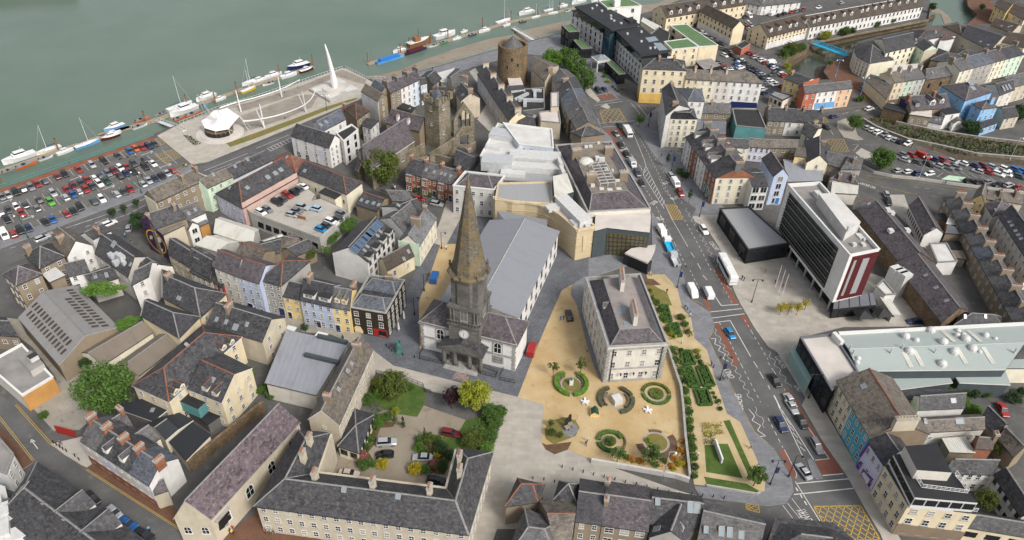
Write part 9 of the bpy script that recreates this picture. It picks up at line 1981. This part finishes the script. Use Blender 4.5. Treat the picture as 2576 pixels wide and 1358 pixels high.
# street furniture and people
def lamp(tl,x,y,h,label,col='metal_dark',ban=None,two=False):
 T(*tl);p=G((x,y),.13);o=root('street_lamp',label,'street lamp',p);b=MB();b.tube(p,p+Zu(h),.11,.07,7);b.lathe(p,[(.22,0),(.2,.8),(.12,.9)],8);b.obj('post',[col],o)
 for s in((-1,1) if two else(1,)):b=MB();t=p+Zu(h);b.tube(t,t+Vc((s*1.3,0,.15)),.05,.05,5);b.lathe(t+Vc((s*1.3,0,-.4)),[(.28,0),(.3,.15),(.1,.5)],8,1 if col!='metal_dark' else 0);b.obj('lamp_head',[col,'p_white'],o)
 if ban:b=MB();b.box((p.x+.4,p.y,h*.5),(.75,.06,1.9));b.obj('banner',[ban],o)
for a in(((2,2),1660,180,8,'lamp post with blue banner beside the lay-by','metal_dark','p_navy',1),((2,2),2090,1110,8,'lamp post with banner on the garden pavement','metal_dark','p_navy',1),((2,2),2410,325,8,'tall double lamp post on the office plaza','metal_dark',None,1),((2,3),1528,715,8,'grey lamp post at the foot of the garden wall','galv'),((3,2),405,1290,8,'lamp post with banner outside the store','metal_dark','p_navy',1),((2,1),1603,360,8,'lamp post with banner outside the Georgian terrace','metal_dark','p_navy',1),((2,1),1885,822,8,'lamp post with banner near the pavilion','metal_dark','p_navy',1),((3,3),20,800,8,'lamp post with flower basket at the lower corner','metal_dark','p_navy',1),((3,3),205,722,7,'signal post leaning over the lower crossing','metal_dark',None,0),((1,1),1866,1145,6,'lamp post with copper globe at the top of the gravel','metal_dark'),((1,2),1692,210,6,'lamp post with copper globe beside the blue van','metal_dark'),((1,2),1595,448,6,'lamp post with copper globe beside the brown building','metal_dark'),((2,0),1370,1270,8,'lamp post with banner at the junction corner','metal_dark','p_navy',1),((3,0),675,775,8,'blue lamp post on the riverside lane','p_skyblue',None,1),((3,0),930,955,8,'blue lamp post by the billboard house','p_skyblue',None,1),((3,1),1515,440,9,'grey lamp post in the right-hand car park','galv',None,1),((3,1),2430,250,9,'grey lamp post by the ditch wall','galv'),((0,1),1425,585,8,'green lamp post with baskets above the quay terrace','p_dkgreen',None,1),((0,1),285,1035,8,'green lamp post in the street-side parking','p_dkgreen',None,1),((1,0),715,1120,7,'lamp post with flower basket on the plaza verge','p_dkgreen',None,1)):lamp(*a)
def posts(tl,pts,where,h=1.0,mat='p_black'):
 T(*tl)
 for k,(x,y) in enumerate(pts):p=G((x,y),.13);b=MB();b.lathe(p,[(.11,0),(.11,h*.85),(.14,h*.88),(.08,h)],8);tag(b.obj('bollard',[mat],loc=p),'%s bollard from the left %s'%(ORD[k],where),'bollard','bollards '+where)
posts((2,3),[(x,630+(x-503)*.237) for x in(503,611,715,820,926,1033,1139,1246,1353,1461,1571,1680)],'along the foot of the garden');posts((2,3),[(210,745),(320,755),(427,780)],'in front of the bottom houses');posts((2,3),[(1805,905),(1912,920),(2020,930),(2130,945)],'at the end of the paved street');posts((0,3),[(540,385),(572,405),(606,430),(637,450),(672,470),(757,520),(797,555)],'by the red gate');posts((1,2),[(1313,770),(1340,790),(1368,820),(1478,858),(1596,885)],'in front of the copper cylinder')
T(1,2);p=G((1435,820),.13);b=MB();b.lathe(p,[(1.1,0),(1.05,.2),(.85,.8),(.7,3.2),(.72,3.4),(.6,3.4),(.6,2.9)],16);b.lathe(p,[(1.4,0),(1.4,.1)],16);tag(b.obj('copper_sculpture',['copper'],loc=p,smooth=False),'tall green copper cylinder sculpture in the cobbled square','sculpture')
for k,(x,y,m,l) in enumerate(((1492,480,'w_offwhite','upper closed cream parasol beside the brown building'),(1438,590,'w_offwhite','lower closed cream parasol beside the brown building'))):p=G((x,y+30),.13);b=MB();b.tube(p,p+Zu(3),.06,.05,6);b.lathe(p+Zu(1),[(.35,0),(.3,.3),(.12,2.3)],8);tag(b.obj('parasol',[m],loc=p),l,'parasol')
for q,l in(([(300,592),(320,553),(412,575),(385,615)],'white square awning beside the tan house'),([(588,660),(625,615),(726,640),(690,687)],'white square awning in front of the pale blue house')):w=[G(x,2.8) for x in q];o=root('awning',l,'awning',Vc((w[0].x,w[0].y,.13)));b=MB();b.prism([(v.x,v.y) for v in w],2.65,2.8,bottom=True);b.obj('canopy',['p_white'],o);[(lambda bb:(bb.tube((v.x,v.y,.1),(v.x,v.y,2.7),.05,.05,6),bb.obj('pole',['metal'],o)))(MB()) for v in w]
T(0,3);p,q=G((565,250),1),G((755,300),1);b=MB();b.beam(Vc((p.x,p.y,.1)),Vc((q.x,q.y,.1)),.15,2.4);tag(b.obj('gate',['p_red'],loc=p),'bright red metal gate to the derelict yard','gate')
T(3,2);p=G((1215,400),1.3);b=MB();b.box((p.x,p.y,.14),(2.5,7.5,2.6),ang((1130,290),(1260,480))+math.pi/2);tag(b.obj('container',['r_corrwhite'],loc=p),'white shipping container beside the black dining room','container')
for k,(x,y) in enumerate(((925,510),(1120,490))):p=G((x,y),.13);b=MB();b.lathe(p+Zu(2.5),[(3.3,0),(.1,1.1)],4,0,.9);b.tube(p,p+Zu(2.6),.08,.08,6);tag(b.obj('parasol',['p_black'],loc=p),['left black square parasol on the office terrace','right black square parasol on the office terrace'][k],'parasol')
for k,(x,y,tx,ty) in enumerate(((72,175,135,-30),(105,225,170,-20),(138,268,205,55))):p=G((x,y),.13);b=MB();b.tube(p,p+Zu(8),.09,.05,7);tag(b.obj('flagpole',['p_white'],loc=p),'%s white flagpole on the office plaza'%['rear','middle','front'][k],'flagpole')
T(3,0);a,c=G((460,425),1),G((800,550),1);n=Vc((-(c-a).y,(c-a).x,0)).normalized()*1.3;o=root('footbridge','bright blue steel footbridge over the side channel','bridge',Vc((a.x,a.y,0)));b=MB();b.beam(a+Zu(-.8),c+Zu(-.8),2.4,.25);b.obj('deck',['p_cyan'],o)
for s in(-1,1):
 b=MB();b.beam(a+n*s+Zu(.8),c+n*s+Zu(.8),.25,.25);b.beam(a+n*s+Zu(-.8),c+n*s+Zu(-.8),.25,.3)
 for k in range(13):b.beam(a.lerp(c,k/12)+n*s+Zu(-.7),a.lerp(c,min(1,(k+1)/12))+n*s+Zu(.8 if k%2 else .8),.14,.14)
 b.obj('truss',['p_cyan'],o)
def person_mesh(pose):
 me=bpy.data.meshes.new('person');st={'walk':.22,'stand':.06}[pose]
 V=[(0,0,.95),(0,0,1.2),(0,0,1.42),(0,0,1.52),(.01,0,1.66),(st,.09,.5),(st*.9,.09,.06),(-st,-.09,.5),(-st*1.4,-.09,.08),(0,.2,1.38),(-st*.6,.25,1.12),(st*.2,.24,.88),(0,-.2,1.38),(st*.6,-.25,1.12),(st*1.1,-.24,.88),(st+.14,.09,.05),(-st*1.4+.16,-.09,.05),(0,.09,.9),(0,-.09,.9)]
 E=[(0,1),(1,2),(2,3),(3,4),(0,17),(17,5),(5,6),(6,15),(0,18),(18,7),(7,8),(8,16),(2,9),(9,10),(10,11),(2,12),(12,13),(13,14)]
 rad=[.15,.14,.17,.06,.115,.075,.05,.075,.05,.075,.05,.04,.075,.05,.04,.045,.045,.1,.1]
 me.from_pydata(V,E,[]);o=bpy.data.objects.new('person',me);COL.objects.link(o);md=o.modifiers.new('s','SKIN')
 for v,r in zip(me.skin_vertices[0].data,rad):v.radius=(r,r)
 me.skin_vertices[0].data[0].use_root=True;o.modifiers.new('d','SUBSURF').levels=1
 out=bpy.data.meshes.new_from_object(o.evaluated_get(bpy.context.evaluated_depsgraph_get()));bpy.data.objects.remove(o)
 for m in('p_navy','p_grey','w_peach','trim_dark'):out.materials.append(MATS[m])
 for f in out.polygons:z,y=f.center.z,abs(f.center.y);f.material_index=(3 if z>1.7 or(z>1.62 and f.center.x<0) else 2) if z>1.5 or(y>.2 and z<.98) else(0 if z>.93 else 1)
 return out
PM=[person_mesh('walk'),person_mesh('stand')]
SH={'k':('black','p_black'),'w':('white','p_white'),'r':('red','p_red'),'b':('blue','p_blue'),'g':('grey','p_grey'),'t':('teal','p_teal'),'n':('navy','p_navy'),'l':('pale blue','p_skyblue'),'y':('yellow hi-vis','p_yellow')}
def people(tl,data,where):
 T(*tl)
 for k,it in enumerate(sorted([i.split() for i in data.split(';')],key=lambda i:float(i[0]))):p=G((float(it[0]),float(it[1])),.14);o=inst(PM[k%2],'person',None,Matrix.Translation(p)@Matrix.Rotation(k*2.1+p.x,4,'Z'),[SH[it[2]][1],['p_navy','p_black','p_grey'][k%3]]);tag(o,'person in %s top, %s from the left %s'%(SH[it[2]][0],ORD[k],where),'person','people '+where)
for a in(((2,2),'487 505 b;518 500 k','beside the black car on the gravel'),((2,2),'1738 392 k;1763 400 l;1785 475 w;1785 440 n;1390 60 y;1555 230 k','on the pavement near the crossing'),((2,2),'2000 965 r;2025 985 k;2110 1115 k;2130 1110 t;2155 1095 l','on the garden pavement'),((2,2),'1700 745 w;1640 700 y;755 825 l;705 390 n','around the palace'),((2,3),'755 370 w;740 410 k;2395 440 g;1865 520 w;1302 832 w','in the lower gardens'),((0,3),'618 405 n;1508 1270 l;2320 1290 k;2340 1300 y;2350 1260 r;2300 1270 k','on the back street'),((1,3),'105 1285 r;140 1280 t;180 1300 k','at the corner of the courtyard building'),((1,2),'935 630 r;950 635 l','outside the yellow house'),((1,1),'1915 1155 w;1385 550 n;1400 550 w;1385 535 r','in the cathedral lane'),((2,1),'2097 1060 r;2275 1225 n;1715 470 r;1500 220 k','on the right-hand pavement'),((2,2),'2310 95 k;2330 110 n;2545 30 r','beside the coach'),((3,1),'1780 495 b;1440 125 k;1650 160 r;1665 155 b','by the right-hand car park'),((0,1),'1290 230 r;1370 225 w;1435 430 n;1855 330 k;1880 330 y;1265 1030 l;1330 1090 n','near the quay car park'),((2,0),'880 1125 n;965 1240 r;985 1240 w','at the junction'),((1,0),'295 1205 n;290 945 g;1780 705 k;425 900 g','on the plaza and riverside walk'),((3,2),'65 140 k;145 175 r','by the flagpoles')):people(*a)
